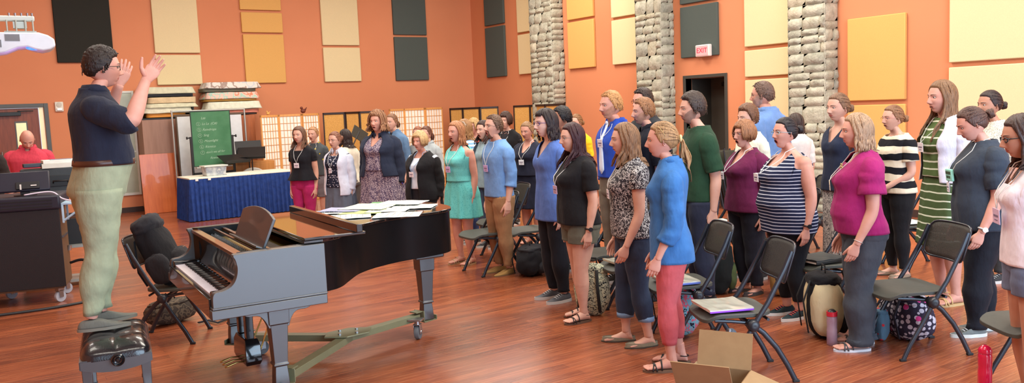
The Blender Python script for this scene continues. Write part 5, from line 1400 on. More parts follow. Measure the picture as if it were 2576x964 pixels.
G().prism(fb+[(0.215, 0.93), (0.23, 0.80), (0.20, 0.72)], 0.056, 1.414, 'Y').out('fallboard', M_EBONY, pn, smooth=50)
G().bb((0.155, 0.056, 0.925), (0.205, 1.414, 0.948)).out('front_rail', plain((120, 78, 44), 0.3, coat=0.5), pn, bevel=0.003)
# iron plate, tuning pins, dampers seen in front of the lid
G().bb((0.21, 0.06, 0.86), (0.66, 1.41, 0.88)).out('iron_plate', plain((150, 128, 72), 0.35, 0.6), pn)
g = G()
for i in range(56):
    for j in range(3): g.cyl((0.25+j*0.022+0.008*(i % 2), 0.11+i*0.0225, 0.88), (0.25+j*0.022+0.008*(i % 2), 0.11+i*0.0225, 0.912), 0.0035, n=6)
g.out('tuning_pins', M_STEEL, pn)
g = G()
for i in range(60): g.bb((0.42, 0.10+i*0.021, 0.88), (0.50, 0.112+i*0.021, 0.915))
g.out('dampers', plain((70, 56, 44), 0.8), pn)
G().bb((0.36, 0.02, 0.925), (0.385, 1.41, 0.945)).bb((0.30, 0.02, 0.93), (0.315, 1.41, 0.944)).out('desk_rail', plain((84, 56, 36), 0.3, coat=0.4), pn, bevel=0.003)
# music desk, curved top edge, leaning back
top = [(0.10+0.74*t, 0.19+0.045*math.sin(PI*t)**0.8) for t in [k/16 for k in range(17)]]
desk = [(0.12, 0.0)]+[(0.82, 0.0)]+[(a, b_) for a, b_ in reversed(top)]
o = G().prism(desk, -0.010, 0.010, 'X').out('music_desk', M_SATIN, pn, bevel=0.004); o.location = (0.33, 0, 0.945); o.rotation_euler = (0, R_(22), 0)
G().bb((-0.05, 0.12, 0.0), (0.0, 0.82, 0.012)).out('desk_ledge', M_SATIN, o, bevel=0.003)
G().bb((0.01, 0.42, -0.0), (0.02, 0.52, 0.12)).out('desk_prop', M_SATIN, o, bevel=0.003)
# lid: main leaf with rounded edge, folded front leaf on top, hinge block
lid = inset([(0.56, 0.05)]+bent+[(0.56, 1.42)], -0.014)
lid[0] = (0.545, 0.035); lid[-1] = (0.545, 1.435)
G().prism(lid, 0.962, 0.982, 'Z').out('lid', plain((20, 18, 18), 0.07, coat=1.0, var=0.05), pn, smooth=40, bevel=0.004)
o = G().bb((0.545, 0.02, 0.983), (0.93, 1.44, 1.0)).out('front_lid_leaf', plain((22, 18, 17), 0.08, coat=1.0, var=0.05), pn, bevel=0.004)
G().bb((0.865, 0.0, 1.0), (0.905, 1.43, 1.05)).out('folded_lid_edge', M_EBONY, pn, bevel=0.004)
# legs
def leg(x, y, rz=0):
    g = G(); rings = []
    for z, w in ((0.60, 0.062), (0.50, 0.060), (0.497, 0.052), (0.26, 0.040), (0.255, 0.046), (0.245, 0.046), (0.24, 0.036), (0.19, 0.040), (0.115, 0.044), (0.11, 0.040)):
        rings.append([(x+w*a, y+w*b_, z) for a, b_ in ((-1, -1), (1, -1), (1, 1), (-1, 1))])
    g.loft(rings); return g.out('leg', M_SATIN, pn, bevel=0.004)
LEGS = [(0.38, 0.13), (0.38, 1.32), (1.76, 1.02)]
for x, y in LEGS: leg(x, y)
for y in (0.13, 1.32):   # shaped brackets either side of the front legs
    br_ = [(0.16, 0.605), (0.60, 0.605)]+smooth_line([(0.60, 0.60), (0.56, 0.565), (0.49, 0.57), (0.455, 0.53), (0.44, 0.48)], 2)+smooth_line([(0.32, 0.48), (0.30, 0.53), (0.265, 0.57), (0.20, 0.565), (0.16, 0.60)], 2)
    G().prism(br_, y-0.05, y+0.0, 'Y').out('leg_bracket', M_SATIN, pn, smooth=40, bevel=0.003)
G().bb((1.64, 0.9, 0.60), (1.88, 1.14, 0.66)).out('leg_plate', M_SATIN, pn, bevel=0.01)
# pedal lyre
g = G(); g.bb((0.30, 0.60, 0.30), (0.35, 0.66, 0.61)).bb((0.30, 0.80, 0.30), (0.35, 0.86, 0.61)).bb((0.27, 0.55, 0.52), (0.38, 0.91, 0.60))
g.loft([[(0.33+a*s_*0.05, 0.73+b_*s_*0.16, z) for a, b_ in ((-1, -1), (1, -1), (1, 1), (-1, 1))] for z, s_ in ((0.30, 0.8), (0.26, 1.0), (0.16, 1.05), (0.13, 0.9))])
ly = g.out('pedal_lyre', M_EBONY, pn, bevel=0.005)
for y in (0.66, 0.73, 0.80): G().tube([(0.30, y, 0.145), (0.24, y, 0.15), (0.18, y, 0.135), (0.165, y, 0.13)], [0.008, 0.008, 0.012, 0.008], 10, flat=0.6, side=(0, 1, 0)).out('pedal', M_BRASS, ly, smooth=True)
G().cyl((0.38, 0.62, 0.2), (0.56, 0.66, 0.6), 0.006, n=8).cyl((0.38, 0.84, 0.2), (0.56, 0.80, 0.6), 0.006, n=8).out('lyre_brace', M_BRASS, ly)
# truck
tk = thing('piano_truck', 'olive steel piano truck with hub plate, three arms and castors under the grand piano', 'piano truck', (PO[0], PO[1], 0), PR)
HUB = Vector((1.04, 0.78, 0.155))
G().prism([(HUB.x+0.15*math.cos(a)*(1.25 if abs(math.cos(a)) > 0.5 else 1), HUB.y+0.12*math.sin(a)) for a in [2*PI*k/6+0.2 for k in range(6)]], 0.175, 0.185).out('hub_plate', M_TRUCK, tk, bevel=0.002)
for k in range(4):
    a = 2*PI*k/4+0.5; G().cyl((HUB.x+0.085*math.cos(a), HUB.y+0.07*math.sin(a), 0.185), (HUB.x+0.085*math.cos(a), HUB.y+0.07*math.sin(a), 0.195), 0.012, n=6).out('bolt', M_STEEL, tk)
for i, (x, y) in enumerate(LEGS):
    L = Vector((x, y, 0.155)); d = (L-HUB); ln = d.length; d.normalize(); ang = math.atan2(d.y, d.x)
    end = L-d*0.10; mid = (HUB+end)/2
    am = G().box((0, 0, 0), ((end-HUB).length, 0.07, 0.006), rz=0).box((0, 0.033, -0.02), ((end-HUB).length, 0.005, 0.045)).box((0, -0.033, -0.02), ((end-HUB).length, 0.005, 0.045)).out('arm', M_TRUCK, tk, bevel=0.001)
    am.location = (mid.x, mid.y, 0.168); am.rotation_euler = (0, 0, ang)
    cp = G().bb((-0.07, -0.055, 0.078), (0.06, 0.055, 0.086)).bb((-0.078, -0.055, 0.086), (-0.07, 0.055, 0.17)).bb((0.052, -0.055, 0.086), (0.06, 0.055, 0.115)).bb((-0.14, -0.04, 0.162), (-0.07, 0.04, 0.17)).out('leg_cup', M_TRUCK, tk, bevel=0.002)
    cp.location = (x, y, 0.024); cp.rotation_euler = (0, 0, ang)
    sd = Vector((-d.y, d.x, 0)); c = L-d*0.17-sd*0.075
    cs = G().cyl((0, 0, 0.12), (0, 0, 0.15), 0.022).bb((-0.03, -0.026, 0.115), (0.03, 0.026, 0.121)).bb((-0.02, -0.026, 0.045), (0.028, -0.022, 0.118)).bb((-0.02, 0.022, 0.045), (0.028, 0.026, 0.118)).bb((-0.045, -0.045, 0.148), (0.045, 0.06, 0.16)).out('castor', M_STEEL, tk, bevel=0.001)
    cs.location = (c.x, c.y, 0); cs.rotation_euler = (0, 0, ang+0.5)
    G().lathe((0.012, 0, 0.055), [(0.03, -0.019), (0.052, -0.017), (0.055, 0.0), (0.052, 0.017), (0.03, 0.019)], 28, axis='Y').out('wheel', M_RUB, cs, smooth=40)
    G().cyl((0.012, -0.03, 0.055), (0.012, 0.03, 0.055), 0.012, n=12).out('axle', M_STEEL, cs)
# sheet music and folders on the lid
def paper(px, py, w, l, rz, mat, label, z=0.9845, name='sheet_music', thick=0.003, lines=True, grp=None):
    c = at_z(px, py, z); g = G(); nx, ny = 8, 8; V = []; F = []
    top = []
    for s_ in (0, 1):
        for i in range(nx+1):
            for j in range(ny+1):
                a, b_ = i/nx-0.5, j/ny-0.5
                k = 0.006*abs(mnoise.noise(Vector((a*3+px, b_*3, py)))) + 0.008*max(0, abs(a)*2-0.75)
                V.append((a*w, b_*l, k+s_*thick))
    N = (nx+1)*(ny+1)
    for i in range(nx):
        for j in range(ny):
            q = (i*(ny+1)+j, i*(ny+1)+j+1, (i+1)*(ny+1)+j+1, (i+1)*(ny+1)+j); F += [tuple(reversed(q)), tuple(N+k for k in q)]
    for i in range(nx):
        a, b_ = i*(ny+1), (i+1)*(ny+1); F += [(a, b_, N+b_, N+a), (b_+ny, a+ny, N+a+ny, N+b_+ny)]
    for j in range(ny): F += [(j+1, j, N+j, N+j+1), (nx*(ny+1)+j, nx*(ny+1)+j+1, N+nx*(ny+1)+j+1, N+nx*(ny+1)+j)]
    o = g.add(V, F).out(name, mat, None, smooth=30); o.location = (float(c[0]), float(c[1]), z); o.rotation_euler = (0, 0, R_(rz))
    tag(o, label, 'folder' if name != 'sheet_music' else 'sheet music', grp)
    if lines:
        s_ = G()
        for r in range(6): s_.bb((-w*0.4, l*(0.34-r*0.13), thick+0.006), (w*0.4, l*(0.34-r*0.13)+0.004, thick+0.0066))
        # printed staves follow on a separate thin layer just above the page
        s_.out('printed_staves', plain((150, 150, 150), 0.8), o)
    return o
M_PAPER = plain((232, 234, 224), 0.6)
paper(826, 536, 0.22, 0.28, 60, M_PAPER, 'white sheet nearest the raised lid edge, under the lilac folder')
paper(862, 529, 0.25, 0.32, 40, plain((150, 156, 190), 0.5), 'lilac-blue folder on the piano lid, left of the pages', z=0.990, name='folder', lines=False)
paper(880, 546, 0.23, 0.30, 66, M_PAPER, 'white sheet lying lowest on the lid beside the hinge block')
paper(912, 535, 0.24, 0.31, 50, plain((176, 190, 120), 0.5), 'lime green folder mostly covered by other pages on the lid', z=0.9848, name='folder', lines=False)
paper(928, 521, 0.36, 0.36, 40, plain((236, 236, 206), 0.5), 'wide cream open booklet in the middle of the piano lid', z=0.994, name='booklet', lines=True)
paper(972, 514, 0.24, 0.31, 46, plain((86, 150, 92), 0.5), 'green folder open behind the cream booklet on the lid', z=0.986, name='folder', lines=False)
paper(1012, 511, 0.26, 0.36, 40, M_PAPER, 'farthest large white sheet, on the green folder', z=0.996)
paper(976, 530, 0.24, 0.30, 50, M_PAPER, 'white sheet in the centre, between cream booklet and nearest large sheet', z=0.9855)
paper(1000, 542, 0.27, 0.33, 55, M_PAPER, 'white sheet nearest the curved side of the piano')
paper(1040, 521, 0.26, 0.33, 48, M_PAPER, 'white sheet farthest towards the tail of the piano')
# ------------------------------------------------------------------ folding chairs
M_CFR = plain((40, 44, 52), 0.32, 0.35, coat=0.2); M_CSEAT = plain((66, 68, 62), 0.55, bs=0.4, vs=30); M_HUBM = plain((34, 36, 42), 0.35)
def mesh_back():
    m, nt, b = new_mat('woven_mesh'); v = coords(nt)
    n = noise_tex(nt, v, 300, 1); nt.links.new(ramp(nt, n, [(0.35, srgb(36, 36, 34)), (0.65, srgb(74, 70, 62))]), b.inputs['Base Color'])
    b.inputs['Roughness'].default_value = 0.6; b.inputs['Alpha'].default_value = 0.82; return m
M_MESH = mesh_back()
def make_chair():
    t = thing('folding_chair', 'x', 'chair')
    for s in (-1, 1):
        x = s*0.225
        pts = [(x*0.93, -0.245, 0.80), (x*0.95, -0.20, 0.70), (x, -0.09, 0.50), (x, 0.0, 0.365), (x, 0.07, 0.24), (x, 0.155, 0.10), (x, 0.20, 0.008)]
        G().tube(pts, 0.0165, 10, flat=0.55, side=(0, 1, 0)).out('frame_side', M_CFR, t, smooth=50)
        xi = s*0.205
        pts = [(xi, 0.03, 0.395), (xi, 0.0, 0.37), (xi, -0.07, 0.315), (xi, -0.15, 0.22), (xi, -0.215, 0.11), (xi, -0.265, 0.008)]
        lg = G().tube(pts, 0.0165, 10, flat=0.6, side=(0, 1, 0)).out('rear_leg', M_CFR, t, smooth=50)
        for fx_, fy_ in ((x, 0.203), (xi, -0.267)): G().box((fx_, fy_, 0.008), (0.023, 0.04, 0.016)).out('rubber_foot', plain((30, 30, 32), 0.8), t, bevel=0.004)
        G().lathe((s*0.215, 0.0, 0.368), [(0.0001, s*-0.02), (0.032, s*-0.02), (0.038, s*0.0), (0.037, s*0.02), (0.028, s*0.034), (0.008, s*0.038), (0.0001, s*0.036)], 22, axis='X').out('hub', M_HUBM, t, smooth=60)
    # seat: contoured slab with rounded corners and a waterfall front
    R = []; nx, ny = 14, 12
    def outl(u, v): # superellipse footprint
        a = math.copysign(abs(u)**0.9, u); return a
    g = G(); V = []; F = []
    for s_ in (0, 1):
        for i in range(nx+1):
            for j in range(ny+1):
                u, w = i/nx*2-1, j/ny*2-1
                q = max(abs(u), abs(w)); n_ = (abs(u)**5+abs(w)**5)**0.2; k = q/n_ if n_ > 0 else 1
                x, y = u*k*0.21, w*k*0.215+0.075
                z = 0.415-0.012*(1-u*u)*(0.4+0.6*(1-w*w))-(0.03*max(0, w-0.6)/0.4 if w > 0.6 else 0)+0.012*max(0, -w-0.5)
                V.append((x, y, z+(0.022 if s_ else 0)))
    N = (nx+1)*(ny+1)
    for i in range(nx):
        for j in range(ny):
            q = (i*(ny+1)+j, i*(ny+1)+j+1, (i+1)*(ny+1)+j+1, (i+1)*(ny+1)+j); F += [tuple(reversed(q)), tuple(N+k for k in q)]
    for i in range(nx):
        a, b_ = i*(ny+1), (i+1)*(ny+1); F += [(a, b_, N+b_, N+a), (b_+ny, a+ny, N+a+ny, N+b_+ny)]
    for j in range(ny): F += [(j+1, j, N+j, N+j+1), (nx*(ny+1)+j, nx*(ny+1)+j+1, N+nx*(ny+1)+j+1, N+nx*(ny+1)+j)]
    g.add(V, F).out('seat', M_CSEAT, t, smooth=50, bevel=0.003)
    G().cyl((-0.21, 0.0, 0.368), (0.21, 0.0, 0.368), 0.012, n=10).cyl((-0.205, -0.10, 0.395), (0.205, -0.10, 0.395), 0.009, n=10).out('crossbar', M_CFR, t, smooth=40)
    for s in (-1, 1): G().tube([(s*0.19, 0.0, 0.375), (s*0.19, 0.12, 0.392), (s*0.185, 0.22, 0.40)], 0.011, 8).out('seat_support', M_CFR, t, smooth=40)
    # backrest: curved mesh panel inside a rim
    def bp(u, w): # u -1..1 across, w 0..1 up
        n_ = (abs(u)**6+abs(2*w-1)**6)**(1/6); q = max(abs(u), abs(2*w-1)); k = q/n_ if n_ else 1
        uu, ww = u*k, ((2*w-1)*k+1)/2
        return (uu*0.212, -0.195-0.075*ww-0.035*(1-uu*uu), 0.60+0.235*ww)
    nn = 14; V = [bp(i/nn*2-1, j/8) for i in range(nn+1) for j in range(9)]; F = [(i*9+j, i*9+j+1, (i+1)*9+j+1, (i+1)*9+j) for i in range(nn) for j in range(8)]
    bk = G().add(V, F).out('backrest', M_MESH, t, smooth=True, solid=0.004)
    per = [bp(i/nn*2-1, 0) for i in range(nn+1)]+[bp(1, j/8) for j in range(1, 9)]+[bp(1-i/nn*2, 1) for i in range(1, nn+1)]+[bp(-1, 1-j/8) for j in range(1, 9)]
    G().tube(per, 0.0075, 8, cap=False).out('rim', M_CFR, bk, smooth=True)
    return t
CH = make_chair(); _first = [True]
CHAIRS = []
def place_chair(hub, turn, label, right=False):
    """hub: pixel of the round joint on the near side; turn: degrees from the left profile towards the viewer"""
    c = at_z(hub[0], hub[1], 0.368); az = math.atan2(c[1], c[0]); face = az+R_(90+turn); rz = face-PI/2
    hx = 0.225 if right else -0.225
    o = CH if _first[0] else copy_tree(CH); _first[0] = False
    o.location = (float(c[0]-math.cos(rz)*hx), float(c[1]-math.sin(rz)*hx), 0); o.rotation_euler = (0, 0, rz)
    o['label'] = label; o['category'] = 'chair'; o['group'] = 'folding chairs of the singers'
    CHAIRS.append(o); return o
def on_chair(ch, lx, ly, z, rz=0.0):
    a = ch.rotation_euler[2]; return (ch.location[0]+math.cos(a)*lx-math.sin(a)*ly, ch.location[1]+math.sin(a)*lx+math.cos(a)*ly, z), a+rz
cA = place_chair((1895, 820), 20, 'empty folding chair with a glossy clear folder on its seat, next to the cardboard box')
cB = place_chair((1757, 745), 20, 'folding chair behind the coral jeans with a white folder stack on its seat')
cC = place_chair((2348, 762), 33, 'empty folding chair with bare seat between grey slacks and grey sneakers')
cD = place_chair((2700, 862), 34, 'folding chair at the right edge of the picture, mostly cut off')
cF = place_chair((2133, 690), 28, 'folding chair behind the fuchsia blouse with a black binder on its seat')
cE = place_chair((2003, 608), 30, 'folding chair right behind the navy striped tank top, its green-grey back showing')
cH = place_chair((1357, 597), 22, 'folding chair between tan chinos and blue tunic, black rucksack under it')
cI = place_chair((1285, 572), 22, 'folding chair near the navy dress, only its legs and back edge in view')
cG = place_chair((1500, 618), 22, 'folding chair whose mesh back shows right of the black tee with olive shorts')
cK = place_chair((1572, 660), 20, 'folding chair with empty seat right behind the olive shorts')
cJ = place_chair((1630, 692), 20, 'folding chair behind the rolled jeans, striped tote bag under it')
c2 = place_chair((1256, 603), 28, 'folding chair between turquoise dress and tan chinos')
cL = place_chair((1846, 582), 24, 'folding chair with a sheet of paper on it between green tee and plum sweater')
cM = place_chair((2335, 586), 32, 'folding chair with papers behind the green striped dress, its legs behind the bare chair')
cN = place_chair((2062, 560), 34, 'folding chair farthest back beside the snakeskin skirt')
cP = place_chair((408, 752), -200, 'folding chair with a black rucksack on it, left of the piano keyboard', right=True)

# folded chairs leaning on the wall by the doorway
for i in range(7):
    t = thing('folded_chair', 'black folded chair leaning in the row of folded chairs beside the doorway', 'chair', (10.18, 8.62+i*0.11, 0), R_(4), 'folded chairs leaning beside the doorway')
    lean = 0.22
    G().box((0, 0.0, 0.80), (0.40, 0.012, 0.24), rx=-lean*0).xf(Matrix.Rotation(-lean, 4, 'X')).out('backrest', M_CSEAT, t, bevel=0.01)
    G().box((0, -0.03, 0.45), (0.38, 0.02, 0.38)).xf(Matrix.Rotation(-lean, 4, 'X')).out('seat', M_CSEAT, t, bevel=0.012)
    for s in (-1, 1):
        G().tube([(s*0.21, 0.0, 0.94), (s*0.215, 0.0, 0.5), (s*0.215, 0.01, 0.01)], 0.013, 8).tube([(s*0.19, -0.02, 0.5), (s*0.19, -0.05, 0.02)], 0.012, 8).xf(Matrix.Rotation(-lean, 4, 'X')).out('frame_side', M_CFR, t, smooth=50)

# ------------------------------------------------------------------ things on and under the chairs
def glossy_sleeve():
    m, nt, b = new_mat('glossy_sleeve'); v = coords(nt)
    b.inputs['Base Color'].default_value = srgb(206, 206, 190); b.inputs['Roughness'].default_value = 0.12; b.inputs['Coat Weight'].default_value = 1
    bump(nt, b, noise_tex(nt, coords(nt, (1.2, 4, 1)), 4, 1), 0.7, 0.02); return m
M_SLEEVE = glossy_sleeve()
def binder(ch, lx, ly, w, l, rz, mat, label, edge=None, th=0.016, name='folder', z=0.442):
    loc, a = on_chair(ch, lx, ly, z, rz)
    t = thing(name, label, 'folder' if name != 'binder' else 'binder', loc, a)
    g = G(); V = []; F = []; n = 10
    for s_ in (0, 1):
        for i in range(n+1):
            for j in range(n+1):
                u, v_ = i/n-0.5, j/n-0.5; k = 0.006*mnoise.noise(Vector((u*4+lx*9, v_*4, 1)))*s_+0.010*max(0, abs(v_)*2-0.7)*s_
                V.append((u*w, v_*l, (th if s_ else th*0.6)+k))
    N = (n+1)**2
    for i in range(n):
        for j in range(n):
            q = (i*(n+1)+j, i*(n+1)+j+1, (i+1)*(n+1)+j+1, (i+1)*(n+1)+j); F += [tuple(reversed(q)), tuple(N+k for k in q)]
    for i in range(n):
        a_, b_ = i*(n+1), (i+1)*(n+1); F += [(a_, b_, N+b_, N+a_), (b_+n, a_+n, N+a_+n, N+b_+n)]
    for j in range(n): F += [(j+1, j, N+j, N+j+1), (n*(n+1)+j, n*(n+1)+j+1, N+n*(n+1)+j+1, N+n*(n+1)+j)]
    g.add(V, F).out('cover', mat, t, smooth=30)
    G().bb((-w/2+0.004, -l/2+0.004, 0.001), (w/2-0.002, l/2-0.004, th*0.62)).out('pages', M_PAPER, t, bevel=0.001)
    if edge: G().bb((-w/2-0.003, -l/2, 0), (-w/2+0.005, l/2, th*0.7)).out('spine', plain(edge, 0.4), t, bevel=0.002)
    return t
binder(cA, -0.01, 0.12, 0.30, 0.28, 0.1, M_SLEEVE, 'glossy clear folder with a purple spine on the chair by the cardboard box', (150, 70, 220))
binder(cB, -0.04, 0.10, 0.30, 0.24, 0.1, M_SLEEVE, 'pale folder stack on the chair behind the coral jeans', (90, 110, 190), th=0.02)
binder(cJ, 0.0, 0.14, 0.26, 0.2, 0.2, M_SLEEVE, 'clear plastic folder on the chair above the striped tote bag')
binder(cF, 0.0, 0.12, 0.28, 0.30, 0.3, plain((40, 44, 46), 0.4), 'black binder on the chair between striped tank top and grey slacks', (30, 30, 30), th=0.028, name='binder')
binder(cL, 0.0, 0.10, 0.28, 0.3, 0.1, M_PAPER, 'white paper folder on the chair right of the green tee', th=0.006)
binder(cM, 0.0, 0.10, 0.28, 0.3, 0.1, M_PAPER, 'white paper folder on the chair behind the green striped dress', th=0.006)
# water bottles
def bottle(px, py, h, r, body, capc, label, loop=True):
    c = at_z(px, py, 0); t = thing('water_bottle', label, 'bottle', (float(c[0]), float(c[1]), 0), 0.6)
    G().lathe((0, 0, 0), [(0.0001, 0), (r*0.9, 0), (r, 0.006), (r, h*0.45), (r*0.93, h*0.52), (r, h*0.6), (r, h*0.78), (r*0.9, h*0.83), (r*0.62, h*0.86), (0.0001, h*0.86)], 28).out('bottle_body', body, t, smooth=50)
    cp = G().lathe((0, 0, 0), [(0.0001, h*0.84), (r*0.98, h*0.84), (r*1.0, h*0.9), (r*0.8, h*0.95), (r*0.4, h), (0.0001, h)], 24).out('cap', capc, t, smooth=50)
    if loop: G().tube([(-r*0.4, 0, h*0.94), (-r*1.6, 0, h*1.04), (-r*2.2, 0, h*0.97), (-r*1.6, 0, h*0.9), (-r*0.6, 0, h*0.9)], 0.006, 8).out('carry_loop', plain((210, 216, 222), 0.4), cp, smooth=True)
M_REDP = plain((206, 22, 66), 0.15, coat=0.5); M_CLEAR, nt_, b_m = new_mat('clear_plastic')
_v = coords(nt_); nt_.links.new(ramp(nt_, noise_tex(nt_, _v, 8), [(0.3, srgb(190, 150, 170)), (0.7, srgb(210, 180, 196))]), b_m.inputs['Base Color']); b_m.inputs['Alpha'].default_value = 0.55; b_m.inputs['Roughness'].default_value = 0.1
bottle(1840, 918, 0.24, 0.036, M_REDP, plain((110, 120, 130), 0.4), 'red water bottle with a grey flip lid behind the cardboard box')
bottle(2093, 868, 0.25, 0.035, M_CLEAR, plain((30, 30, 34), 0.4), 'clear water bottle with black cap left of the grey slacks', loop=False)
G().lathe((float(at_z(2093, 868)[0]), float(at_z(2093, 868)[1]), 0.205), [(0.030, 0), (0.0362, 0), (0.0362, 0.03), (0.030, 0.03)], 24).out('bottle_collar', plain((206, 40, 60), 0.3), None, smooth=50)
tag(bpy.data.objects['bottle_collar'], 'red ring band around the neck of the clear bottle', 'band')
bottle(2477, 985, 0.27, 0.037, M_REDP, M_REDP, 'bright red sports bottle with red cap at the lower right edge', loop=False)
# cardboard box with open flaps
M_CARD = wood((128, 98, 66), (140, 108, 74), (3, 3, 3), 0.85); M_CARD2 = wood((146, 114, 78), (156, 124, 86), (3, 3, 3), 0.85)
bc = at_z(1800, 1052, 0.0)
bx = thing('cardboard_box', 'open brown cardboard box with raised flaps at the bottom edge', 'box', (float(bc[0]), float(bc[1]), 0), R_(28))
W_, D_, H_ = 0.40, 0.30, 0.22
g = G(); th = 0.005
g.bb((-W_/2, -D_/2, 0), (W_/2, D_/2, th)); g.bb((-W_/2, -D_/2, 0), (W_/2, -D_/2+th, H_)); g.bb((-W_/2, D_/2-th, 0), (W_/2, D_/2, H_)); g.bb((-W_/2, -D_/2, 0), (-W_/2+th, D_/2, H_)); g.bb((W_/2-th, -D_/2, 0), (W_/2, D_/2, H_))
g.out('box_body', M_CARD, bx)
def flap(c, d, rot, name='flap'):
    o = G().bb((0, -d[1]/2, -th/2), (d[0], d[1]/2, th/2)).out(name, M_CARD2, bx); o.location = c; o.rotation_euler = rot; return o
flap((W_/2, 0, H_), (0.20, D_), (0, R_(-72), 0)); flap((-W_/2, 0, H_), (0.20, D_), (0, R_(-58), R_(180)))
flap((0, D_/2, H_), (0.02, W_), (0, R_(-80), R_(90))); flap((0, -D_/2, H_), (0.20, W_), (0, R_(20), R_(-90)))
t = thing('paper_bag', 'pale plastic wrapped papers poking out of the cardboard box', 'papers', (float(bc[0])-0.03, float(bc[1]), 0.008), R_(50))
G().box((0, 0, 0.125), (0.20, 0.02, 0.25), rx=0.15).out('sleeve', M_SLEEVE, t, bevel=0.003); G().box((0.02, 0.05, 0.125), (0.2, 0.012, 0.24), rx=0.1, rz=0.3).out('page', M_PAPER, t, bevel=0.002)
# bags: soft lumpy solids
def soft(name, parent, c, d, mat, seed=1, rz=0.0, amp=0.12, tilt=0.0, sq=2.6, flat=True, loc0=(0, 0, 0)):
    g = G(); n = 26; rings = []
    for i in range(n+1):
        ph = -PI/2+PI*i/n; ring = []
        for k in range(32):
            th_ = 2*PI*k/32; cx, cy, cz = math.cos(th_)*math.cos(ph), math.sin(th_)*math.cos(ph), math.sin(ph)
            m_ = (abs(cx)**sq+abs(cy)**sq+abs(cz)**sq)**(-1/sq)
            p = Vector((cx*m_*d[0]/2, cy*m_*d[1]/2, cz*m_*d[2]/2)); nn = mnoise.noise(Vector((cx*2+seed, cy*2, cz*2)))+0.5*mnoise.noise(Vector((cx*5, cy*5+seed, cz*5)))
            p *= 1+amp*nn; ring.append((p.x, p.y, max(p.z, -d[2]/2*0.98) if flat else p.z))
        rings.append(ring)
    g.loft(rings)
    M = Matrix.Translation(Vector(c)) @ Matrix.Rotation(rz, 4, 'Z') @ Matrix.Rotation(tilt, 4, 'X') 
    g.xf(M); return g.out(name, mat, parent, smooth=True)
def bag(name, label, cat, px, py, d, mat, rz=0.0, seed=1, amp=0.10, z=0.0, dd=0.0, strapcol=None, pocket=None, tilt=0.0, lie=0.0):
    c = at_z(px, py, z); u = _cw[:2]/np.linalg.norm(_cw[:2]); c = c[:2]+u*dd
    t = thing(name, label, cat, (float(c[0]), float(c[1]), z), rz)
    soft('bag_body', t, (0, 0, d[2]/2), d, mat, seed, 0, amp, tilt)
    soft('bag_lid', t, (0, 0, d[2]*0.90), (d[0]*0.82, d[1]*0.86, d[2]*0.24), pocket or mat, seed+9, 0, 0.10)
    if pocket: soft('front_pocket', t, (0, -d[1]*0.45, d[2]*0.32), (d[0]*0.7, d[1]*0.35, d[2]*0.5), pocket, seed+3, 0, 0.06)
    if strapcol:
        sm = cloth(strapcol)
        G().tube([(-0.05, 0, d[2]*0.96), (-0.04, 0, d[2]*1.12), (0.04, 0, d[2]*1.12), (0.05, 0, d[2]*0.96)], 0.009, 8, flat=0.5).out('handle', sm, t, smooth=True)
        for s in (-1, 1): G().tube([(s*d[0]*0.22, d[1]*0.42, d[2]*0.92), (s*d[0]*0.27, d[1]*0.62, d[2]*0.6), (s*d[0]*0.3, d[1]*0.5, d[2]*0.12)], 0.014, 8, flat=0.35).out('strap', sm, t, smooth=True)
    return t
K_BLACK = cloth((24, 24, 28)); K_DK = cloth((40, 40, 44))
bag('rucksack', 'black rucksack on the floor under the chair beside the tan chinos', 'bag', 1338, 690, (0.46, 0.28, 0.30), K_BLACK, R_(40), 2, 0.12, strapcol=(24, 24, 26), pocket=K_DK)
bag('tote_bag', 'tall tote bag with a black and cream zigzag pattern behind the sandals', 'bag', 1492, 792, (0.30, 0.16, 0.42), speckle((190, 190, 160), (44, 48, 48), 24, 0.4, (120, 130, 120), kind='noise'), R_(120), 3, 0.06, strapcol=(40, 40, 40))
bag('rucksack', 'patterned rucksack with pink and teal print under the chair behind the coral jeans', 'bag', 1706, 838, (0.46, 0.26, 0.42), speckle((120, 170, 186), (214, 96, 116), 14, 0.25, (40, 44, 60), kind='noise'), R_(60), 4, 0.12, strapcol=(30, 34, 40))
bag('rucksack', 'large black and moss green rucksack on the floor behind the two empty chairs', 'bag', 1806, 736, (0.34, 0.26, 0.50), cloth((34, 38, 38)), R_(50), 5, 0.14, strapcol=(90, 100, 110), pocket=cloth((84, 96, 60)))
bag('rucksack', 'cream and black striped rucksack standing left of the grey slacks', 'bag', 2072, 846, (0.34, 0.26, 0.46), stripes((206, 190, 150), (30, 30, 32), 0.15, 0.55, axis=0), R_(50), 6, 0.05, strapcol=(30, 30, 32), pocket=K_BLACK)
bag('duffel_bag', 'bag with a pink and grey pebble print under the bare chair on the right', 'bag', 2280, 850, (0.46, 0.26, 0.32), speckle((50, 44, 60), (196, 190, 200), 26, 0.42, (214, 70, 140)), R_(60), 7, 0.10, strapcol=(40, 36, 46))
bag('handbag', 'small bag with a red printed motif right of the grey slacks hem', 'bag', 2215, 855, (0.14, 0.10, 0.22), speckle((90, 120, 140), (200, 50, 60), 20, 0.3, (220, 190, 150)), R_(60), 8, 0.08)
bag('woven_basket', 'straw basket on the floor behind the black leggings', 'basket', 1968, 742, (0.26, 0.2, 0.26), plain((190, 156, 96), 0.9, bs=0.8, vs=16), R_(30), 9, 0.04)
bag('duffel_bag', 'brown-black camouflage duffel bag on the floor under the chair left of the piano', 'bag', 432, 812, (0.46, 0.24, 0.20), speckle((58, 50, 44), (92, 80, 66), 9, 0.4, kind='noise'), R_(20), 10, 0.08, strapcol=(36, 34, 32))
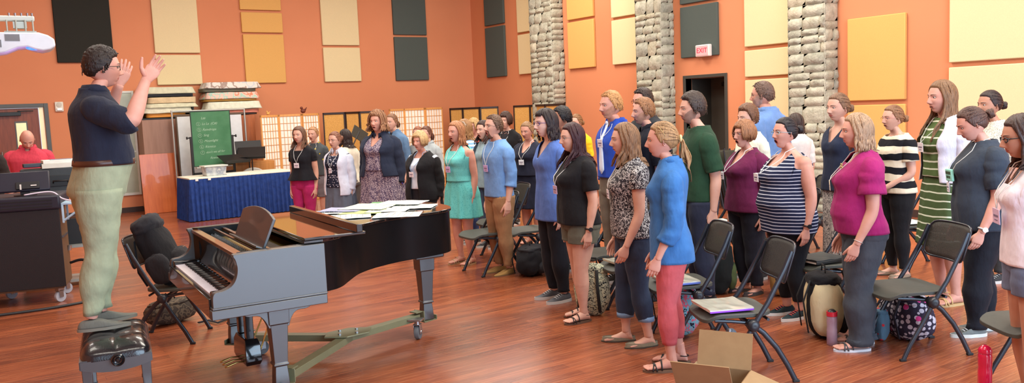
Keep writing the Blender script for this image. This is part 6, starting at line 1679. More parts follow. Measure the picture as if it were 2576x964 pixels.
G().tube([tuple(at_z(500, 812, 0.02)), tuple(at_z(525, 806, 0.015)), tuple(at_z(548, 812, 0.015)), tuple(at_z(575, 800, 0.012)), tuple(at_z(590, 792, 0.01))], 0.018, 8, flat=0.4).out('shoulder_strap', K_DK, None, smooth=True)
tag(bpy.data.objects['shoulder_strap'], 'loose dark webbing strap lying on the floor beneath the keyboard', 'strap')
# the rucksack standing on the chair left of the piano, leaning back
(lx, a_) = on_chair(cP, 0, 0.04, 0.44)
t = thing('rucksack', 'bulky black rucksack sitting on the chair left of the piano', 'bag', lx, a_)
soft('bag_body', t, (0, -0.10, 0.25), (0.34, 0.24, 0.54), K_BLACK, 12, 0, 0.10, R_(26), flat=False)
soft('bag_lid', t, (0, -0.19, 0.47), (0.30, 0.22, 0.16), K_DK, 15, 0, 0.12, R_(26), flat=False)
for s in (-1, 1): soft('side_pocket', t, (s*0.17, -0.06, 0.15), (0.09, 0.18, 0.24), K_DK, 16+s, 0, 0.10, R_(26), flat=False)
soft('front_pocket', t, (0, 0.07, 0.16), (0.28, 0.14, 0.28), K_DK, 13, 0, 0.08, R_(24), flat=False)
for s in (-1, 1): G().tube([(s*0.07, -0.16, 0.46), (s*0.10, -0.26, 0.36), (s*0.12, -0.24, 0.12), (s*0.12, -0.18, 0.01)], 0.02, 8, flat=0.35).out('strap', K_DK, t, smooth=True)
G().tube([(-0.05, -0.2, 0.50), (0, -0.22, 0.55), (0.05, -0.2, 0.50)], 0.009, 8).out('handle', K_DK, t, smooth=True)
G().bb((0.05, 0.10, 0.30), (0.09, 0.105, 0.305)).bb((0.02, 0.12, 0.24), (0.06, 0.125, 0.245)).out('zip_pull', M_STEEL, t)

# ------------------------------------------------------------------ the adjustable bench under the conductor
bn = thing('piano_bench', 'black tufted leather adjustable bench the conductor stands on', 'bench', (0.765, 5.44, 0), R_(-9))
M_LEATH = plain((22, 22, 26), 0.22, coat=0.5, bs=0.25, vs=14)
BW, BD = 0.37, 0.72; V = []; F = []; nx, ny = 36, 60
for i in range(nx+1):
    for j in range(ny+1):
        u, w = i/nx*2-1, j/ny*2-1; n_ = (abs(u)**8+abs(w)**8)**0.125; q = max(abs(u), abs(w)); k = q/n_ if n_ else 1
        tuft = 0.010*(abs(math.sin((u+1)*PI*1.0))*abs(math.sin((w+1)*PI*1.5)))**0.5
        edge = 0.05*(max(abs(u), abs(w))**6)
        V.append((u*k*BW/2, w*k*BD/2, 0.488+tuft-edge-0.004))
base = len(V)
per = [i*(ny+1) for i in range(nx+1)]+[nx*(ny+1)+j for j in range(1, ny+1)]+[i*(ny+1)+ny for i in range(nx-1, -1, -1)]+[j for j in range(ny-1, 0, -1)]
F = [(i*(ny+1)+j, i*(ny+1)+j+1, (i+1)*(ny+1)+j+1, (i+1)*(ny+1)+j) for i in range(nx) for j in range(ny)]
for p_ in per: V.append((V[p_][0]*1.01, V[p_][1]*1.006, 0.400))
for i in range(len(per)): F.append((per[i], per[(i+1) % len(per)], base+(i+1) % len(per), base+i))
F.append(tuple(base+i for i in range(len(per))))
G().add(V, F).out('cushion', M_LEATH, bn, smooth=60)
ap = [(-0.5, 0)]+[(-0.5+k/12, -0.075+0.03*abs(2*k/12-1)**2*1.0) for k in range(13)]+[(0.5, 0)]
g = G()
for s in (-1, 1):
    g.prism([(a*0.365, 0.405+b_) for a, b_ in ap], s*0.35-0.01, s*0.35+0.01, 'Y'); g.prism([(a*0.70, 0.405+b_) for a, b_ in ap], s*0.178-0.01, s*0.178+0.01, 'X')
g.bb((-0.183, -0.355, 0.395), (0.183, 0.355, 0.41)).out('apron', M_SATIN, bn, smooth=40)
for sx in (-1, 1):
    for sy in (-1, 1):
        g = G(); rings = []
        for z, w in ((0.40, 0.027), (0.30, 0.025), (0.10, 0.020), (0.095, 0.024), (0.085, 0.024), (0.08, 0.018), (0.0, 0.020)): rings.append([(sx*0.152+w*a, sy*0.325+w*b_, z) for a, b_ in ((-1, -1), (1, -1), (1, 1), (-1, 1))])
        lg = g.loft(rings).out('leg', M_SATIN, bn, bevel=0.003)
for s in (-1, 1):
    G().lathe((0.01, s*0.362, 0.402), [(0.0001, 0), (0.012, 0), (0.012, s*0.02), (0.034, s*0.024), (0.036, s*0.036), (0.030, s*0.042), (0.026, s*0.038), (0.020, s*0.044), (0.013, s*0.040), (0.008, s*0.046), (0.0001, s*0.046)], 28, axis='Y').out('knob', M_EBONY, bn, smooth=50)
# ------------------------------------------------------------------ things along the back of the room
W_CHERRY = wood((150, 82, 48), (190, 108, 62), (5, 5, 0.6), 0.4, 0.2); W_PANEL = wood((196, 96, 44), (216, 116, 58), (6, 6, 0.5), 0.35, 0.3); W_GREYB = wood((150, 112, 92), (168, 128, 108), (4, 4, 0.5), 0.5)
M_BLK = plain((26, 26, 28), 0.5); M_CHROME = plain((190, 192, 186), 0.35, 0.6)
# storage cabinets
cb = thing('storage_cabinet', 'tall cherry wood cabinet behind the chalkboard, pads stacked on top', 'cabinet', (4.78, 17.16, 0))
G().bb((-0.62, -0.26, 0.08), (0.50, 0.28, 1.78)).out('body', W_CHERRY, cb, bevel=0.004); G().bb((-0.60, -0.22, 0), (0.48, 0.26, 0.08)).out('plinth', M_BLK, cb)
for a, b_ in ((-0.61, -0.06), (-0.05, 0.49)):
    d = G().bb((a, -0.28, 0.1), (b_, -0.262, 1.76)).out('door', W_CHERRY, cb, bevel=0.003); G().cyl(((b_-0.04 if a < -0.3 else a+0.04), -0.31, 0.95), ((b_-0.04 if a < -0.3 else a+0.04), -0.31, 1.1), 0.006, n=8).out('handle', M_STEEL, d)
c2_ = thing('storage_cabinet', 'tall greyish brown cabinet on the left, black shelf compartment at its top', 'cabinet', (3.72, 17.16, 0))
G().bb((-0.56, -0.26, 0.08), (0.42, 0.28, 1.76)).out('body', W_GREYB, c2_, bevel=0.004); G().bb((-0.54, -0.22, 0), (0.40, 0.26, 0.08)).out('plinth', M_BLK, c2_)
g = G(); g.bb((-0.56, -0.26, 1.76), (0.40, 0.28, 1.79)).bb((-0.56, -0.26, 1.79), (-0.53, 0.28, 2.19)).bb((-0.56, 0.25, 1.79), (0.40, 0.28, 2.19)).bb((-0.56, -0.26, 2.19), (0.40, 0.28, 2.24)).bb((0.37, -0.26, 1.79), (0.40, 0.28, 2.19))
g.out('open_shelf', M_BLK, c2_, bevel=0.003)
# stacked pads and folded covers
def pad(x, y, z, w, d, h, mat, label, seed, droop=0.0, flare=0.05):
    g = G(); nx, nz = 40, 7; rings = []
    for k in range(nz+1):
        t = k/nz; ring = []
        for i in range(64):
            a = 2*PI*i/64; cx, cy = math.cos(a), math.sin(a); m_ = (abs(cx)**7+abs(cy)**7)**(-1/7)
            e = flare*(1-t)*(1+0.8*mnoise.noise(Vector((cx*3+seed, cy*3, 0)))) if droop else 0.0
            px_, py_ = cx*m_*(w/2+e), cy*m_*(d/2+e*0.5)
            wv = 0.014*mnoise.noise(Vector((cx*5+seed, cy*5, t*1.5)))+0.012*math.sin(a*17+seed+t*2)*(1-t)*(1 if droop else 0.2)
            ring.append((px_*(1+wv), py_*(1+wv), h*t-(droop*(1-t)*(0.7+0.6*mnoise.noise(Vector((cx*4, cy*4+seed, 2)))))*1.0))
        rings.append(ring)
    for s_ in (0.985, 0.93, 0.6, 0.1): rings.append([(p[0]*s_, p[1]*s_, h*(1+0.05*(1-s_))+0.006*mnoise.noise(Vector((p[0]*6, p[1]*6, seed)))) for p in rings[nz]])
    o = g.loft(rings).out('stacked_pad', mat, None, smooth=True); o.location = (x, y, z); tag(o, label, 'pad'); return o
CW = cloth((222, 220, 196)); CB = cloth((216, 192, 152)); 
pad(3.62, 17.14, 1.80, 0.72, 0.46, 0.075, plain((226, 150, 60), 0.7), 'orange-gold foam pad at the bottom of the left shelf stack', 1)
pad(3.66, 17.13, 1.89, 0.84, 0.50, 0.09, CW, 'off-white covered pad above the orange one in the left shelf stack', 2, 0.015, 0.03)
pad(3.72, 17.12, 1.995, 0.90, 0.52, 0.06, cloth((214, 212, 182)), 'thin pale green-white pad in the middle of the left shelf stack', 3, 0.02, 0.04)
pad(3.74, 17.12, 2.065, 0.88, 0.50, 0.11, CB, 'beige mottled pad just under the black board of the left stack', 4, 0.0)
pad(3.66, 17.12, 2.265, 0.95, 0.58, 0.10, cloth((206, 206, 178)), 'sheet-covered pad on the very top of the left stack', 5, 0.03, 0.05)
pad(4.90, 17.14, 1.795, 0.92, 0.50, 0.03, plain((50, 40, 40), 0.8), 'dark flat board lying directly on the cherry cabinet', 6)
pad(4.92, 17.13, 1.83, 0.95, 0.52, 0.07, cloth((206, 128, 110)), 'salmon pad at the bottom of the right stack', 7)
pad(4.90, 17.12, 1.925, 1.02, 0.56, 0.13, cloth((224, 226, 206)), 'white crumpled sheet-covered pad low in the right stack', 8, 0.02, 0.05)
pad(4.86, 17.13, 2.07, 1.02, 0.52, 0.04, plain((196, 150, 70), 0.7), 'thin mustard foam layer in the right stack', 9)
pad(4.88, 17.12, 2.13, 1.0, 0.55, 0.11, speckle((232, 196, 180), (170, 206, 190), 5, 0.35, (240, 140, 110), kind='noise'), 'pad in a pastel tie-dye sheet, middle of the right stack', 10, 0.02, 0.05)
pad(4.84, 17.13, 2.255, 1.04, 0.52, 0.07, plain((98, 98, 82), 0.7), 'dark olive foam slab near the top of the right stack', 11)
pad(4.90, 17.12, 2.34, 1.02, 0.56, 0.10, speckle((226, 220, 212), (170, 150, 140), 4, 0.3, (200, 206, 210), kind='noise'), 'crumpled printed sheet pad on the very top of the right stack', 12, 0.03, 0.05)
# leaning panel
o = G().box((0, 0, 0.56), (0.66, 0.02, 1.12), rx=-0.10).out('wood_panel', W_PANEL, None, bevel=0.003); o.location = (3.38, 16.80, 0.0); o.rotation_euler = (0, 0, R_(0)); tag(o, 'bright orange-brown wood panel leaning on the left cabinet', 'panel')
# mobile whiteboard
wbm = thing('mobile_whiteboard', 'mobile whiteboard in a silver wheeled frame behind the chalkboard', 'whiteboard', (4.28, 16.66, 0))
G().bb((-0.56, -0.012, 0.52), (0.66, 0.012, 1.80)).out('board', plain((220, 226, 230), 0.12, coat=0.4), wbm)
G().bb((-0.60, -0.02, 0.46), (0.70, 0.02, 0.52)).bb((-0.60, -0.02, 1.80), (0.70, 0.02, 1.84)).bb((-0.57, -0.02, 0.52), (-0.545, 0.02, 1.80)).out('board_frame', plain((92, 74, 56), 0.5), wbm, bevel=0.003)
for x in (-0.63, 0.73):
    f = G().cyl((x, 0, 0.10), (x, 0, 1.92), 0.018, n=12).cyl((x, -0.18, 0.11), (x, 0.18, 0.11), 0.016, n=12).out('post', M_CHROME, wbm, smooth=40)
    for y in (-0.17, 0.17): G().lathe((x, y, 0.04), [(0.02, -0.012), (0.04, -0.01), (0.04, 0.01), (0.02, 0.012)], 18, axis='X').bb((x-0.012, y-0.012, 0.04), (x+0.012, y+0.012, 0.11)).out('castor', plain((70, 68, 64), 0.5), f)
G().cyl((-0.63, 0, 1.90), (0.73, 0, 1.90), 0.016, n=12).cyl((-0.63, 0, 0.5), (0.73, 0, 0.5), 0.012, n=12).out('top_rail', M_CHROME, wbm, smooth=40)
# chalkboard on a stand
cbx0, cbx1 = on_y(480, 300, 15.9)[0], on_y(577, 300, 15.9)[0]
cbc = (cbx0+cbx1)/2; cbw = (cbx1-cbx0)
ck = thing('chalkboard', 'green chalkboard with a handwritten numbered list, on a black stand behind the table', 'chalkboard', (cbc, 15.9, 0), 0)
zt, zb = 1.87, 0.88
M_GREEN, ntg, bg = new_mat('chalk_green'); vg = coords(ntg)
ntg.links.new(ramp(ntg, noise_tex(ntg, vg, 3, 4), [(0.35, srgb(58, 112, 76)), (0.65, srgb(78, 130, 94))]), bg.inputs['Base Color']); bg.inputs['Roughness'].default_value = 0.8
bd_ = G().bb((-cbw/2, -0.012, zb), (cbw/2, 0.012, zt)).out('board', M_GREEN, ck)
G().bb((-cbw/2-0.012, -0.018, zb-0.012), (cbw/2+0.012, 0.018, zb)).bb((-cbw/2-0.012, -0.018, zt), (cbw/2+0.012, 0.018, zt+0.012)).bb((-cbw/2-0.012, -0.018, zb), (-cbw/2, 0.018, zt)).bb((cbw/2, -0.018, zb), (cbw/2+0.012, 0.018, zt)).out('board_frame', plain((28, 48, 36), 0.5), bd_)
M_CHALK = plain((160, 190, 166), 0.95)
for i, (n_, s_) in enumerate([('', 'Laa'), ('2', 'La La  (C#)'), ('3', 'Raindrops'), ('4', 'Sing'), ('5', 'Moonlight'), ('6', 'Ritmico'), ('7', "don't we all for"), ('', 'flowers gr')]):
    z = zt-0.12-i*0.105; x = -cbw/2+0.11+0.008*i
    text_obj('chalk_writing', s_, 0.060 if i != 6 else 0.055, M_CHALK, bd_, (x+0.06+(0.06 if i == 7 else 0), -0.0135, z), (R_(90), R_(-2+i % 3), 0), 0.0006, 'LEFT')
    if n_:
        text_obj('chalk_number', n_, 0.045, M_CHALK, bd_, (x, -0.0135, z), (R_(90), 0, 0), 0.0006)
        G().tube([(x+0.035*math.cos(a), -0.014, z+0.033*math.sin(a)) for a in [2*PI*k/18 for k in range(19)]], 0.0028, 4).out('chalk_ring', M_CHALK, bd_)
for s in (-1, 1):
    f = G().bb((s*(cbw/2+0.03)-0.018, -0.02, 0.04), (s*(cbw/2+0.03)+0.018, 0.02, 1.42)).bb((s*(cbw/2+0.03)-0.02, -0.28, 0.02), (s*(cbw/2+0.03)+0.02, 0.28, 0.06)).out('post', M_BLK, ck, bevel=0.004)
    G().lathe((s*(cbw/2+0.05), 0, 1.40), [(0.0001, 0), (0.012, 0), (0.012, s*0.03), (0.026, s*0.035), (0.026, s*0.055), (0.0001, s*0.06)], 14, axis='X').out('knob', M_BLK, f, smooth=50)
G().bb((-cbw/2-0.03, -0.02, 0.70), (cbw/2+0.03, 0.02, 0.76)).out('crossbar', M_BLK, ck, bevel=0.004)
G().bb((-cbw/2+0.02, -0.07, 0.84), (cbw/2-0.02, 0.0, 0.86)).out('chalk_tray', plain((196, 196, 186), 0.4, 0.4), ck, bevel=0.003)
# table with pleated blue skirt
A_ = Vector((3.40, 14.72)); B_ = Vector((5.28, 14.79)); tr = math.atan2(B_.y-A_.y, B_.x-A_.x); TL = (B_-A_).length
tb = thing('banquet_table', 'long table with white cover and pleated royal blue skirt', 'table', ((A_.x+B_.x)/2, (A_.y+B_.y)/2+0.36, 0), tr)
G().bb((-TL/2, -0.38, 0.715), (TL/2, 0.38, 0.745)).out('tabletop', plain((236, 234, 216), 0.6), tb, bevel=0.008)
for sx in (-1, 1):
    for sy in (-1, 1): G().cyl((sx*(TL/2-0.2), sy*0.28, 0.715), (sx*(TL/2-0.2), sy*0.28, 0), 0.014, n=8).out('leg', M_STEEL, tb)
g = G(); per = []
def edge_pts():
    L = []; n1, n2 = 260, 100
    for i in range(n1): L.append((-TL/2+TL*i/n1, -0.385, 0, -1))
    for i in range(n2): L.append((TL/2+0.005, -0.385+0.77*i/n2, 1, 0))
    for i in range(n1): L.append((TL/2-TL*i/n1, 0.385, 0, 1))
    for i in range(n2): L.append((-TL/2-0.005, 0.385-0.77*i/n2, -1, 0))
    return L
EP = edge_pts(); rows = []
for z in (0.722, 0.70, 0.66, 0.55, 0.40, 0.25, 0.10, 0.012):
    row = []; k = (0.722-z)/0.71; s_acc = 0.0
    for i, (x, y, nx_, ny_) in enumerate(EP):
        s_acc = i*0.0075; w = 0.006+0.020*k
        ph = s_acc*2*PI/0.085+1.6*mnoise.noise(Vector((s_acc*1.7, 0, 0)))
        o_ = w*(math.sin(ph)+0.35*math.sin(ph*2.1))+0.03*k; 
        row.append((x+nx_*o_, y+ny_*o_, z))
    rows.append(row)
g.loft(rows, cap=False); g.out('table_skirt', cloth((34, 62, 128), var=0.2), tb, smooth=True)
for x in (-TL/2+0.12, -TL/2+0.33): G().box((x, -0.395, 0.715), (0.05, 0.006, 0.05)).out('skirt_clip', plain((236, 236, 230), 0.4), tb, bevel=0.003)
# clear storage tub
c = at_z(531, 440, 0.745); tu = thing('storage_tub', 'translucent white plastic tub with lid on the table', 'box', (float(c[0]), 15.02, 0.745), 0.05)
M_TUB, ntt, bt = new_mat('milky_plastic'); vt = coords(ntt); ntt.links.new(ramp(ntt, noise_tex(ntt, vt, 9, 3), [(0.4, srgb(206, 212, 214)), (0.6, srgb(150, 160, 176)), (0.7, srgb(220, 222, 220))]), bt.inputs['Base Color']); bt.inputs['Alpha'].default_value = 0.9; bt.inputs['Roughness'].default_value = 0.25
G().loft([[(a*(0.165+0.02*t), b_*(0.12+0.015*t), 0.16*t) for a, b_ in ((-1, -1), (1, -1), (1, 1), (-1, 1))] for t in (0, 1)]).out('tub', M_TUB, tu, bevel=0.012)
G().box((0, 0, 0.17), (0.41, 0.30, 0.02)).out('lid', plain((226, 228, 220), 0.4), tu, bevel=0.006)
o = G().box((0, 0, 0.006), (0.42, 0.28, 0.012)).out('paper_stack', M_PAPER, None, bevel=0.002); c = at_z(612, 440, 0.745); o.location = (float(c[0]), 15.05, 0.745); o.rotation_euler = (0, 0, 0.15); tag(o, 'low stack of papers on the table right of the plastic tub', 'papers')
# white round-backed chair behind the table
c = on_y(636, 430, 15.98); wc = thing('white_chair', 'white round-backed chair behind the skirted table', 'chair', (float(c[0]), 15.98, 0), 0)
arc = [(0.28*math.cos(a), 0, 0.50+0.26*math.sin(a)) for a in [PI*k/16 for k in range(17)]]
M_WP = plain((232, 230, 220), 0.4)
G().tube([(0.28, 0, 0.44)]+arc+[(-0.28, 0, 0.44)], 0.018, 8).out('back_frame', M_WP, wc, smooth=True); G().prism([(q[0], q[2]) for q in arc], -0.006, 0.006, 'Y').out('backrest', M_WP, wc)
G().bb((-0.25, -0.42, 0.43), (0.25, 0.0, 0.46)).out('seat', M_WP, wc, bevel=0.02)
for sx in (-1, 1):
    for y in (-0.38, -0.03): G().cyl((sx*0.22, y, 0.43), (sx*0.24, y, 0), 0.014, n=8).out('leg', M_WP, wc)
# two black music stands
def music_stand(px, py, Y, rz, label, tilt=55, zc=0.98):
    c = on_y(px, py, Y); t = thing('music_stand', label, 'music stand', (float(c[0]), Y, 0), rz)
    o = G().bb((-0.25, -0.17, -0.004), (0.25, 0.17, 0.004)).bb((-0.25, -0.172, 0), (0.25, -0.166, 0.055)).out('desk', M_BLK, t, bevel=0.003); o.location = (0, 0, zc); o.rotation_euler = (R_(tilt), 0, 0)
    G().cyl((0, 0.02, 0.25), (0, 0.02, zc), 0.011, n=10).out('shaft', M_BLK, t)
    for k in range(3): G().tube([(0, 0.02, 0.32), (0.09*math.cos(k*2.09), 0.02+0.09*math.sin(k*2.09), 0.16), (0.18*math.cos(k*2.09), 0.02+0.18*math.sin(k*2.09), 0.01)], 0.009, 6).out('leg', M_BLK, t)
music_stand(588, 400, 15.68, 0.25, 'black music stand, front one of the two behind the table', 25, 0.98)
music_stand(633, 388, 15.82, -0.35, 'black music stand, rear one with its desk higher, by the paper screen', 38, 1.06)
music_stand(626, 380, 16.02, 0.0, 'black music stand desk standing upright farthest back of the three', 78, 1.12)
o = G().bb((-0.42, -0.22, 0), (0.42, 0.22, 0.88)).out('low_cabinet', wood((186, 124, 60), (204, 142, 76), (5, 5, 0.6), 0.5), None, bevel=0.004); o.location = (4.95, 16.35, 0); tag(o, 'low honey-coloured wooden box unit behind the music stands', 'cabinet')
G().bb((-0.40, -0.232, 0.04), (0.40, -0.22, 0.84)).out('door', wood((186, 124, 60), (204, 142, 76), (5, 5, 0.6), 0.5), o, bevel=0.003)
# folding screens
M_PINE = wood((214, 150, 84), (226, 166, 98), (6, 6, 0.8), 0.5); M_RICE = plain((246, 244, 236), 0.8, emit=0.0)
def shoji(x, y, w, rz, parent, h=1.76, nx=6, nz=12, frame=None, paper_m=None, lattice=True, split=None):
    frame = frame or M_PINE; fw_ = 0.028; g = G()
    for q in ((-w/2, 0, -w/2+fw_, h), (w/2-fw_, 0, w/2, h), (-w/2, 0, w/2, fw_+0.03), (-w/2, h-fw_-0.015, w/2, h)): g.bb((q[0], -0.012, q[1]), (q[2], 0.012, q[3]))
    if split: g.bb((-w/2, -0.012, split), (w/2, 0.012, split+0.03))
    p = g.out('screen_frame', frame, parent, bevel=0.002); p.location = (x, y, 0); p.rotation_euler = (0, 0, rz)
    G().bb((-w/2+fw_, 0.002, 0.05), (w/2-fw_, 0.005, h-0.04)).out('screen_paper', paper_m or M_RICE, p)
    if lattice:
        g = G()
        for i in range(1, nx): xx = -w/2+fw_+(w-2*fw_)*i/nx; g.bb((xx-0.004, -0.008, 0.05), (xx+0.004, 0.002, h-0.04))
        for j in range(1, nz): zz = 0.05+(h-0.09)*j/nz; g.bb((-w/2+fw_, -0.007, zz-0.004), (w/2-fw_, 0.001, zz+0.004))
        g.out('lattice', frame, p)
    return p
def screen(pts, label, **k):
    """pts: hinge points along the folded screen"""
    cx = sum(p[0] for p in pts)/len(pts); cy = sum(p[1] for p in pts)/len(pts)
    t = thing('folding_screen', label, 'screen', (cx, cy, 0))
    for a, b_ in zip(pts[:-1], pts[1:]):
        w = math.hypot(b_[0]-a[0], b_[1]-a[1])-0.006; shoji((a[0]+b_[0])/2-cx, (a[1]+b_[1])/2-cy, w, math.atan2(b_[1]-a[1], b_[0]-a[0]), t, **k)
screen([(5.20, 16.30), (5.63, 16.50), (6.06, 16.34), (6.50, 16.55)], 'pine and paper folding screen left of the dark-framed screens', h=1.76)
screen([(7.98, 16.30), (8.48, 16.58), (8.80, 16.20), (9.36, 16.44)], 'pine and paper folding screen behind the light denim jacket', h=1.78)
M_DKW = plain((44, 28, 24), 0.45); M_TAN = speckle((214, 164, 92), (196, 146, 78), 60, 0.4); M_TAN2 = speckle((168, 118, 66), (150, 104, 58), 60, 0.4)
kd = dict(frame=M_DKW, lattice=False, split=0.80)
screen([(6.56, 16.50), (6.98, 16.32), (7.40, 16.55), (7.88, 16.34)], 'dark-framed woven tan folding screen behind the curly-haired singer', h=1.76, paper_m=M_TAN, **kd)
q = [on_x(1135, 271, 9.62), on_x(1177, 271, 9.95), on_x(1218, 270, 10.1), on_x(1270, 268, 10.55)]
screen([(9.56, 16.45), (10.0, 16.62), (10.22, 16.22), (10.62, 16.05)], 'dark-framed tan folding screen standing in the back corner', h=1.75, paper_m=M_TAN, **kd)
def yx(px, X): return float(on_x(px, 266, X)[1])
screen([(10.45, yx(1291, 10.45)), (10.62, yx(1334, 10.62)), (10.40, yx(1371, 10.40)), (10.42, yx(1422, 10.42))], 'dark-framed tan folding screen before the farthest stone column', h=1.75, paper_m=M_TAN, **kd)
# ornaments on the screens
for px, py, colr, lab in ((763, 277, (110, 50, 34), 'small dark carved bird ornament above the paper screen'), (674, 284, (226, 170, 90), 'small yellow ornament above the left end of the paper screen')):
    c = on_y(px, py+10, 16.44); t = thing('ornament', lab, 'ornament', (float(c[0]), 16.44 if px > 700 else 16.42, 1.755))
    k = 1.0 if px > 700 else 0.6
    G().ball((0, 0, 0.06*k), 0.05*k, 12, sc_=(1.1, 0.7, 0.9)).ball((-0.03*k, 0, 0.12*k), 0.03*k, 10).out('ornament_body', plain(colr, 0.6), t, smooth=True)
    G().tube([(0.04*k, 0, 0.08*k), (0.08*k, 0, 0.13*k)], [0.02*k, 0.008*k], 8).out('ornament_tail', plain(colr, 0.6), t, smooth=True)
# microphone stand-like round shield behind the curly-haired singer: a folded chair hung on the screen
c = on_y(905, 345, 15.6); t = thing('folded_chair', 'folded black chair seen between floral blouse and dark denim jacket', 'chair', (float(c[0]), 15.6, 0), 0.3)
G().box((0, 0, 1.30), (0.40, 0.012, 0.24), ry=0.5).out('backrest', M_CSEAT, t, bevel=0.01)
G().tube([(0.0, 0, 1.36), (-0.32, 0, 0.9), (-0.3, 0.02, 0.0)], 0.012, 8).tube([(0.2, 0, 1.22), (0.1, 0, 0.9), (0.2, -0.05, 0.0)], 0.012, 8).out('frame_side', M_CFR, t, smooth=50)
G().box((0.02, 0.01, 0.8), (0.38, 0.02, 0.36)).out('seat', M_CSEAT, t, bevel=0.012)

# ------------------------------------------------------------------ equipment cart on the left
M_CART = plain((20, 19, 24), 0.55, bs=0.3, vs=16); M_CARTS = wood((92, 66, 44), (112, 82, 54), (5, 5, 0.6), 0.55); M_PURP = plain((120, 110, 200), 0.3)
ct = thing('equipment_cart', 'tall black equipment cart on castors with brown side panel at the left edge', 'cart', (0.50, 9.50, 0), R_(-14))
G().bb((-0.62, -0.26, 0.16), (0.47, -0.24, 0.92)).out('front_panel', M_CART, ct, bevel=0.003)
G().bb((-0.62, -0.24, 0.14), (0.45, 0.30, 0.92)).out('body', M_CARTS, ct, bevel=0.004)
G().bb((-0.64, -0.28, 0.92), (0.49, 0.32, 1.06)).out('top_box', plain((28, 28, 44), 0.5), ct, bevel=0.02)
for k in range(3): G().bb((-0.5, -0.286, 0.95+k*0.03), (0.42, -0.279, 0.96+k*0.03)).out('vent_slot', plain((14, 14, 18), 0.6), ct)
G().bb((0.452, -0.1, 0.62), (0.462, 0.2, 0.64)).cyl((0.46, 0.2, 0.45), (0.47, 0.2, 0.5), 0.02, n=10).out('side_hardware', M_STEEL, ct)
for x, y in ((-0.5, -0.2), (0.40, -0.2), (-0.1, 0.24), (0.40, 0.24)):
    o = G().bb((-0.03, -0.03, 0.11), (0.03, 0.03, 0.14)).bb((-0.02, -0.03, 0.05), (0.02, -0.024, 0.12)).bb((-0.02, 0.024, 0.05), (0.02, 0.03, 0.12)).out('castor', M_STEEL, ct); o.location = (x, y, 0); o.rotation_euler = (0, 0, 0.7)
    G().lathe((0, 0, 0.055), [(0.02, -0.02), (0.052, -0.018), (0.055, 0), (0.052, 0.018), (0.02, 0.02)], 22, axis='Y').out('wheel', plain((170, 176, 190), 0.4), o, smooth=40)
sh = G().bb((0.49, -0.26, 0.955), (0.80, 0.05, 0.975)).bb((0.49, -0.26, 0.78), (0.51, -0.24, 0.96)).bb((0.77, -0.26, 0.80), (0.79, -0.24, 0.96)).tube([(0.50, -0.25, 0.80), (0.72, -0.25, 0.955)], 0.012, 6).bb((0.49, 0.03, 0.78), (0.51, 0.05, 0.96)).out('side_shelf', plain((170, 200, 220), 0.4), ct, bevel=0.004)
# monitor on the cart
mo = thing('monitor', 'black computer monitor seen from behind on top of the equipment cart', 'monitor', (0.64, 9.34, 1.06), R_(-8))
G().box((0, 0, 0.135), (0.44, 0.03, 0.20), rx=-0.35).out('screen_housing', plain((30, 30, 46), 0.4), mo, bevel=0.012)
G().box((0, 0.0, 0.04), (0.08, 0.03, 0.10)).lathe((0, 0.02, 0), [(0.0001, 0), (0.10, 0), (0.10, 0.01), (0.02, 0.02), (0.0001, 0.02)], 20).out('stand', M_BLK, mo, smooth=40)
G().box((0.03, -0.04, 0.10), (0.2, 0.02, 0.07), rx=-0.35).out('connector_panel', M_BLK, mo, bevel=0.003); G().box((-0.03, -0.056, 0.09), (0.014, 0.01, 0.05)).box((0.08, -0.056, 0.10), (0.05, 0.008, 0.01)).out('plug', M_WP, mo)
# dark amplifier case behind, with a stack of papers on it
am = thing('equipment_case', 'dark grey equipment case behind the monitor, papers stacked on top', 'case', (0.98, 10.22, 0.66), R_(-8))
G().bb((-0.30, -0.14, 0.36), (0.30, 0.16, 0.615)).out('case_body', plain((50, 56, 58), 0.5, bs=0.3, vs=12), am, bevel=0.008)
G().bb((-0.05, -0.152, 0.42), (0.20, -0.14, 0.54)).out('handle_plate', plain((34, 38, 40), 0.5), am, bevel=0.004); G().tube([(0.0, -0.16, 0.46), (0.0, -0.18, 0.48), (0.14, -0.18, 0.48), (0.14, -0.16, 0.46)], 0.008, 8).out('case_handle', M_BLK, am, smooth=True)
G().bb((-0.40, -0.20, 0.33), (0.48, 0.22, 0.36)).out('shelf', wood((100, 60, 44), (120, 74, 54), (4, 4, 1), 0.5), am, bevel=0.003)
for x in (-0.38, 0.44):
    for y in (-0.18, 0.19): G().bb((x, y, -0.66), (x+0.03, y+0.03, 0.33)).out('post', plain((150, 154, 150), 0.4, 0.5), am)
G().bb((-0.38, -0.18, -0.25), (0.46, 0.2, -0.22)).bb((-0.38, -0.18, -0.62), (0.46, 0.2, -0.59)).out('lower_shelf', plain((160, 162, 156), 0.4, 0.3), am)
G().bb((-0.3, -0.1, -0.22), (0.36, 0.16, 0.06)).out('rack_unit', M_BLK, am, bevel=0.004)
pc = on_y(125, 405, 9.86); o = thing('paper_ream', 'stack of white papers and a thick pad on the dark equipment case', 'papers', (1.06, 10.20, 1.275), R_(-2))
G().bb((-0.19, -0.13, 0), (0.19, 0.14, 0.05)).out('pad', plain((214, 212, 200), 0.6), o, bevel=0.003); G().box((-0.01, 0, 0.068), (0.34, 0.24, 0.035), rz=0.05).out('sheets', M_PAPER, o, bevel=0.002); G().box((0.0, 0, 0.088), (0.2, 0.14, 0.004), rz=0.05).out('printed_sheet', plain((130, 130, 150), 0.6), o)
o = G().box((0, 0, 0.02), (0.2, 0.12, 0.04)).out('cassette_deck', plain((46, 50, 60), 0.4), None, bevel=0.006); o.location = (0.80, 10.18, 1.295); tag(o, 'small grey-blue device left of the paper stack on the case', 'device')
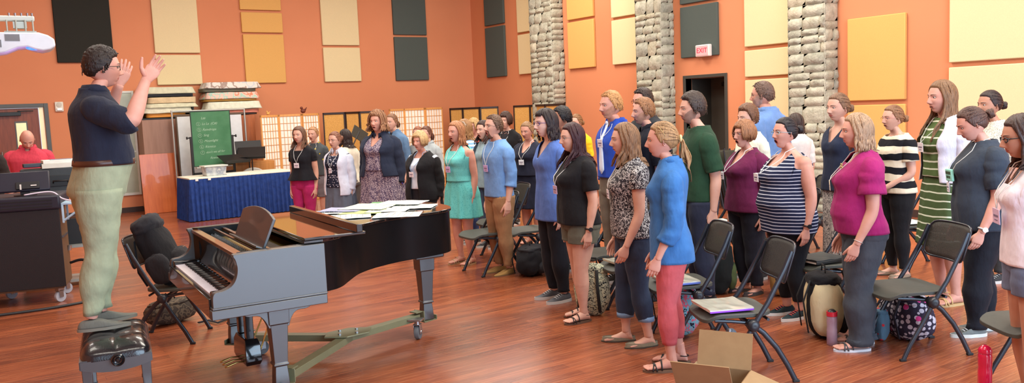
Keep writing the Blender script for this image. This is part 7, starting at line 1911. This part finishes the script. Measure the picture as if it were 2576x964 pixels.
# cables
def cable(pts, r, rgb, label):
    P = [Vector(p) for p in pts]; out = []
    for i in range(len(P)-1):
        a, b_, c, d = P[max(i-1, 0)], P[i], P[i+1], P[min(i+2, len(P)-1)]
        for k in range(8):
            t = k/8; out.append(0.5*((2*b_)+(-a+c)*t+(2*a-5*b_+4*c-d)*t*t+(-a+3*b_-3*c+d)*t**3))
    out.append(P[-1]); o = G().tube(out, r, 8).out('cable', plain(rgb, 0.5), None, smooth=True); tag(o, label, 'cable'); return o
cable([(0.62, 9.22, 1.075), (0.84, 9.17, 1.09), (0.93, 9.12, 1.02), (1.02, 9.06, 0.985), (1.15, 9.10, 0.90), (1.25, 9.25, 0.95)], 0.007, (220, 210, 226), 'white cable looping over the small pale side shelf of the cart')
cable([(0.98, 9.44, 0.34), (1.10, 9.34, 0.36), (1.18, 9.22, 0.20), (1.12, 9.02, 0.03), (0.80, 8.90, 0.012), (0.30, 8.92, 0.012), (-0.1, 9.0, 0.012)], 0.014, (30, 30, 34), 'thick black cable curving from the cart down onto the floor')
# dark lectern slab at the far left edge
o = G().bb((-0.22, -0.2, 0), (0.12, 0.2, 1.08)).out('lectern', M_BLK, None, bevel=0.01); o.location = (-0.12, 10.35, 0); tag(o, 'dark lectern cut off by the left edge of the picture', 'lectern')
# ceiling-hung projector
pj = thing('projector', 'white short-throw projector hanging at upper left, glowing violet underneath', 'projector', tuple(float(q) for q in at_depth(24, 133, 6.3)), R_(-4))
M_PJ = plain((222, 226, 230), 0.35)
prof = [(-0.30, 0.14), (0.20, 0.14), (0.26, 0.12), (0.30, 0.09), (0.305, 0.04), (0.27, 0.015), (0.22, 0.005), (0.17, 0.015), (0.12, 0.035), (0.06, 0.03), (-0.02, -0.005), (-0.14, -0.025), (-0.30, -0.03)]
G().prism(prof, -0.15, 0.15, 'Y').out('housing', M_PJ, pj, smooth=40, bevel=0.010)
M_VG = plain((140, 140, 140), 0.6)
for a in ((-0.02, 0.075, 0.075, 0.125), (-0.115, 0.03, -0.045, 0.085)):
    v = G()
    for k in range(9):
        zz = a[1]+(a[3]-a[1])*k/9; v.bb((a[0], -0.156, zz), (a[2], -0.149, zz+0.003))
    v.bb((a[0], -0.1525, a[1]), (a[2], -0.149, a[3])).out('vent', M_VG, pj)
G().ball((0.16, -0.10, 0.028), 0.035, 16, sc_=(1.5, 1.2, 0.5)).out('lens', plain((70, 130, 255), 0.1, emit=1.5), pj, smooth=True)
pl = bpy.data.lights.new('projector_glow', 'POINT'); pl.energy = 0.9; pl.color = (0.45, 0.35, 1.0); pl.shadow_soft_size = 0.05; plo = bpy.data.objects.new('projector_glow', pl); col.objects.link(plo); plo.parent = pj; plo.location = (0.06, -0.08, -0.12)
g = G().bb((-0.45, -0.03, 0.235), (0.185, 0.03, 0.275)).out('mount_arm', plain((196, 200, 190), 0.4), pj, bevel=0.01)
g = G().bb((-0.02, -0.07, 0.150), (0.19, 0.07, 0.156))
for x in (0.0, 0.06, 0.12, 0.17): g.cyl((x, -0.05, 0.14), (x, -0.05, 0.24), 0.006, n=8)
g.bb((0.04, -0.04, 0.18), (0.13, 0.04, 0.23)); g.out('mount_bracket', plain((170, 172, 160), 0.4, 0.4), pj)
g = G()
for x in (0.02, 0.06, 0.10, 0.14, 0.17): g.cyl((x, -0.02, 0.27), (x, -0.02, 0.295), 0.008, n=8)
g.out('mount_bolts', M_STEEL, pj)
G().cyl((-0.40, 0, 0.25), (-0.40, 0, CEIL-2.2), 0.03, n=16).out('drop_pole', plain((196, 200, 190), 0.4), pj, smooth=40)
sp = thing('ceiling_speaker', 'dark corner of a hanging loudspeaker at the upper left edge', 'speaker', (0.10, 6.9, 2.82), 0.3)
G().box((0, 0, 0), (0.30, 0.25, 0.34), ry=0.15).out('cabinet', M_BLK, sp, bevel=0.02); G().box((0, -0.13, 0), (0.26, 0.01, 0.3), ry=0.15).out('speaker_cloth', plain((20, 20, 20), 0.9), sp, bevel=0.004)
G().cyl((-0.08, 0, 0.1), (-0.08, 0, CEIL-2.82), 0.02, n=12).out('drop_pole', M_BLK, sp, smooth=40)
